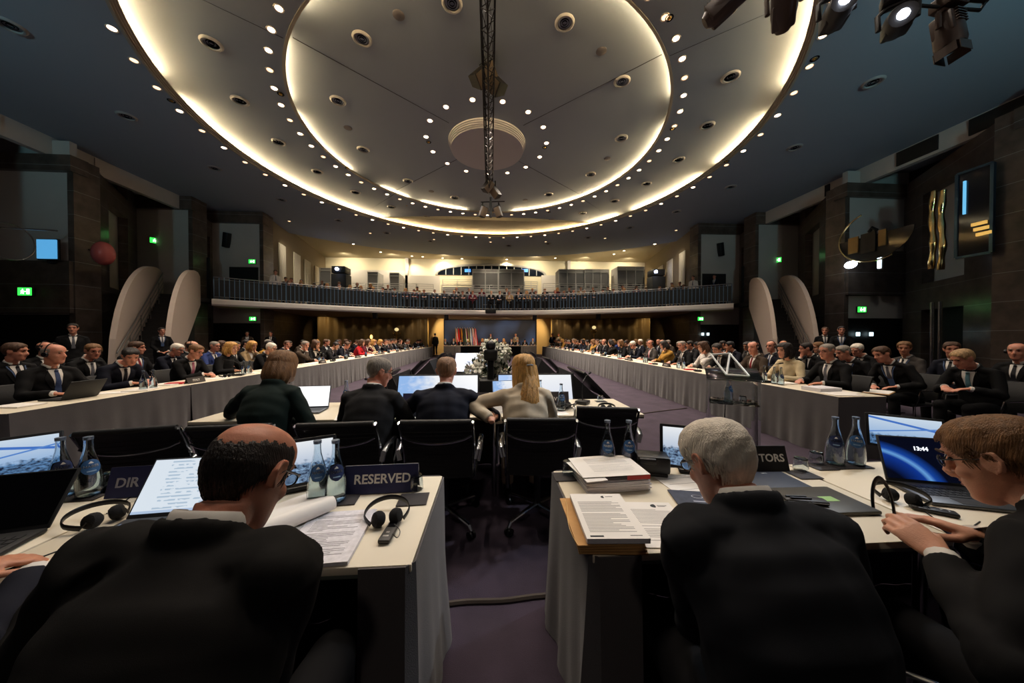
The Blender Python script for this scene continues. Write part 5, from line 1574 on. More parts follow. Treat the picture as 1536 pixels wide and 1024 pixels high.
def paper(loc, rotz, lab, w=.21, d=.297, t=.0015, lines=22, seed=1, logo=False, name='paper_sheet', mats_=None):
    rnd = random.Random(seed)
    r = thing(name, lab, 'document', loc, rotz)
    obj('sheet', MB().box((0,0,t/2), (w,d,t)), (M_PAPER if t < .01 else M_PAPERS) if mats_ is None else mats_, r, smooth=False)
    mb = MB(); text_lines(mb, w, d, t+.0003, lines, rnd, .2 if logo else .12)
    obj('print', mb, M_INK, r, smooth=False)
    if logo:
        mb = MB().prism([(.018*cos(a), .013*sin(a)) for a in [PI*.5+PI*i/8 for i in range(9)]]+[(.004,-.004),(.004,.004)], t, t+.0006)
        mb.box((.03,.003,t+.0004), (.04,.003,.0004)); mb.box((.026,-.004,t+.0004), (.03,.002,.0004))
        o = obj('letterhead', mb, M_INKD, r, smooth=False, loc=(w*.16, d*.40, 0))
    return r
def gooseneck(loc, rotz, lab, h=.32, reach=.18, grp=None, red=False):
    t = thing('gooseneck_microphone', lab, 'microphone', loc, rotz, grp)
    obj('base', MB().box((0,0,.02), (.13,.13,.035), .01), M_BLACKP, t)
    obj('stem', MB().tube([(0,0,.03),(0,.01,h*.5),(0,-.02,h*.8),(0,-reach*.55,h*.96),(0,-reach,h)], .0045, 8), M_BLACKP, t)
    obj('capsule', MB().tube([(0,-reach+.01,h),(0,-reach-.01,h+.004),(0,-reach-.05,h+.012)], [.006,.011,.010], 10), mat('mic_foam', (15,14,15), .95), t)
    obj('button', MB().box((0,-.035,.039), (.03,.018,.004), .002), mat('mic_button', (70,30,28), .5), t)
    return t
# ================================================================== THE TWO FRONT TABLES AND WHAT LIES ON THEM
TZ = .742
skirted_table('conference_table', 'front table left of the aisle with cream top and grey cloth at its aisle end', -1.545, -.247, 1.0, 1.64, 'L1', 11)
skirted_table('conference_table', 'outermost cream front table on the left under the dark laptop', -2.86, -1.552, 1.0, 1.64, 'far', 12)
skirted_table('conference_table', 'front table right of the aisle with paper stacks and a grey cloth end', .33, 1.648, 1.0, 1.66, 'R1', 13)
skirted_table('conference_table', 'outermost cream front table on the right under the planet wallpaper laptop', 1.655, 2.96, 1.0, 1.66, 'far', 14)
def T(px, py, z=TZ): return atz(px, py, z)

def fc(p): return -math.atan2(p.x, p.y)

# ---- left table
b1, b2 = T(477, 752), T(504, 751)
bot = make_bottle('clear water bottle with pale blue label, nearer the RESERVED sign monitor', M_LABELB)
bot.location = b1; bot.rotation_euler.z = fc(b1)+.05; tag(bot, 'water bottle with pale blue label before the monitor, left of the RESERVED sign', 'bottle')
botd = make_bottle('', M_LABELD); botd.location = b2; botd.rotation_euler.z = fc(b2)+.1
tag(botd, 'water bottle with dark blue label touching the RESERVED sign', 'bottle')
b2m = T(515, 748); slate(b2m, .1, 'dark mat under the bottles by the RESERVED sign', .13, .12)
bot.location.z = botd.location.z = TZ+.0035
a, b = T(503, 742), T(614, 738)
c = (a+b)/2; w = .325
tent_sign((c.x+.035, c.y+.03, TZ), math.atan2(b.y-a.y, b.x-a.x)+.03, w, .118, M_SIGNB, M_SIGNW, [('RESERVED', .056, .005, .060)], 'dark blue folded sign reading RESERVED on the left table')
g = make_tumbler('upturned drinking glass at the aisle corner of the left table'); g.location = T(624, 732, TZ+.003); tag(g, 'upturned drinking glass on a mat beside the RESERVED sign', 'glass')
slate(T(620, 749), .05, 'dark mat in front of the RESERVED sign, under the upturned glass', .125, .105)
h = headset(T(581, 781), .3, 'black headset lying on the left table in front of the RESERVED sign')
p = T(585, 800); receiver((p.x, p.y, TZ), -.05, 'dark grey interpreter receiver beside the headset near the RESERVED sign')
cable([T(592, 786, TZ+.02), T(600, 796, TZ+.01), T(596, 806, TZ+.004), T(588, 800, TZ+.02)], 'thin lead joining headset and receiver near the RESERVED sign', .0015)
# open brochure: flat right-hand pages and a page curling over
pr = T(505, 808, TZ)
pp = thing('document', 'thick printed report lying open on the left table before the seated bald man', 'document', (pr.x-.03, pr.y+.01, TZ), .06)
obj('page_block', MB().box((0,0,.006), (.235,.305,.012)), M_PAPERS, pp, smooth=False)
mb = MB(); text_lines(mb, .235, .305, .0123, 26, random.Random(4), .12, .14); obj('print', mb, M_INK, pp, smooth=False)
A_, B_ = T(392, 800, TZ+.035), T(500, 757, TZ+.030)
inv = pp.matrix_basis.inverted() if False else (TR(pr.x-.03, pr.y+.01, TZ)@RZ(.06)).inverted()
A_, B_ = inv@A_, inv@B_
ax = (B_-A_); ax.z = 0; axn = ax.normalized(); far = V((-axn.y, axn.x, 0))
def curl(u, v):
    # the turned pages come forward over the sheet and roll under along an oblique edge
    o = A_.lerp(B_, v); o.z = 0; R_ = .030-.004*v; s_ = u*.40
    if s_ < .23: q = o+far*(.23-s_)+V((0,0,.014+2*R_*(s_/.23)**1.4)); n_ = V((0,0,1))
    else:
        a = min((s_-.23)/R_, 4.6); q = o-far*(R_*sin(a))+V((0,0,.014+R_+R_*cos(a))); n_ = -far*sin(a)+V((0,0,cos(a)))
    return q, n_
obj('turned_page', MB().slab(curl, 34, 6, .0012), M_PAPER, pp)
obj('left_page', MB().box((-.235,.0,.005), (.225,.30,.010)), M_PAPER, pp, smooth=False)
# monitor behind the bottles
p = T(452, 741)
monitor((p.x-.03, p.y+.03, TZ), fc(p)-.05, .28, .18, .22, S_PEOPLE, 'table monitor showing delegates, beside the two bottles on the left table', lift=.045)
# laptop with the white page
l0, l1 = T(190, 783), T(300, 783)
p = (l0+l1)/2; wl = .34
lap = laptop((l0.x+wl/2*cos(.12)+.0, l0.y+.012, TZ), .10, wl, .225, .60, S_DOC, 'grey laptop with a bright white page and lit keys before the bald man', keys=M_KEYS)
a, b = T(160, 750), T(250, 752)
tent_sign((a.x+.145, a.y+.06, TZ), .10, .34, .125, M_SIGNB, M_SIGNK, [('DIR', .056, -.095, .060)], 'dark name sign reading DIR behind the white page laptop', wc=mat('letters_dim', (150,150,160), .6))
headset(T(152, 783), 1.2, 'black headset lying left of the white page laptop')
cable([T(300, 815), T(240, 800), T(180, 800), T(120, 815), T(60, 836), T(-10, 862)], 'black laptop cable running to the left along the table')
cable([T(200, 742), T(187, 752), T(180, 760), T(160, 770)], 'black headset lead in front of the DIR sign')
g2 = dup(g, T(165, 728, TZ+.003), 0, 'upturned drinking glass left of the DIR sign')
slate(T(150, 735), .1, 'dark mat left of the DIR sign', .13, .1)
# outer left table
for i, (px, py, nm, src) in enumerate(((92, 744, 'water bottle on the outer left table, left of the pair', botd), (134, 742, 'water bottle on the outer left table, right of the pair beside the DIR sign', bot))):
    q = T(px, py, TZ+.0035); dup(src, q, fc(q)+.2, nm)
slate(T(112, 743), .1, 'dark mat under the bottle pair on the outer left table', .26, .13)
p = T(5, 738)
monitor((p.x-.05, p.y+.05, TZ), fc(p)-.1, .28, .175, .25, S_HALL, 'table monitor with a blue hall view at the far left edge', lift=.05)
p = T(-8, 812)
lt = laptop((p.x-.06, p.y+.01, TZ), .25, .34, .215, .62, mat('screen_off', (8,8,10), .15), 'black laptop with a dark screen at the left edge', body=M_LAPTOPK)
cable([T(-20, 800), T(20, 812), T(45, 800), T(72, 780), T(62, 778), T(30, 792), T(-10, 812)], 'black looped cable before the dark laptop at the left edge', .003)
tag(obj('pen', MB().tube([T(-30, 822, TZ+.006), T(26, 812, TZ+.006)], [.0055,.004], 8), M_BLACKP), 'black pen lying before the dark laptop at the left edge', 'pen')

# ---- right table
g3 = dup(g, T(853, 710, TZ+.003), 0, 'upturned drinking glass at the aisle corner of the right table')
slate(T(850, 715), 0, 'dark mat under the glass at the aisle corner of the right table', .13, .1)
# stack of documents with a red and black binding
p = T(926, 738); st = thing('document_stack', 'pile of papers topped by a black and red bound report on the right table', 'documents', (p.x, p.y+.10, TZ), .05)
rnd = random.Random(5)
mb = MB()
for i in range(9): mb.box((rnd.uniform(-.008,.008), rnd.uniform(-.006,.006), .004+.006*i), (.30+rnd.uniform(-.01,.01), .21, .0052), M=RZ(rnd.uniform(-.03,.03)))
obj('lower_sheets', mb, M_PAPERS, st, smooth=False)
rep = obj('bound_report', MB().box((.0,.0,.066), (.30,.21,.018), .002), mat('report_cover', (34,26,34), .4), st)
obj('red_spine', MB().box((.095,-.106,.066), (.11,.002,.0182)).box((.151,-.09,.066), (.002,.03,.0182)), mat('report_red', (170,34,34), .4), rep, smooth=False)
obj('top_sheet', MB().slab(lambda u, v: (V((-.17+.32*u, -.11+.23*v, .079+.006*sin(3*u)*v)), V((0,0,1))), 8, 6, .001), M_PAPER, st)
mb = MB(); text_lines(mb, .26, .2, .0865, 12, rnd, .1, .1); obj('print', mb, M_INK, st, smooth=False)
obj('loose_sheet', MB().box((-.13,-.01,.074), (.1,.23,.001), M=RZ(.12)), M_PAPER, st, smooth=False)
# folder with an A4 pile on it
p = T(912, 793); fo = thing('document_folder', 'tan cardboard folder holding a thick printed pile at the aisle edge', 'folder', (p.x-.012, p.y+.012, TZ), -.06)
M_MANILA = mat('manila_card', (186,140,84), .7, var=.1, vscale=20)
mb = MB()
for i in range(4): mb.box((-.008-.005*i,.002*i,.004+.008*i), (.225,.305,.005), M=RZ(.02*i-.03))
obj('card_cover', mb, M_MANILA, fo, smooth=False)
obj('card_flap', MB().slab(lambda u, v: (V((-.118-.012*u-.01*sin(v*5), -.15+.29*v, .004+.03*u)), V((-1,0,.5))), 4, 8, .002), mat('card_flap', (216,178,116), .7), fo)
obj('page_block', MB().box((.006,.0,.042), (.208,.295,.016)), M_PAPERS, fo, smooth=False)
obj('top_sheet', MB().box((.006,0,.0508), (.21,.297,.001)), M_PAPER, fo, smooth=False)
mb = MB(); text_lines(mb, .21, .297, .0516, 24, random.Random(8), .22, .12); mb2 = obj('print', mb, M_INK, fo, smooth=False)
mb = MB().prism([(.012*cos(a), .009*sin(a)) for a in [PI*.5+PI*i/8 for i in range(9)]], .0512, .0518); mb.box((.022,.002,.0515), (.03,.003,.0004)); obj('letterhead', mb, M_INKD, fo, smooth=False, loc=(.035,.122,0))
obj('stamp', MB().box((-.062,-.135,.0515), (.045,.008,.0005)).box((.07,-.132,.0515), (.04,.003,.0004)), M_INKD, fo, smooth=False)
p = T(985, 785); paper((p.x+.01, p.y+.005, TZ), -.10, 'printed letter with a small dark letterhead between folder and white haired man', seed=6, logo=True)
p = T(1035, 735); paper((p.x+.02, p.y+.01, TZ), .1, 'white sheets lying under the dark brochure on the right table', lines=4, seed=9)
p = T(1036, 748)
br = thing('brochure', 'dark brochure with a pale round emblem on the right table', 'brochure', (p.x, p.y, TZ+.0018), -.2)
obj('cover', MB().box((0,0,.002), (.15,.13,.004)), mat('brochure_dark', (54,54,66), .35, var=.4, vscale=30), br, smooth=False)
obj('emblem', MB().tube([(.03+.022*cos(a),.01+.014*sin(a),.0045) for a in [2*PI*i/20 for i in range(20)]], .0018, 5, closed=True).box((.03,-.03,.0043), (.06,.006,.0006)), mat('brochure_print', (190,192,204), .6), br)
# black camera-like box
p = T(985, 716); bx = thing('black_device', 'small black device box standing behind the papers on the right table', 'device', (p.x, p.y+.05, TZ), -.3)
obj('body', MB().box((0,0,.062), (.16,.11,.085), .012), M_BLACKP, bx)
obj('foot', MB().box((.02,0,.010), (.10,.09,.02), .006), M_BLACKP, bx)
obj('hood', MB().box((-.03,-.06,.085), (.08,.03,.03), .008), M_BLACKP, bx)
for px, nm in ((911, 'water bottle behind the paper pile, left of the pair on the right table'), (943, 'water bottle behind the paper pile, right of the pair on the right table')):
    q = T(px, 703, TZ+.0035); dup(bot, q, fc(q)+.1, nm)
slate(T(928, 704), 0, 'dark mat under the bottle pair behind the paper pile', .16, .1)
p = T(1025, 715)
monitor((p.x+.075, p.y+.02, TZ), fc(p)+.12, .30, .19, .2, S_PEOPLE, 'table monitor half hidden behind the white haired man', lift=.045)
a, b = T(1060, 708), T(1187, 706)
c = (a+b)/2
tent_sign((c.x+.015, c.y+.03, TZ), -.06, .40, .125, M_SIGNK, M_SIGNK, [('TORS', .054, .115, .066)], 'black folded sign ending in TORS beside the white haired man')
M_TAB = mat('tablet_cover', (38,44,60), .55)
def flatbox(nm, px, py, w, d, h, rz, m, lab, cat):
    p = T(px, py); t = thing(nm, lab, cat, (p.x, p.y, TZ), rz)
    obj('body', MB().box((0,0,h/2), (w,d,h), min(.006, h*.4)), m, t); return t
t = flatbox('tablet', 1158, 722, .26, .19, .009, -.05, M_TAB, 'dark blue tablet cover in front of the TORS sign', 'tablet')
obj('camera_hump', MB().box((.02,.075,.0095), (.03,.012,.002), .001), M_STEEL, t)
t = flatbox('closed_laptop', 1226, 753, .32, .215, .016, -.02, mat('laptop_taupe', (74,70,62), .45, .3), 'closed taupe laptop with a green note on its lid', 'laptop')
obj('sticky_note', MB().box((.045,-.005,.0165), (.06,.04,.001)), mat('green_note', (150,190,120), .7), t, smooth=False)
obj('hinge_line', MB().box((0,.106,.008), (.30,.003,.012)), M_BLACKP, t, smooth=False)
p = T(1207, 752, TZ+.02); pc = thing('pen_case', 'dark pen case with two pens lying on the closed taupe laptop', 'case', (p.x, p.y, TZ+.0165), -.25)
obj('case', MB().box((0,0,.009), (.16,.045,.018), .008), mat('pen_case', (42,36,32), .5), pc)
obj('pen', MB().tube([(-.07,.0,.021),(.01,.01,.021)], .004, 8).tube([(-.06,-.012,.021),(.02,-.006,.021)], .004, 8), M_BLACKP, pc)
obj('zip', MB().box((0,-.0235,.010), (.15,.002,.004)), M_STEEL, pc, smooth=False)
slate(T(1205, 712), -.02, 'dark mat between tablet cover and bottles', .12, .1)
q = dup(g, T(1201, 704, TZ+.003), 0, 'upturned drinking glass beside the TORS sign, nearer of the two')
slate(T(1232, 700), -.02, 'dark mat behind the table joint on the right, under the farther glass', .12, .09)
q = dup(g, T(1224, 694, TZ+.003), 0, 'upturned drinking glass next to the bottle pair on the outer right table')
for px, src, nm in ((1252, botd, 'water bottle with dark label, left of the pair on the outer right table'), (1283, bot, 'water bottle with pale label, right of the pair on the outer right table')):
    q = T(px, 695, TZ+.0035); dup(src, q, fc(q)+.15, nm)
slate(T(1270, 697), -.02, 'dark mat under the bottle pair on the outer right table', .2, .11)
p = T(1366, 683)
monitor((p.x, p.y+.03, TZ), fc(p)+.25, .29, .175, .28, S_HALL, 'table monitor with a blue hall view behind the planet wallpaper laptop', lift=.045)
l0, l1 = T(1344, 738), T(1440, 722)
c_ = (l0+l1)/2
la = laptop((c_.x, c_.y, TZ), -.32, .32, .215, .30, S_EARTH, 'open laptop showing a blue planet and the time 13:44', words=[('13:44', .026, .74)])
p = T(1345, 752); headset((p.x+.02, p.y, TZ), -.9, 'black headset lying flat between the right table joint and the planet laptop')
p = T(1400, 768); receiver((p.x, p.y, TZ), .9, 'dark receiver in front of the planet laptop')
cable([T(1372, 756, TZ+.01), T(1400, 776), T(1420, 790), T(1445, 796), T(1470, 782)], 'black headset lead in front of the planet laptop')

# ================================================================== THE FOUR FIGURES NEAREST THE CAMERA
def loc_hand(root, rz, p):
    d = V(p)-V((root[0], root[1], 0)); return RZ(-rz).to_3x3()@d
# bald man in black, reading at the left table
r1 = (-.585, .50)
sp = dict(lean=.20, hunch=.30, hipz=.53, shup=.035, necklen=.135, colup=.010, twist=-.14, head=(.04, .60, 0), hair='fringe', seed=3, strands=1500, vxb=.0052, vxj=.0075, build=1.10, armk=1.14, collar=True, cuff=.10,
          hand_l=loc_hand(r1, 0, T(98, 866, .80)), elbow_l=(-.05,-.6,-1), hand_r=loc_hand(r1, 0, (-.66, .93, .775)), elbow_r=(.12,-.4,-1),
          hand=dict(l=dict(dir=(.75,.42,-.10), up=(.1,0,1), curl=.42, spread=.06), r=dict(dir=(-.35,.8,-.1), up=(0,0,1), curl=.35)))
ms = build_meshes(sp); 
ms['glasses'] = glasses_mb(ms['_k'].HM, 1., .0026).mesh('glasses', M_FRAME); add_lenses(ms)
HERO1 = assemble(ms, 'balding person in black suit and glasses reading at the left front table', (r1[0], r1[1], 0), 0, None, {'person': SK[2], 'jacket': cloth('suit_black', (17,15,14)), 'hair': HM['dark']})
# white haired man, right table
r2 = (.70, .625)
sp = dict(lean=.21, hunch=.30, hipz=.475, necklen=.135, colup=.012, head=(.14, .50, 0), hair='white', seed=5, strands=2600, shup=.02, vxb=.0055, vxj=.0075, build=1.12, hand_l=loc_hand(r2, 0, (.74, 1.0, .775)), hand_r=loc_hand(r2, 0, (.90, 1.0, .775)),
          elbow_l=(-.3,-.3,-1), elbow_r=(.3,-.3,-1), hand=dict(l=dict(dir=(.4,.8,-.1)), r=dict(dir=(-.5,.8,-.1))))
ms = build_meshes(sp); ms['glasses'] = glasses_mb(ms['_k'].HM, 1., .0020).mesh('glasses', M_FRAME); add_lenses(ms)
HERO2 = assemble(ms, 'white haired person in dark suit bent over papers at the right front table', (r2[0], r2[1], 0), 0, None, {'person': SK[2], 'jacket': cloth('suit_slate', (24,25,29)), 'hair': HM['white'], 'tie': TIE['dark']})
# brown haired man at the right edge, holding a headset
r3 = (1.515, .54)
hl, hr = T(1326, 812, .86), T(1392, 822, .865)
sp = dict(lean=.22, hunch=.29, hipz=.485, necklen=.14, colup=.010, head=(.25, .40, 0), hair='thick', seed=8, strands=2600, vxb=.0045, vxj=.0075, armk=1.08, lanyard=True,
          hand_l=loc_hand(r3, 0, (1.265, .80, .835)), hand_r=loc_hand(r3, 0, (1.45, .855, .855)), elbow_l=(-.9,-.5,-.7), elbow_r=(.9,-.2,-.8),
          hand=dict(l=dict(dir=(-.02,.85,.40), up=(-.55,-.45,.8), curl=.75, pinch=1., fingers=(.75,.8,.9,1.0)), r=dict(dir=(-.80,.50,.22), up=(.2,.1,1), curl=.30, pinch=.8, fingers=(.25,.3,.4,.5))))
ms = build_meshes(sp); ms['glasses'] = glasses_mb(ms['_k'].HM, 1., .0018).mesh('glasses', M_FRAME); add_lenses(ms)
HERO3 = assemble(ms, 'brown haired person at the right edge in black suit holding a headset', (r3[0], r3[1], 0), 0, None, {'person': SK[0], 'jacket': CL['black'], 'hair': HM['sandy'], 'lanyard': mat('lanyard_navy', (30,44,80), .6)})
# person cut by the left edge, hand on the table
r4 = (-1.43, .46)
sp = dict(lean=.30, hunch=.34, head=(-.15, .35, 0), hair='full', seed=9, strands=900, vxb=.006, vxj=.009, armk=1.05,
          hand_r=loc_hand(r4, 0, T(52, 858, .80)), hand_l=loc_hand(r4, 0, (-1.5, .98, .785)), elbow_r=(.8,-.4,-.7), hand=dict(r=dict(dir=(.62,.55,-.05), up=(-.1,0,1), curl=.40, spread=.04), l=dict(dir=(.5,.8,-.1))))
ms = build_meshes(sp); ms['glasses'] = glasses_mb(ms['_k'].HM, 1., .0028).mesh('glasses', M_FRAME)
HERO4 = assemble(ms, 'grey haired person with glasses cut off by the left edge, one hand on the table', (r4[0], r4[1], 0), 0, None, {'person': SK[1], 'jacket': CL['navy'], 'hair': HM['grey']})
# the headset in his hands
hp_ = thing('headset', 'black headset held in the hands of the person at the right edge', 'headphones', (1.295, .915, .885), .4)
M = RX(-.2)@RY(.5)
obj('headband', MB().tube([(-.075+.075*cos(a), .01, .0+.085*sin(a)) for a in [-.5+3.9*i/20 for i in range(21)]], [(.009,.003)]*21, 8, up=(0,1,0), M=M), M_BLACKP, hp_)
e = obj('earpad', MB().cyl((-.0,.0,-.03), (.022,.0,-.03), .029, .026, 16, M=M), mat('foam_black', (16,15,16), .9), hp_)
obj('disc', MB().cyl((.022,0,-.03), (.025,0,-.03), .014, seg=12, M=M), M_STEEL, e)
# their chairs
for (x, y), nm in ((r1, 'black swivel chair under the balding person in black'), (r2, 'black swivel chair under the white haired person'), (r3, 'black swivel chair under the brown haired person at the right edge'), (r4, 'black swivel chair under the person at the left edge')):
    if nm.endswith('balding person in black'): SWIVEL = swivel_chair((x, y-.02, 0), 0, nm)
    else: dup(SWIVEL, (x, y-.02, 0), 0, nm)
# ================================================================== THE PRESIDING TABLE, ITS CHAIRS AND FIGURES
PY0, PY1 = 2.83, 3.58
for i, (x0, x1) in enumerate(((-2.55, -1.24), (-1.235, .09), (.095, 1.42))):
    skirted_table('conference_table', ('left', 'middle', 'right')[i]+' cream table of the short middle row in the hall', x0, x1, PY0, PY1, 'far', 20+i)
CH = [(-2.30, 2.42, .25, 'empty black swivel chair at the left end of the middle row'), (-1.68, 2.46, .1, 'black swivel chair of the person in dark green'), (-1.03, 2.48, .06, 'black swivel chair of the person in grey pinstripe turned aside'),
      (-.36, 2.50, -.02, 'black swivel chair of the broad backed person in navy'), (.37, 2.50, -.07, 'black swivel chair of the blond person'), (.99, 2.86, -.2, 'empty black swivel chair at the right end of the middle row')]
for x, y, rz, lab in CH: dup(SWIVEL, (x, y if y < 2.8 else 2.80, 0), rz, lab)
# green jacket
r = (-1.74, 2.52)
sp = dict(lean=.16, hunch=.24, head=(-.05, .25, 0), hair='bob', female=True, front='plain', seed=12, vx=.009, headset=True, build=.94, hand_l=loc_hand(r, 0, T(345, 622, .77)), elbow_l=(-1,-.2,-.7), hand_r=loc_hand(r, 0, T(440, 627, .775)), hand=dict(l=dict(dir=(.6,.6,-.1)), r=dict(dir=(.1,.9,-.1))))
assemble(build_meshes(sp), 'person with brown bobbed hair in dark green jacket at the middle row', (r[0], r[1], 0), 0, None, {'jacket': CL['green'], 'hair': HM['sandy'], 'headphones': mat('headset_grey', (160,150,140), .4)})
# grey suit
r = (-.97, 2.54)
sp = dict(hipz=.50, lean=.14, hunch=.26, head=(-.75, .28, 0), hair='short', seed=13, vx=.009, glasses=True, build=1.06, twist=-.1, hand_l=loc_hand(r, 0, (-1.15, 3.0, .775)), hand_r=loc_hand(r, 0, T(601, 620, .775)), hand=dict(r=dict(dir=(-.1,.9,-.05))))
assemble(build_meshes(sp), 'person in dark pinstripe suit with glasses turning to the right at the middle row', (r[0], r[1], 0), -.05, None, {'jacket': CL['charcoal'], 'hair': HM['grey'], 'person': SK[2]})
# navy back
r = (-.385, 2.54)
sp = dict(hipz=.50, lean=.18, hunch=.22, head=(.02, .22, 0), hair='short', seed=14, vx=.009, build=1.14, hand_l=loc_hand(r, 0, (-.62, 3.0, .775)), hand_r=loc_hand(r, 0, T(716, 615, .775)), elbow_r=(1,-.1,-.6), elbow_l=(-1,-.1,-.6))
assemble(build_meshes(sp), 'broad person with cropped fair hair in navy suit seen from behind at the middle row', (r[0], r[1], 0), 0, None, {'jacket': CL['navy'], 'hair': hair_mat('hair_cropped', (150,112,82)), 'person': SK[2]})
# blond
r = (.285, 2.54)
sp = dict(hipz=.50, lean=.13, hunch=.20, head=(.40, .15, 0), hair='long', female=True, front='plain', seed=15, vx=.009, build=.96, hand_l=loc_hand(r, 0, T(737, 630, .80)), elbow_l=(-1,-.2,-.5), hand_r=loc_hand(r, 0, (.42, 3.0, .78)), hand=dict(l=dict(dir=(-.1,.8,.3), curl=.5)))
BL = build_meshes(sp)
# gathered lock falling down the back
k = BL['_k']; hb = MB(); S = k.HM
for i in range(46):
    u = i/45; x0 = -.055+.11*u
    top = S@V((x0*1.1, -.085-.02*cos((u-.5)*PI), .03)); mid = S@V((x0*.9, -.115-.012*cos((u-.5)*PI)+.006*sin(i*2.1), -.07)); 
    low = k.neck+V((x0*1.3+.025, -.125-.02*cos((u-.5)*PI)+.006*sin(i*1.7), -.06)); end = k.neck+V((x0*1.25+.05+.008*sin(i*2.3), -.165-.012*cos((u-.5)*PI), -.25+.03*sin(i*1.3)))
    hb.tube([top, mid, low, end], [.010,.013,.012,.004], 6)
kb = mesh_to_mb(BL['hair']); kb.add(hb); BL['hair'] = kb.mesh('hair', HM['blond'], ang=70)
mb = MB().tube([S@V((-.03,-.118,.028)), S@V((0,-.128,.03)), S@V((.03,-.118,.028))], .008, 8); BL['hair_clip'] = mb.mesh('hair_clip', M_STEEL)
assemble(BL, 'blond person with long clipped hair in beige jacket at the middle row', (r[0], r[1], 0), 0, None, {'jacket': CL['beige'], 'hair': HM['blond'], 'trousers': CL['beige']})
# things on the presiding table
q = T(470, 614); laptop((q.x-.03, q.y+.02, TZ), .1, .32, .22, .30, S_WHITE, 'laptop with a plain white screen beside the person in dark green', keys=M_KEYSD)
q = T(735, 600); laptop((q.x+.19, q.y-.05, TZ), .12, .32, .22, .34, S_HALLW, 'laptop with a pale blue screen before the blond person')
paper((.10, 2.97, TZ+.05), .2, 'white sheet held upright by the blond person', lines=3, seed=31).rotation_euler = (1.15, 0, .25)
paper((-1.28, 2.96, TZ), .3, 'white sheet between the laptop and the person in pinstripe', lines=8, seed=32)
paper((-.70, 3.0, TZ), -.4, 'white sheet under the hand of the person in pinstripe', lines=8, seed=33)
paper((.60, 2.98, TZ), .2, 'white sheet in front of the tangle of headset leads', lines=6, seed=34)
a, b = T(588, 612), T(640, 609)
tent_sign((-.70, 3.22, TZ), .05, .34, .15, M_SIGNB, M_SIGNK, [('PSd', .046, -.06, .107), ('GENERAL', .044, .03, .048)], 'navy name sign reading GENERAL on the middle row')
tent_sign((.03, 3.22, TZ), .0, .34, .15, mat('sign_grey', (60,54,56), .5), M_SIGNK, [('SEC', .046, -.10, .107), ('D', .046, -.12, .048)], 'dark grey name sign reading SEC before the blond person')
tent_sign((.62, 3.22, TZ), -.03, .36, .15, mat('sign_grey', (60,54,56), .5), M_SIGNK, [('VER', .050, .07, .08)], 'dark grey name sign ending in VER beside the bottle on the middle row')
gm = gooseneck((-1.05, 3.3, TZ), -.6, 'gooseneck microphone with a blue lit base behind the person in pinstripe', .30, .20)
tag(obj('lit_indicator', MB().box((0,0,.002), (.12,.05,.003)), mat('mic_blue', (40,120,200), .3, emit=.9, ecol=(50,140,220)), loc=(-1.05, 3.19, TZ)), 'small blue lit indicator at the foot of the gooseneck microphone', 'indicator')
dup(gm, (.98, 3.32, TZ), 2.5, 'gooseneck microphone near the right end of the middle row')
q = T(456, 618); dup(bot, (-1.50, 3.40, TZ), 0, 'water bottle behind the plain white laptop')
dup(bot, (.68, 3.02, TZ), .1, 'water bottle in front of the sign ending in VER'); dup(botd, (.52, 3.3, TZ), 0, 'water bottle behind the blond person, before the pale screen')
q = T(896, 596, TZ); dup(g, (1.22, 3.45, TZ), 0, 'upturned glass at the right end of the middle row'); slate((1.22, 3.43, TZ-.002), 0, 'dark mat under the glass at the right end of the middle row')
dup(g, (-.12, 3.08, TZ), 0, 'upturned glass beside the arm of the broad person in navy')
rnd = random.Random(21)
pts = [V((.72+.14*cos(i*.9)*rnd.uniform(.4,1), 3.06+.09*sin(i*1.3)*rnd.uniform(.4,1), TZ+.01+.05*abs(sin(i*1.7)))) for i in range(34)]
cable(pts, 'tangle of black headset leads in front of the sign ending in VER', .004)
headset((.74, 3.12, TZ), .8, 'black headset lying in the tangle of leads on the middle row'); headset((1.13, 3.02, TZ), -.4, 'black headset at the right end of the middle row')
headset((-2.12, 2.97, TZ), .5, 'black headset beside the elbow of the person in dark green')
tag(obj('phone', MB().box((0,0,.005), (.07,.14,.009), .003), M_BLACKP, loc=(-.02, 2.93, TZ), rotz=.6), 'dark phone beside the hand of the broad person in navy', 'phone')
receiver((-2.16, 3.3, TZ), .4, 'dark receiver at the left end of the middle row')
# ================================================================== THE TWO LONG TABLES WITH THEIR ROWS OF PEOPLE
LX1, LX0 = -4.50, -5.12          # front and back edge of the left table
RX0, RX1 = 4.15, 4.77
LY = [3.25+1.81*i for i in range(12)]; RY_ = [3.50+1.81*i for i in range(12)]
for i, y in enumerate(LY):
    skirted_table('conference_table', ('near end' if i == 0 else nth(i))+' grey skirted table of the long left row'+('' if i == 0 else ', counted from the near end'), LX0, LX1, y, y+1.80, 'leftend' if i == 0 else 'left', 40+i, 'long left row of tables')
for i, y in enumerate(RY_):
    skirted_table('conference_table', ('near end' if i == 0 else nth(i))+' grey skirted table of the long right row'+('' if i == 0 else ', counted from the near end'), RX0, RX1, y, y+1.80, 'rightend' if i == 0 else 'right', 60+i, 'long right row of tables')
# head table at the far end, standing forward at both ends
HY = 27.3
xs = [-4.55+1.47*i for i in range(7)]
for i in range(6):
    skirted_table('conference_table', nth(i)+' grey skirted table of the far head row, counted from the left', xs[i]+.02, xs[i+1], HY, HY+.7, 'near', 80+i, 'far head row of tables')

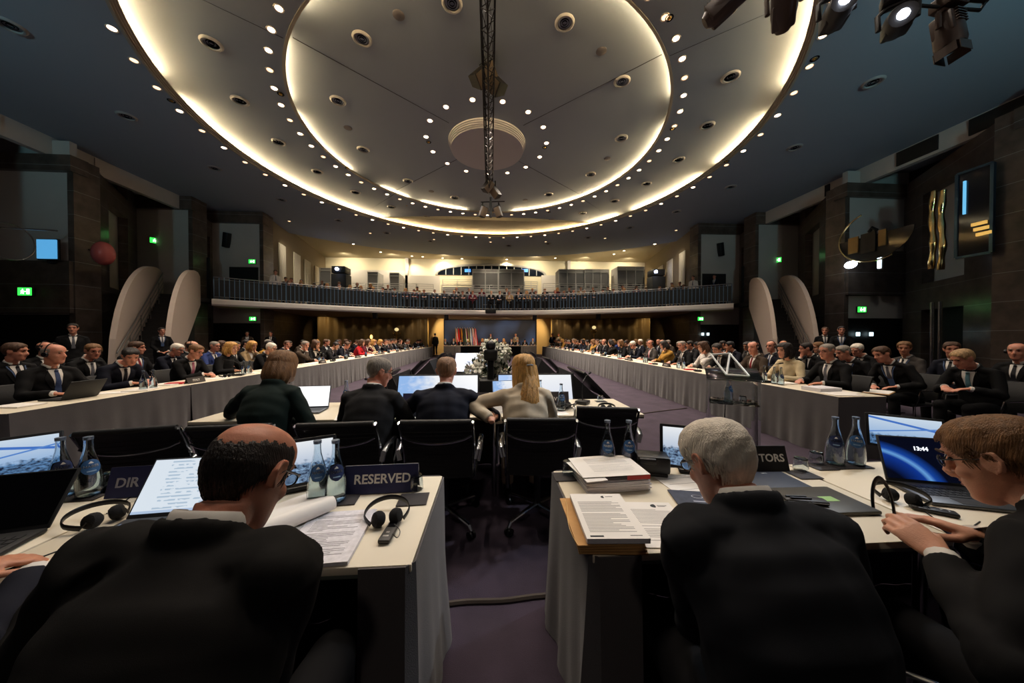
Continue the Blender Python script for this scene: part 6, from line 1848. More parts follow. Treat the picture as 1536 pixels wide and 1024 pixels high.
V_ = []      # seated variants
hd = lambda l, r: dict(l=l, r=r)
def variant(**k): V_.append(build_meshes(k)); return len(V_)-1
T1 = dict(dir=(.5,.8,-.1)); T2 = dict(dir=(-.5,.8,-.1))
variant(lean=.12, hunch=.18, head=(-.25,.20,0), hair='short', seed=41, hand_l=(-.14,.40,.79), hand_r=(.12,.42,.79), hand=hd(T1,T2), glasses=True)                     # 0 writing
variant(lean=.20, hunch=.28, head=(-.35,.45,0), hair='short', seed=42, hand_l=(-.12,.42,.80), hand_r=(.08,.44,.80), hand=hd(T1,T2))                                     # 1 bent over
variant(lean=.05, hunch=.10, head=(.30,.05,0), hair='fringe', seed=43, hand_l=(-.16,.38,.79), hand_r=(.16,.38,.79), hand=hd(T1,T2), headset=True)                    # 2 upright, headset
variant(lean=.10, hunch=.20, head=(-.10,.25,.1), hair='bob', female=True, front='open', seed=44, build=.92, hand_l=(-.05,.24,1.06), elbow_l=(-.6,.6,-1), hand_r=(.10,.42,.79), hand=hd(dict(dir=(.2,-.2,.9), up=(0,1,.3), curl=1.1),T2))  # 3 hand at chin
variant(lean=.02, hunch=.12, head=(.55,.10,0), hair='full', seed=45, hand_l=(-.10,.30,.72), hand_r=(.10,.30,.72), hand=hd(T1,T2), lanyard=True)                        # 4 leaning back
variant(lean=.14, hunch=.16, head=(0,.12,0), hair='bob', female=True, front='plain', seed=46, build=.9, hand_l=(-.16,.42,.79), hand_r=(.16,.42,.79), hand=hd(T1,T2))      # 5
variant(lean=.16, hunch=.24, head=(.2,.35,-.1), hair='white', seed=47, hand_l=(-.10,.43,.80), hand_r=(.02,.43,.81), hand=hd(T1,T2), glasses=True, build=1.06)               # 6
variant(lean=.10, hunch=.22, head=(-.5,.15,0), hair='short', seed=48, hand_r=(.04,.26,1.05), elbow_r=(.6,.6,-1), hand_l=(-.12,.42,.79), hand=hd(T1,dict(dir=(-.2,-.2,.9), up=(0,1,.3), curl=1.1)))    # 7 hand at chin
variant(lean=.08, hunch=.14, head=(.1,.1,0), hair='bald', seed=49, hand_l=(-.18,.40,.79), hand_r=(.14,.42,.79), hand=hd(T1,T2), glasses=True, build=1.05)                 # 8 bald
variant(lean=.24, hunch=.20, head=(-.2,.30,.15), hair='full', seed=50, side=.16, hand_l=(-.10,.34,.70), hand_r=(.16,.36,.68), hand=hd(T1,T2), lanyard=True)               # 9 leaning aside
STD = [build_meshes(dict(sit=False, lean=.02, hunch=.08, head=(.1,.05,0), hair='short', seed=51, hand_l=(-.12,.20,.98), hand_r=(.10,.21,.97), elbow_l=(-1,-.3,-.4), elbow_r=(1,-.3,-.4), hand=hd(dict(dir=(.8,.4,-.2)),dict(dir=(-.8,.4,-.2))), lanyard=True, vx=.012)),
       build_meshes(dict(sit=False, lean=.02, hunch=.06, head=(-.2,.02,0), hair='short', seed=52, hand_l=(-.25,.03,.86), hand_r=(.25,.03,.86), elbow_l=(-.6,-1,-.2), elbow_r=(.6,-1,-.2), hand=hd(dict(dir=(.02,.05,-1), up=(-1,0,0)),dict(dir=(0,.05,-1), up=(1,0,0))), vx=.012))]
PROTO = {}
def put(vi, loc, rz, label, jacket='black', hair='dark', skin=0, tie='blue', group=None, std=False, shirt=None, z=0., sc=1.):
    key = (vi, std); m = (STD if std else V_)[vi]
    mats = {'person': SK[skin], 'jacket': CL[jacket], 'hair': HM[hair], 'tie': TIE[tie], 'eyebrows': HM[hair] if hair != 'blond' else M_BROW}
    if shirt: mats['shirt'] = CL[shirt]
    if key not in PROTO:
        PROTO[key] = assemble(m, label, (*loc, z), rz, group); o = PROTO[key]
    else: o = dup(PROTO[key], (*loc, z), rz, label)
    if group: o['group'] = group
    elif 'group' in o: del o['group']
    for c in [o]+list(o.children): recolor(c, mats)
    if sc != 1.: o.scale = (sc, sc, sc)
    return o
JN = dict(black='black', navy='navy', charcoal='charcoal', grey='grey', brown='brown', green='dark green', beige='beige', cream='cream', red='red', wine='wine red', white='white', blue='blue', tan='tan', mustard='mustard', darkgrey='dark grey')
HN = dict(grey='grey haired', white='white haired', dark='dark haired', brown='brown haired', blond='blond', fair='fair haired', black='black haired', sandy='light brown haired')
rp = random.Random(77)
def desc(vi, jacket, hair):
    h = 'bald' if vi == 8 else ('balding' if vi == 2 else HN[hair])
    return h+' person in '+JN[jacket]
def row(side, xr, explicit, ystart, yend, step, rowname, chairs, zj=0., skip=()):
    """explicit: list of (head px, variant, jacket, hair, skin, tie, extra words)"""
    rz0 = -PI/2 if side < 0 else PI/2
    ys = []
    for e in explicit:
        y = y_at(e[0], xr-side*.26); ys.append((y, e))
    y = (max(q[0] for q in ys)+step) if ys else ystart
    while y < yend:
        if rp.random() > .04:
            vi = rp.choice([0,1,2,3,4,5,6,7,8,0,1,4,7]); fem = vi in (3, 5)
            jk = rp.choice(['black','navy','charcoal','black','navy','grey','darkgrey','charcoal','brown'] if not fem else ['black','wine','navy','cream','blue','black','mustard','charcoal'])
            ys.append((y+rp.uniform(-.06,.06), (None, vi, jk, rp.choice(['grey','dark','brown','white','dark','black','brown'] if not fem else ['blond','brown','dark','sandy']), rp.choice([0,0,1,2,2]), rp.choice(list(TIE)), None)))
        y += step*rp.uniform(.94, 1.08)
    ys.sort(key=lambda q: q[0])
    last = -9
    for i, (y, e) in enumerate(ys):
        y = max(y, last+.54); last = y
        _, vi, jk, hr, sk, ti, ex = e
        lab = desc(vi, jk, hr)+', '+(ex if ex else '%s along the %s' % (nth(i), rowname))
        o = put(vi, (xr+rp.uniform(-.05,.05), y), rz0+rp.uniform(-.14,.14), lab, jk, hr, sk, ti, 'people of the '+rowname)
        if chairs and y < chairs:
            lab = 'black row chair under the %s person along the %s' % (nth(i), rowname)
            p = (o.location.x, o.location.y, 0)
            if 'rc' not in PROTO: PROTO['rc'] = row_chair(p, rz0, lab, 'row chairs at the long tables')
            else: dup(PROTO['rc'], p, rz0, lab, 'row chairs at the long tables')
LRX, RRX = -5.50, 5.16
row(-1, LRX, [(100, 2, 'black', 'grey', 2, 'blue', 'nearest at the left table behind a black laptop'), (200, 1, 'navy', 'dark', 2, 'dark', 'bent over papers beside the two nearest left bottles'),
              (292, 6, 'black', 'sandy', 2, 'pink', 'wearing glasses behind the ITALY sign'), (352, 5, 'black', 'blond', 0, 'dark', 'leaning forward at the left table before two bottles'), (405, 6, 'black', 'white', 0, 'dark', 'looking down at the left table behind the green jacket'),
              (462, 7, 'brown', 'grey', 2, 'dark', 'hand at chin at the left table'), (480, 3, 'black', 'brown', 0, 'dark', 'chin in hand, just past the brown suit on the left'), (503, 1, 'charcoal', 'dark', 0, 'blue', 'bent low at the left table past the chin-holder'), (520, 1, 'navy', 'brown', 2, 'red', 'bent low at the left table just before the red jacket'),
              (545, 5, 'red', 'brown', 0, 'red', 'halfway along the left table'), (553, 3, 'wine', 'brown', 0, 'red', 'next to the red jacket on the left')], 4, 24.7, .74, 'front row at the left table', 12)
row(-1, -6.75, [(38, 4, 'black', 'brown', 2, 'dark', 'leaning back, turned aside at the far left'), (146, 0, 'black', 'sandy', 2, 'grey', 'in the second left row behind the headset wearer'), (222, 4, 'black', 'brown', 2, 'red', 'turned to the camera in the second left row'), (232, 6, 'navy', 'white', 2, 'dark', 'in the second left row before the stairs'),
                (270, 2, 'black', 'dark', 0, 'dark', 'in the second left row behind the ITALY sign'), (290, 8, 'blue', 'grey', 2, 'dark', 'in the second left row past the ITALY sign'), (328, 0, 'black', 'dark', 2, 'dark', 'in the second left row behind the blond delegate'), (372, 3, 'tan', 'blond', 0, 'dark', 'hand at chin in the second left row')], 4, 26, .86, 'second row on the left', 10)
row(-1, -8.0, [(85, 2, 'black', 'dark', 2, 'dark', 'in the third left row, facing ahead'), (128, 1, 'black', 'sandy', 2, 'grey', 'in the third left row near the pillar'), (207, 7, 'black', 'dark', 1, 'dark', 'in the third left row, dark jacket'), (285, 0, 'navy', 'brown', 2, 'dark', 'in the third left row with glasses')], 4, 24, 1.0, 'third row on the left', 0)
row(1, RRX, [(1228, 8, 'black', 'grey', 2, 'grey', 'in glasses at the near end of the right table'), (1172, 5, 'cream', 'dark', 0, 'dark', 'seated at the right table behind three bottles'), (1117, 2, 'brown', 'dark', 2, 'red', 'facing the camera behind the clear lectern'), (1073, 6, 'black', 'dark', 2, 'grey', 'behind the clear lectern, profile'), (1049, 3, 'white', 'brown', 0, 'dark', 'seen past the clear lectern'),
              (1017, 8, 'black', 'grey', 2, 'grey', 'upright with pale tie at the right table'), (991, 3, 'mustard', 'dark', 0, 'dark', 'hand at the mouth at the right table'), (970, 2, 'grey', 'brown', 2, 'pink', 'with pink tie at the right table'), (947, 6, 'navy', 'white', 2, 'dark', 'looking down at the right table'), (930, 5, 'black', 'sandy', 0, 'dark', 'just past the white haired delegate at the right table'),
              (915, 3, 'black', 'dark', 0, 'dark', 'hand at chin, farther along the right table'), (902, 2, 'black', 'grey', 2, 'blue', 'at the right table before the gilt stand')], 4, 24.6, .74, 'front row at the right table', 12)
row(1, 6.45, [(1335, 9, 'black', 'brown', 2, 'grey', 'leaning aside above the yellow folder at the right'), (1297, 9, 'black', 'grey', 2, 'red', 'with a wine red tie beyond the right table end'), (1205, 7, 'black', 'dark', 2, 'dark', 'hand at chin behind the cream jacket on the right'), (1150, 2, 'navy', 'brown', 2, 'blue', 'wearing headphones in the second right row'), (1092, 7, 'navy', 'black', 1, 'dark', 'hand at chin behind the clear lectern, second right row'),
              (1128, 8, 'brown', 'grey', 2, 'dark', 'in the second right row beside the headphone wearer'), (1448, 1, 'black', 'fair', 2, 'teal', 'looking down at the far right with a blue tie')], 4, 24, .86, 'second row on the right', 12)
row(1, 7.7, [(1352, 4, 'grey', 'sandy', 1, 'dark', 'in the third right row, turned aside'), (1412, 4, 'navy', 'brown', 2, 'dark', 'in profile in the third right row'), (1285, 6, 'black', 'white', 2, 'dark', 'in glasses in the third right row'), (1515, 2, 'black', 'grey', 2, 'dark', 'wearing headphones at the right edge'), (1225, 0, 'brown', 'sandy', 0, 'dark', 'in the third right row before the stairs')], 4, 22, 1.0, 'third row on the right', 8)
# folder on the knees of the leaning man
p = atz(1318, 588, .66); t = thing('document_folder', 'open yellow folder resting on knees beyond the right table end', 'folder', p, .5)
obj('card_cover', MB().box((0,0,0), (.46,.26,.006), .002), M_MANILA, t); obj('page_block', MB().box((.02,0,.006), (.42,.24,.006)), M_PAPER, t, smooth=False)

# ---- head table people
for i in range(13):
    x = -3.95+.64*i
    if i in (4,): continue
    vi = [0,2,6,1,7,5,8,2,3,0,6,1,2][i]; jk = ['charcoal','navy','black','grey','black','wine','black','charcoal','tan','navy','black','charcoal','grey'][i]; hr = ['grey','brown','dark','white','brown','blond','grey','dark','blond','brown','grey','dark','white'][i]
    put(vi, (x+rp.uniform(-.05,.05), HY+1.06), PI+rp.uniform(-.2,.2), '%s, %s from the left at the far head table' % (desc(vi, jk, hr), nth(i)), jk, hr, rp.choice([0,2]), 'blue', 'people at the head table')
put(1, (.0, HY+1.55), PI, 'person standing behind the middle of the far head table', 'brown', 'brown', 2, std=True)
put(1, (3.2-.9, HY+1.5), PI-.4, 'person with fair hair standing behind the far head table on the right', 'tan', 'fair', 2, std=True)
# ---- standing people
for px, X, Y, vi, rz, jk, hr, lab in ((653, None, 25.9, 1, .6, 'black', 'black', 'person in black standing at the far end of the left table before the yellow panel'), (829, None, 25.2, 0, 2.6, 'black', 'dark', 'person with joined hands standing at the far end of the right table'),
        (838, None, 26.0, 1, 2.8, 'tan', 'brown', 'person in tan standing at the far end of the right table'), (242, None, 11.6, 0, -2.2, 'black', 'black', 'person in dark suit standing below the left staircase'), (1262, None, 8.9, 0, 2.3, 'black', 'dark', 'person in black with a badge standing at the right double doors'),
        (1237, None, 9.6, 1, 2.4, 'black', 'brown', 'person in dark clothes standing beside the badge wearer at the right'), (109, None, 8.4, 1, -2.2, 'black', 'dark', 'person in the dark standing against the left pillar'), (371, None, 18.0, 0, -2.6, 'brown', 'dark', 'person in brown standing before the dark left doors'),
        (406, None, 18.2, 1, -2.6, 'black', 'dark', 'person standing beside the stone pillar under the left gallery end')):
    p = aty(px, 506, Y); put(vi, (p.x, Y), rz, lab, jk, hr, 2, 'grey', None, True)
# gallery standing people at both ends
for i, (px, Y, rz, side) in enumerate(((428, 20.6, -2.3, 'left'), (437, 20.9, -2.6, 'left'), (452, 21.4, -2.7, 'left'), (413, 18.5, -2.4, 'left'), (1008, 20.9, 2.5, 'right'), (1020, 20.6, 2.3, 'right'), (1072, 18.1, 2.2, 'right'), (1040, 18.5, 2.3, 'right'))):
    p = aty(px, 430, Y); put(i % 2, (p.x, Y), rz, 'person standing behind the %s end of the gallery railing, %s' % (side, nth(i % 4)), ('black','grey','navy','white')[i % 4], 'dark', 2, 'grey', 'people standing on the gallery', True, z=DECK)
# gallery seated people, two tiers
n = 0
for r_, (R_, zz, a0, a1, st) in enumerate(((22.65, DECK, -33, 33, 1.62), (23.7, DECK+.34, -27, 27, 2.25))):
    a = a0
    while a < a1:
        if rp.random() > .14 and not (r_ and abs(a) < 1.2):
            vi = rp.choice([0,1,2,4,5,6,7,8]); q = bal(a, R_); jk = rp.choice(['black','navy','charcoal','black','grey','wine','brown','tan']); hr = rp.choice(['dark','brown','grey','blond','sandy']) if vi != 5 else 'blond'
            put(vi, (q.x, q.y), PI-math.radians(a)+rp.uniform(-.2,.2), '%s, %s from the left in the %s gallery row' % (desc(vi, jk, hr), nth(n), ('front','raised')[r_]), jk, hr, rp.choice([0,2]), 'grey', 'people in the %s gallery row' % ('front','raised')[r_], z=zz)
            n += 1
        a += st*rp.uniform(.9, 1.15)
    n = 0
mb = MB()
fr = [bal(-29+58*i/40, 23.3) for i in range(41)]; bk = [bal(-29+58*i/40, 25.0) for i in range(41)]
poly = [(p.x, p.y) for p in fr]+[(p.x, p.y) for p in bk[::-1]]
poly.reverse(); mb.prism(poly, DECK-.04, DECK+.34); struct('floor', mb, mat('tier_carpet', (58,52,50), .9), smooth=False)
# gallery seats
SEAT = None
for r_, (R_, zz, a0, a1, st) in enumerate(((22.85, DECK-.04, -31, 31, 1.65), (23.9, DECK+.34, -28, 28, 1.65))):
    a = a0; i = 0
    while a < a1:
        q = bal(a, R_); lab = 'grey gallery chair, %s from the left in the %s row' % (nth(i), ('front','raised')[r_])
        if SEAT is None:
            SEAT = thing('gallery_chair', lab, 'chair', (q.x, q.y, zz), PI-math.radians(a), 'gallery chairs')
            obj('backrest', MB().box((0,-.24,.68), (.5,.06,.55), .02, M=RX(.0)), mat('seat_grey', (92,88,84), .7), SEAT)
            obj('seat', MB().box((0,0,.42), (.5,.46,.07), .02), mat('seat_grey', (92,88,84), .7), SEAT)
            obj('leg', MB().box((0,-.05,.2), (.06,.3,.40)), M_BLACK, SEAT)
        else: dup(SEAT, (q.x, q.y, zz), PI-math.radians(a), lab, 'gallery chairs')
        a += st; i += 1

# ================================================================== THINGS ON THE LONG TABLES
rq = random.Random(99)
SMALLB = make_bottle('', M_LABELD); SMALLB.scale = (1,1,1)
first_b = True
def tbottle(x, y, lab, side):
    global first_b
    if first_b: SMALLB.location = (x, y, TZ); tag(SMALLB, lab, 'bottle', 'bottles on the long tables'); SMALLB.rotation_euler.z = 0; first_b = False
    else: dup(SMALLB if rq.random() < .6 else bot, (x, y, TZ), rq.uniform(-.6,.6), lab, 'bottles on the long tables')
for side, pxs, X in ((-1, [(214, -4.68), (229, -4.68), (365, -4.72), (374, -4.72)], -4.7), (1, [(1147, 4.33), (1162, 4.33), (1172, 4.33)], 4.33)):
    for i, (px, x) in enumerate(pxs): tbottle(x, y_at(px, x), 'water bottle, %s of the nearest group on the %s table' % (nth(i), 'left' if side < 0 else 'right'), side)
for side in (-1, 1):
    nm = 'left' if side < 0 else 'right'
    y = 7.6 if side < 0 else 6.9; i = 0
    while y < (24.3 if side < 0 else 24.4):
        for q in range(2): tbottle((-4.68 if side < 0 else 4.33)+rq.uniform(-.04,.04), y+.13*q, 'water bottle on the long %s table, %s one of the %s bottle pair' % (nm, ('nearer','farther')[q], nth(i)), side)
        y += 1.55*rq.uniform(.85,1.2); i += 1
NS = {}
def small_sign(p, rz, word, lab, grp):
    t = thing('name_sign', lab, 'sign', p, rz, grp)
    dp = .03; w, h = .30, .09
    if 'f' not in NS:
        NS['f'] = MB().slab(lambda u, v: (V(((u-.5)*w, -dp*(1-v), h*v+.001)), V((0,-1,.3)).normalized()), 2, 2, .002).mesh('front_panel', mat('sign_brown', (66,60,56), .5), False)
        NS['b'] = MB().slab(lambda u, v: (V(((u-.5)*w, dp*(1-v), h*v+.001)), V((0,1,.3)).normalized()), 2, 2, .002).mesh('back_panel', mat('sign_brown', (66,60,56), .5), False)
    f = obj('front_panel', NS['f'], None, t) ; obj('back_panel', NS['b'], None, t)
    if word: lettering(word, .045, M_LETTER, f, TR(0,-dp*.5-.003,h*.5)@RX(PI/2-.3))
    else:
        # too small to read in the photograph: a pale bar stands where the letters are
        obj('inscription', MB().box((0,0,0), (.15,.022,.001)), mat('faint_letters', (170,164,156), .7), f).matrix_local = TR(0,-dp*.5-.003,h*.5)@RX(PI/2-.3)
    return t
small_sign((-4.62, y_at(292, -4.62), TZ), PI/2, 'ITALY', 'grey brown name sign reading ITALY on the left table', None)
for side in (-1, 1):
    nm = 'left' if side < 0 else 'right'; y = 9.0 if side < 0 else 7.4; i = 0
    while y < 24:
        small_sign(((-4.6 if side < 0 else 4.25), y, TZ), PI/2 if side < 0 else -PI/2, None, 'dark name sign on the long %s table, %s %s' % (nm, nth(i), 'beyond the ITALY sign' if side < 0 else 'from the near end'), 'name signs on the long tables')
        y += 2.2*rq.uniform(.8,1.2); i += 1
# papers, laptops, microphones, red booklets
PSH = {}
def tsheet(x, y, rz, lab, w=.21, d=.297, h=.004, m=None, grp='sheets on the long tables', nm='paper_sheet', cat='document'):
    k = (w, h, m.name if m else '')
    if k not in PSH: PSH[k] = MB().box((0,0,h/2), (w,d,h)).mesh(nm, m or M_PAPER, False)
    return tag(obj(nm, PSH[k], None, loc=(x, y, TZ), rotz=rz), lab, cat, grp)
M_REDB = mat('red_booklet', (190,24,36), .5)
for side in (-1, 1):
    nm = 'left' if side < 0 else 'right'; y = 3.6 if side < 0 else 3.75; i = 0
    while y < (24.7 if side < 0 else 24.9):
        x = (-4.82 if side < 0 else 4.46)+rq.uniform(-.08,.1)
        tsheet(x, y, PI/2+rq.uniform(-.4,.4), 'white paper lying on the long %s table, %s from the near end' % (nm, nth(i)), h=rq.choice([.003,.003,.012]))
        y += .74*rq.uniform(.8,1.2); i += 1
for i, (side, px, x) in enumerate(((1, 1136, 4.3), (1, 1035, 4.35), (1, 980, 4.35), (1, 933, 4.35), (1, 838, 4.35), (-1, 262, -4.8))):
    tsheet(x, y_at(px, x), rq.uniform(-.5,.5), 'red booklet on the long %s table, %s from the near end' % ('left' if side < 0 else 'right', nth(i if side > 0 else 0)), .2, .14, .02, M_REDB, 'red booklets', 'booklet', 'booklet')
tsheet(4.42, 3.95, PI/2+.1, 'thick white document pile at the near end of the right table', .24, .34, .045, M_PAPERS, None, 'document_stack', 'documents')
tsheet(4.36, 3.66, PI/2-.2, 'loose sheets at the very end of the right table', .24, .32, .006, M_PAPER, None, 'document_stack', 'documents')
tsheet(-4.72, 4.62, .4, 'loose papers between the black laptop and bottles on the left table', .25, .36, .012, M_PAPER, None, 'document_stack', 'documents')
q = atz(125, 615, TZ)
lp = laptop((-4.78, y_at(118, -4.78), TZ), -PI/2-PI, .34, .23, .5, mat('screen_off', (8,8,10), .15), 'black laptop seen from behind at the near end of the left table', body=M_LAPTOPK)
lp.rotation_euler.z = -PI/2
MIC = None
for side in (-1, 1):
    nm = 'left' if side < 0 else 'right'; y = 6.2 if side < 0 else 4.7; i = 0
    while y < 24:
        p = ((-4.66 if side < 0 else 4.30), y, TZ); lab = 'gooseneck microphone on the long %s table, %s from the near end' % (nm, nth(i))
        dup(gm, p, -PI/2+.3 if side < 0 else PI/2-.3, lab, 'microphones on the long tables')
        y += 1.75*rq.uniform(.85,1.15); i += 1
HDS = None
for i, (px, x) in enumerate(((338, -4.72), (345, -4.75), (500, -4.75))):
    headset((x, y_at(px, x), TZ), rq.uniform(0,3), 'black headset lying on the left table, %s from the near end' % nth(i), True, 1., 'headsets on the left table')
# bottles and sheets on the head table
for i in range(9):
    dup(SMALLB, (-3.9+.93*i+rq.uniform(-.1,.1), HY+.3, TZ), 0, 'tiny looking bottle on the far head table, %s from the left' % nth(i), 'bottles on the head table')
for i in range(7):
    tsheet(-3.7+1.15*i, HY+.25, rq.uniform(-.3,.3), 'white paper on the far head table, %s from the left' % nth(i), grp='sheets on the head table')

# ================================================================== THE OPEN FLOOR IN THE MIDDLE
def floor_monitor(p, rz, w, h, img, lab, tilt=.62, lift=.10):
    t = thing('floor_monitor', lab, 'monitor', p, rz)
    M = TR(0,0,lift+h/2*cos(tilt))@RX(-tilt)
    obj('casing', MB().box((0,.03,0), (w+.05,.06,h+.05), .012, M=M), M_BLACKP, t)
    s = obj('screen', MB().box((0,-.002,0), (w,.004,h)), img, t, smooth=False); s.matrix_local = M
    mb = MB()
    for s_ in (-1, 1):
        mb.hull([(s_*w*.48-.012,-.02,.02),(s_*w*.48-.012,h*sin(tilt)+.30,.02),(s_*w*.48-.012,h*sin(tilt)*.98+.02,h*cos(tilt)*.98+lift-.02),(s_*w*.48-.012,.0,lift)],
                [(s_*w*.48+.012,-.02,.02),(s_*w*.48+.012,h*sin(tilt)+.30,.02),(s_*w*.48+.012,h*sin(tilt)*.98+.02,h*cos(tilt)*.98+lift-.02),(s_*w*.48+.012,.0,lift)])
    mb.box((0,(h*sin(tilt)+.3)/2,.015), (w,h*sin(tilt)+.3,.03))
    mb.box((0,h*sin(tilt)*.75+.14,(h*cos(tilt)+lift)*.5), (w*.98,.03,(h*cos(tilt)+lift)*.96))
    obj('stand', mb, M_BLACK, t, smooth=False)
    return t
S_OFF = mat('screen_black', (6,6,8), .2)
# two lit screens facing the middle row
a = aty(604, 592, 4.25); b = aty(716, 592, 4.25)
floor_monitor(((a.x+b.x)/2, 4.05, 0), .03, 1.0, .60, S_HALLW, 'lit floor monitor facing the middle row, behind the person in navy', .40, .40)
a = aty(747, 590, 4.25); b = aty(853, 590, 4.25)
floor_monitor(((a.x+b.x)/2, 4.05, 0), -.03, .96, .60, S_HALLW, 'lit floor monitor facing the middle row, behind the blond person', .40, .40)
# monitors along both sides, seen from their dark backs and edges
for X, Y, s, lab in ((-1.75, 7.4, -1, 'dark floor monitor facing the left table, nearest one'), (-1.8, 11.7, -1, 'dark floor monitor facing the left table, second one'), (-1.85, 16.4, -1, 'dark floor monitor facing the left table, farthest one'),
                     (1.55, 7.7, 1, 'dark floor monitor facing the right table, nearest one'), (1.6, 12.3, 1, 'dark floor monitor facing the right table, second one'), (1.65, 17.0, 1, 'dark floor monitor facing the right table, farthest one')):
    floor_monitor((X+s*.85, Y, 0), s*PI/2, 1.5, .80, S_OFF, lab, .78)
p = aty(712, 540, 13.2); 
floor_monitor((p.x, 13.0, 0), .0, 1.55, .95, S_HALLW, 'large lit floor monitor in the middle of the hall before the head table', .75)
p = aty(768, 530, 22.0); floor_monitor((p.x, 25.6, 0), PI, 1.9, .72, S_OFF, 'dark floor monitor turned to the far head table, right part', .5)
p = aty(705, 530, 22.0); floor_monitor((p.x, 25.6, 0), PI, 1.9, .72, S_OFF, 'dark floor monitor turned to the far head table, left part', .5)
# flowers with a black camera stand in front
p = aty(738, 590, 4.9)
ped = thing('camera_stand', 'black column with a small camera in front of the white flowers', 'stand', (p.x-.02, 4.62, 0))
obj('column', MB().box((0,0,.42), (.34,.26,.84), .02), M_BLACK, ped)
obj('post', MB().cyl((0,0,.84), (0,0,1.12), .05, .045, 12), M_BLACK, ped)
cm = obj('camera', MB().box((0,0,1.20), (.2,.2,.17), .04).ball((0,0,1.33), (.075,.085,.08), 14, 10), M_BLACKP, ped)
obj('camera_lens', MB().cyl((0,-.09,1.33), (0,-.05,1.33), .03, seg=14), mat('camera_glass', (60,56,60), .1), cm)
fl = thing('flower_arrangement', 'tall arrangement of white flowers and leaves in the middle of the hall', 'flowers', (p.x, 5.15, 0))
obj('pot', MB().lathe([(.001,0),(.16,0),(.20,.32),(.17,.32),(.15,.04),(.001,.04)], 20, close=True), M_BLACK, fl)
rf = random.Random(12)
def clump(c, r, n):
    for _ in range(n):
        while True:
            d = V((rf.uniform(-1,1), rf.uniform(-1,1), rf.uniform(-1,1)))
            if .3 < d.length < 1: break
        yield V(c)+V((d.x*r[0], d.y*r[1], d.z*r[2])), d.normalized()
CLS = [((-.02,0,1.10),(.22,.18,.16)), ((.10,-.02,1.18),(.16,.16,.14)), ((-.22,-.02,.90),(.24,.2,.17)), ((.22,-.02,.88),(.26,.2,.16)), ((.0,-.02,.72),(.36,.24,.18)), ((-.24,-.02,.55),(.22,.2,.2)), ((.34,-.02,.74),(.26,.18,.10)), ((.16,0,.5),(.2,.2,.2)), ((-.02,0,1.28),(.10,.1,.1))]
mb = MB()
for c, r in CLS:
    for q, d in clump(c, r, 150):
        d2 = (d+V((rf.uniform(-.5,.5), rf.uniform(-.5,.5), rf.uniform(-.2,.6)))).normalized(); s_ = d2.cross(V((.3,.2,1))).normalized(); L = rf.uniform(.06,.12)
        k0 = len(mb.v); n_ = d2.cross(s_)*.006
        mb.v += [tuple(q), tuple(q+d2*L*.5+s_*.018+n_), tuple(q+d2*L), tuple(q+d2*L*.5-s_*.018+n_)]; mb.f.append((k0,k0+1,k0+2,k0+3)); mb.mi.append(0)
obj('foliage', mb, mat('leaf_green', (44,62,34), .6, var=.3, vscale=20), fl, kind='stuff')
mb = MB()
for c, r in CLS: mb.tube([(0,0,.3), (c[0]*.5,c[1],.3+(c[2]-.3)*.6), c], .008, 5)
obj('stem', mb, mat('stem_green', (50,62,36), .7), fl)
FM = MB()
for i in range(6):
    a = 2*PI*i/6; FM.ball((.024*cos(a),.024*sin(a),.004), (.020,.013,.008), 8, 5, R=Matrix.Rotation(a,3,'Z')@Matrix.Rotation(-.5,3,'Y'))
FM.ball((0,0,.008), (.009,.009,.008), 6, 5)
bl = FM.mesh('blossom', mat('petal_white', (250,247,232), .6, sss=.05))
cnt = 0
for c, r in CLS:
    for q, d in clump(c, r, 11):
        if cnt >= 98: break
        o = obj('blossom', bl, None, fl, loc=q+V(d)*.03); o.rotation_euler = d.to_track_quat('Z', 'Y').to_euler(); k_ = rf.uniform(2.0,2.9); o.scale = (k_,k_,k_); cnt += 1
# clear lectern at the right
le = thing('clear_lectern', 'transparent acrylic lectern with a white frame near the right table', 'lectern', (2.44, 3.05, 0), -.55)
M_ACR = acrylic()
M_WF = mat('lectern_frame', (206,206,200), .4)
mb = MB()
for s in (-1, 1): mb.box((s*.20,0,.53), (.012,.36,1.02), .004)
obj('side_panel', mb, M_ACR, le)
obj('front_panel', MB().slab(lambda u, v: (V(((u-.5)*.42, .18+.06*sin(PI*u), .05+1.0*v)), V((0,1,0))), 10, 3, .010), M_ACR, le)
obj('shelf', MB().box((0,0,.80), (.40,.34,.012), .003), M_ACR, le)
obj('base', MB().box((0,.02,.012), (.56,.46,.022), .006), M_ACR, le)
obj('reading_top', MB().box((0,-.02,1.09), (.46,.38,.012), .004, M=TR(0,0,1.09)@RX(.25)@TR(0,0,-1.09)), M_ACR, le)
mb = MB(); M = TR(0,.02,1.10)@RX(.25)
for q in ([(-.17,.16,.13),(-.06,-.15,.02)], [(-.17,.16,.13),(.0,.18,.14)], [(.0,.18,.14),(.12,-.16,.02)], [(-.06,-.15,.02),(.12,-.16,.02)], [(.0,.18,.14),(-.06,-.15,.02)]): mb.tube(q, .010, 6, M=M)
obj('book_stand', mb, M_WF, le)
dup(bot, (2.38, 3.02, .807), .4, 'water bottle on the inner shelf of the clear lectern'); dup(g, (2.50, 2.98, .807), 0, 'drinking glass on the inner shelf of the clear lectern')
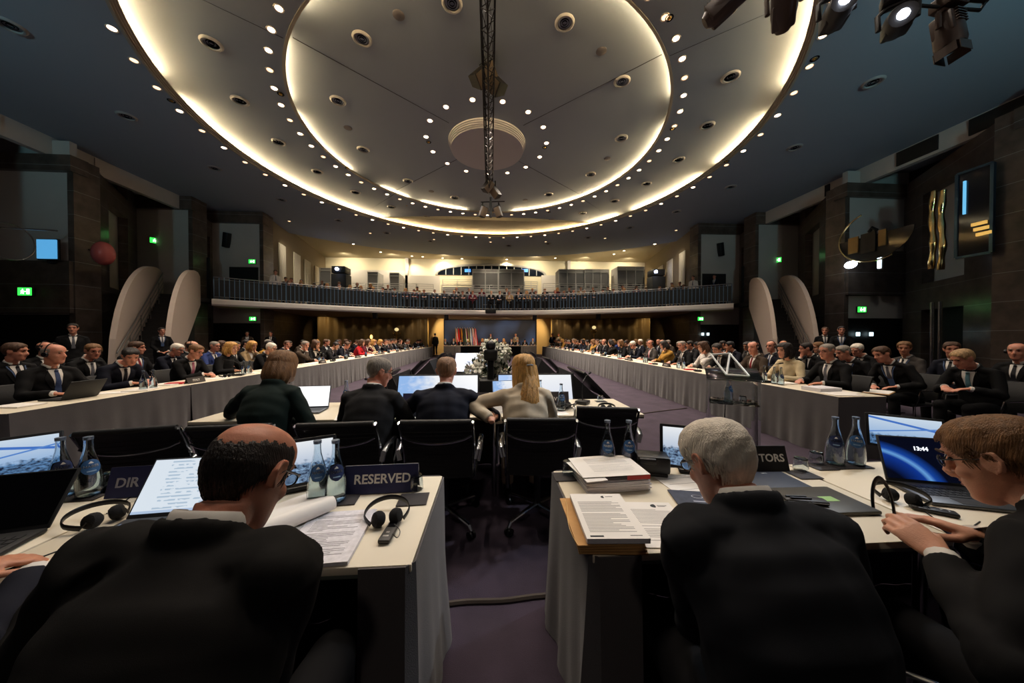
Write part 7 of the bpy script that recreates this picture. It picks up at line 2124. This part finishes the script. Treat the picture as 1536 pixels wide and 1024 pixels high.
# gilt stands before the curtains
for px, Y, lab in ((595, 25.4, 'gilt lamp stand with pale globe before the left curtain'), (891, 25.4, 'gilt lamp stand with pale globe before the right curtain')):
    p = aty(px, 506, Y); zt = aty(px, 494 if px < 700 else 491, Y).z
    t = thing('gilt_stand', lab, 'lamp', (p.x, Y, 0))
    obj('globe', MB().ball((0,0,zt), (.16,.16,.14), 16, 10), mat('globe_pale', (236,220,176), .4, emit=.5, ecol=(240,214,150)), t)
    mb = MB().lathe([(.25,0),(.25,.04),(.05,.1),(.04,zt-.45),(.1,zt-.4),(.05,zt-.2),(.04,zt-.1)], 14)
    for q in range(4): a = PI/2*q+.4; mb.tube([(0,0,zt-.5),(.2*cos(a),.2*sin(a),zt-.55),(.26*cos(a),.26*sin(a),zt-.35)], .02, 6); mb.ball((.26*cos(a),.26*sin(a),zt-.32), .07, 8, 6)
    obj('stem', mb, M_BRASS, t)
p = aty(557, 506, 25.6); t = thing('small_globe_lamp', 'small glowing lamp on a slim post before the left curtain', 'lamp', (p.x, 25.6, 0))
obj('globe', MB().ball((0,0,1.5), (.1,.1,.17), 12, 8), mat('globe_warm', (250,214,130), .4, emit=1.5, ecol=(250,206,110)), t); obj('post', MB().cyl((0,0,0),(0,0,1.36),.025,seg=8), M_BRASS, t)
# cables on the open floor
cable([V((1.35,3.7,.01)), V((2.0,4.6,.01)), V((2.5,5.6,.01)), V((4.0,6.2,.01))], 'thin cable running over the carpet to the right table', .008, M_CABLE)
tag(obj('cable_end', MB().box((0,0,.015), (.3,.1,.03), .01), M_BLACK, loc=atz(700, 561, .0)), 'small black floor box with cables beside the flowers', 'floor box')
# ================================================================== CAMERA, WORLD, EXTRA LAMPS
cd = bpy.data.cameras.new('camera'); cam = bpy.data.objects.new('camera', cd); C.objects.link(cam)
cam.location = (0, 0, EYE); cam.rotation_euler = (PI/2-_p, 0, -_a)
cd.sensor_width = 36; cd.lens = 36*FPX/1536; cd.clip_start = .03; cd.clip_end = 200
bpy.context.scene.camera = cam
w = bpy.data.worlds.new('world'); bpy.context.scene.world = w; w.use_nodes = True
w.node_tree.nodes['Background'].inputs[0].default_value = (.55, .6, .7, 1); w.node_tree.nodes['Background'].inputs[1].default_value = .012
def area(loc, tgt, sx, sy, power, col, name):
    ld = bpy.data.lights.new(name, 'AREA'); ld.shape = 'RECTANGLE'; ld.size = sx; ld.size_y = sy; ld.energy = power; ld.color = col
    o = bpy.data.objects.new(name, ld); C.objects.link(o); o.location = loc
    o.rotation_euler = (V(tgt)-V(loc)).to_track_quat('-Z', 'Y').to_euler()
    return o
# added unseen bluish fill lamps behind the camera, tinting both sides of the ceiling
spot((9.0, -1.0, 5.6), 560, 92, 1., (.42, .90, 1.), tgt=(9.8, 3.2, 8.4), rad=.3, name='blue_ceiling_fill')
spot((-10.5, -1.0, 5.6), 460, 92, 1., (.40, .86, 1.), tgt=(-11.2, 3.2, 8.4), rad=.3, name='blue_ceiling_fill')
# warm stage wash from the stage rig, over and behind the photographer
for x in (-6.5, 0, 6.5):
    spot((x, -4.5, 7.4), 150, 100, 1., (1., .88, .76), tgt=(x*1.6, 13, 2.5), rad=.25, name='stage_wash')
sc = bpy.context.scene
sc.view_settings.view_transform = 'Standard'; sc.view_settings.look = 'None'
sc.view_settings.exposure = 1.0; sc.view_settings.gamma = 1; sc.view_settings.use_curve_mapping = False
sc.cycles.use_denoising = True
sc.cycles.max_bounces = 8; sc.cycles.diffuse_bounces = 3; sc.cycles.glossy_bounces = 3; sc.cycles.transmission_bounces = 8; sc.cycles.transparent_max_bounces = 24
sc.cycles.sample_clamp_indirect = 4.0; sc.cycles.caustics_reflective = False; sc.cycles.caustics_refractive = False
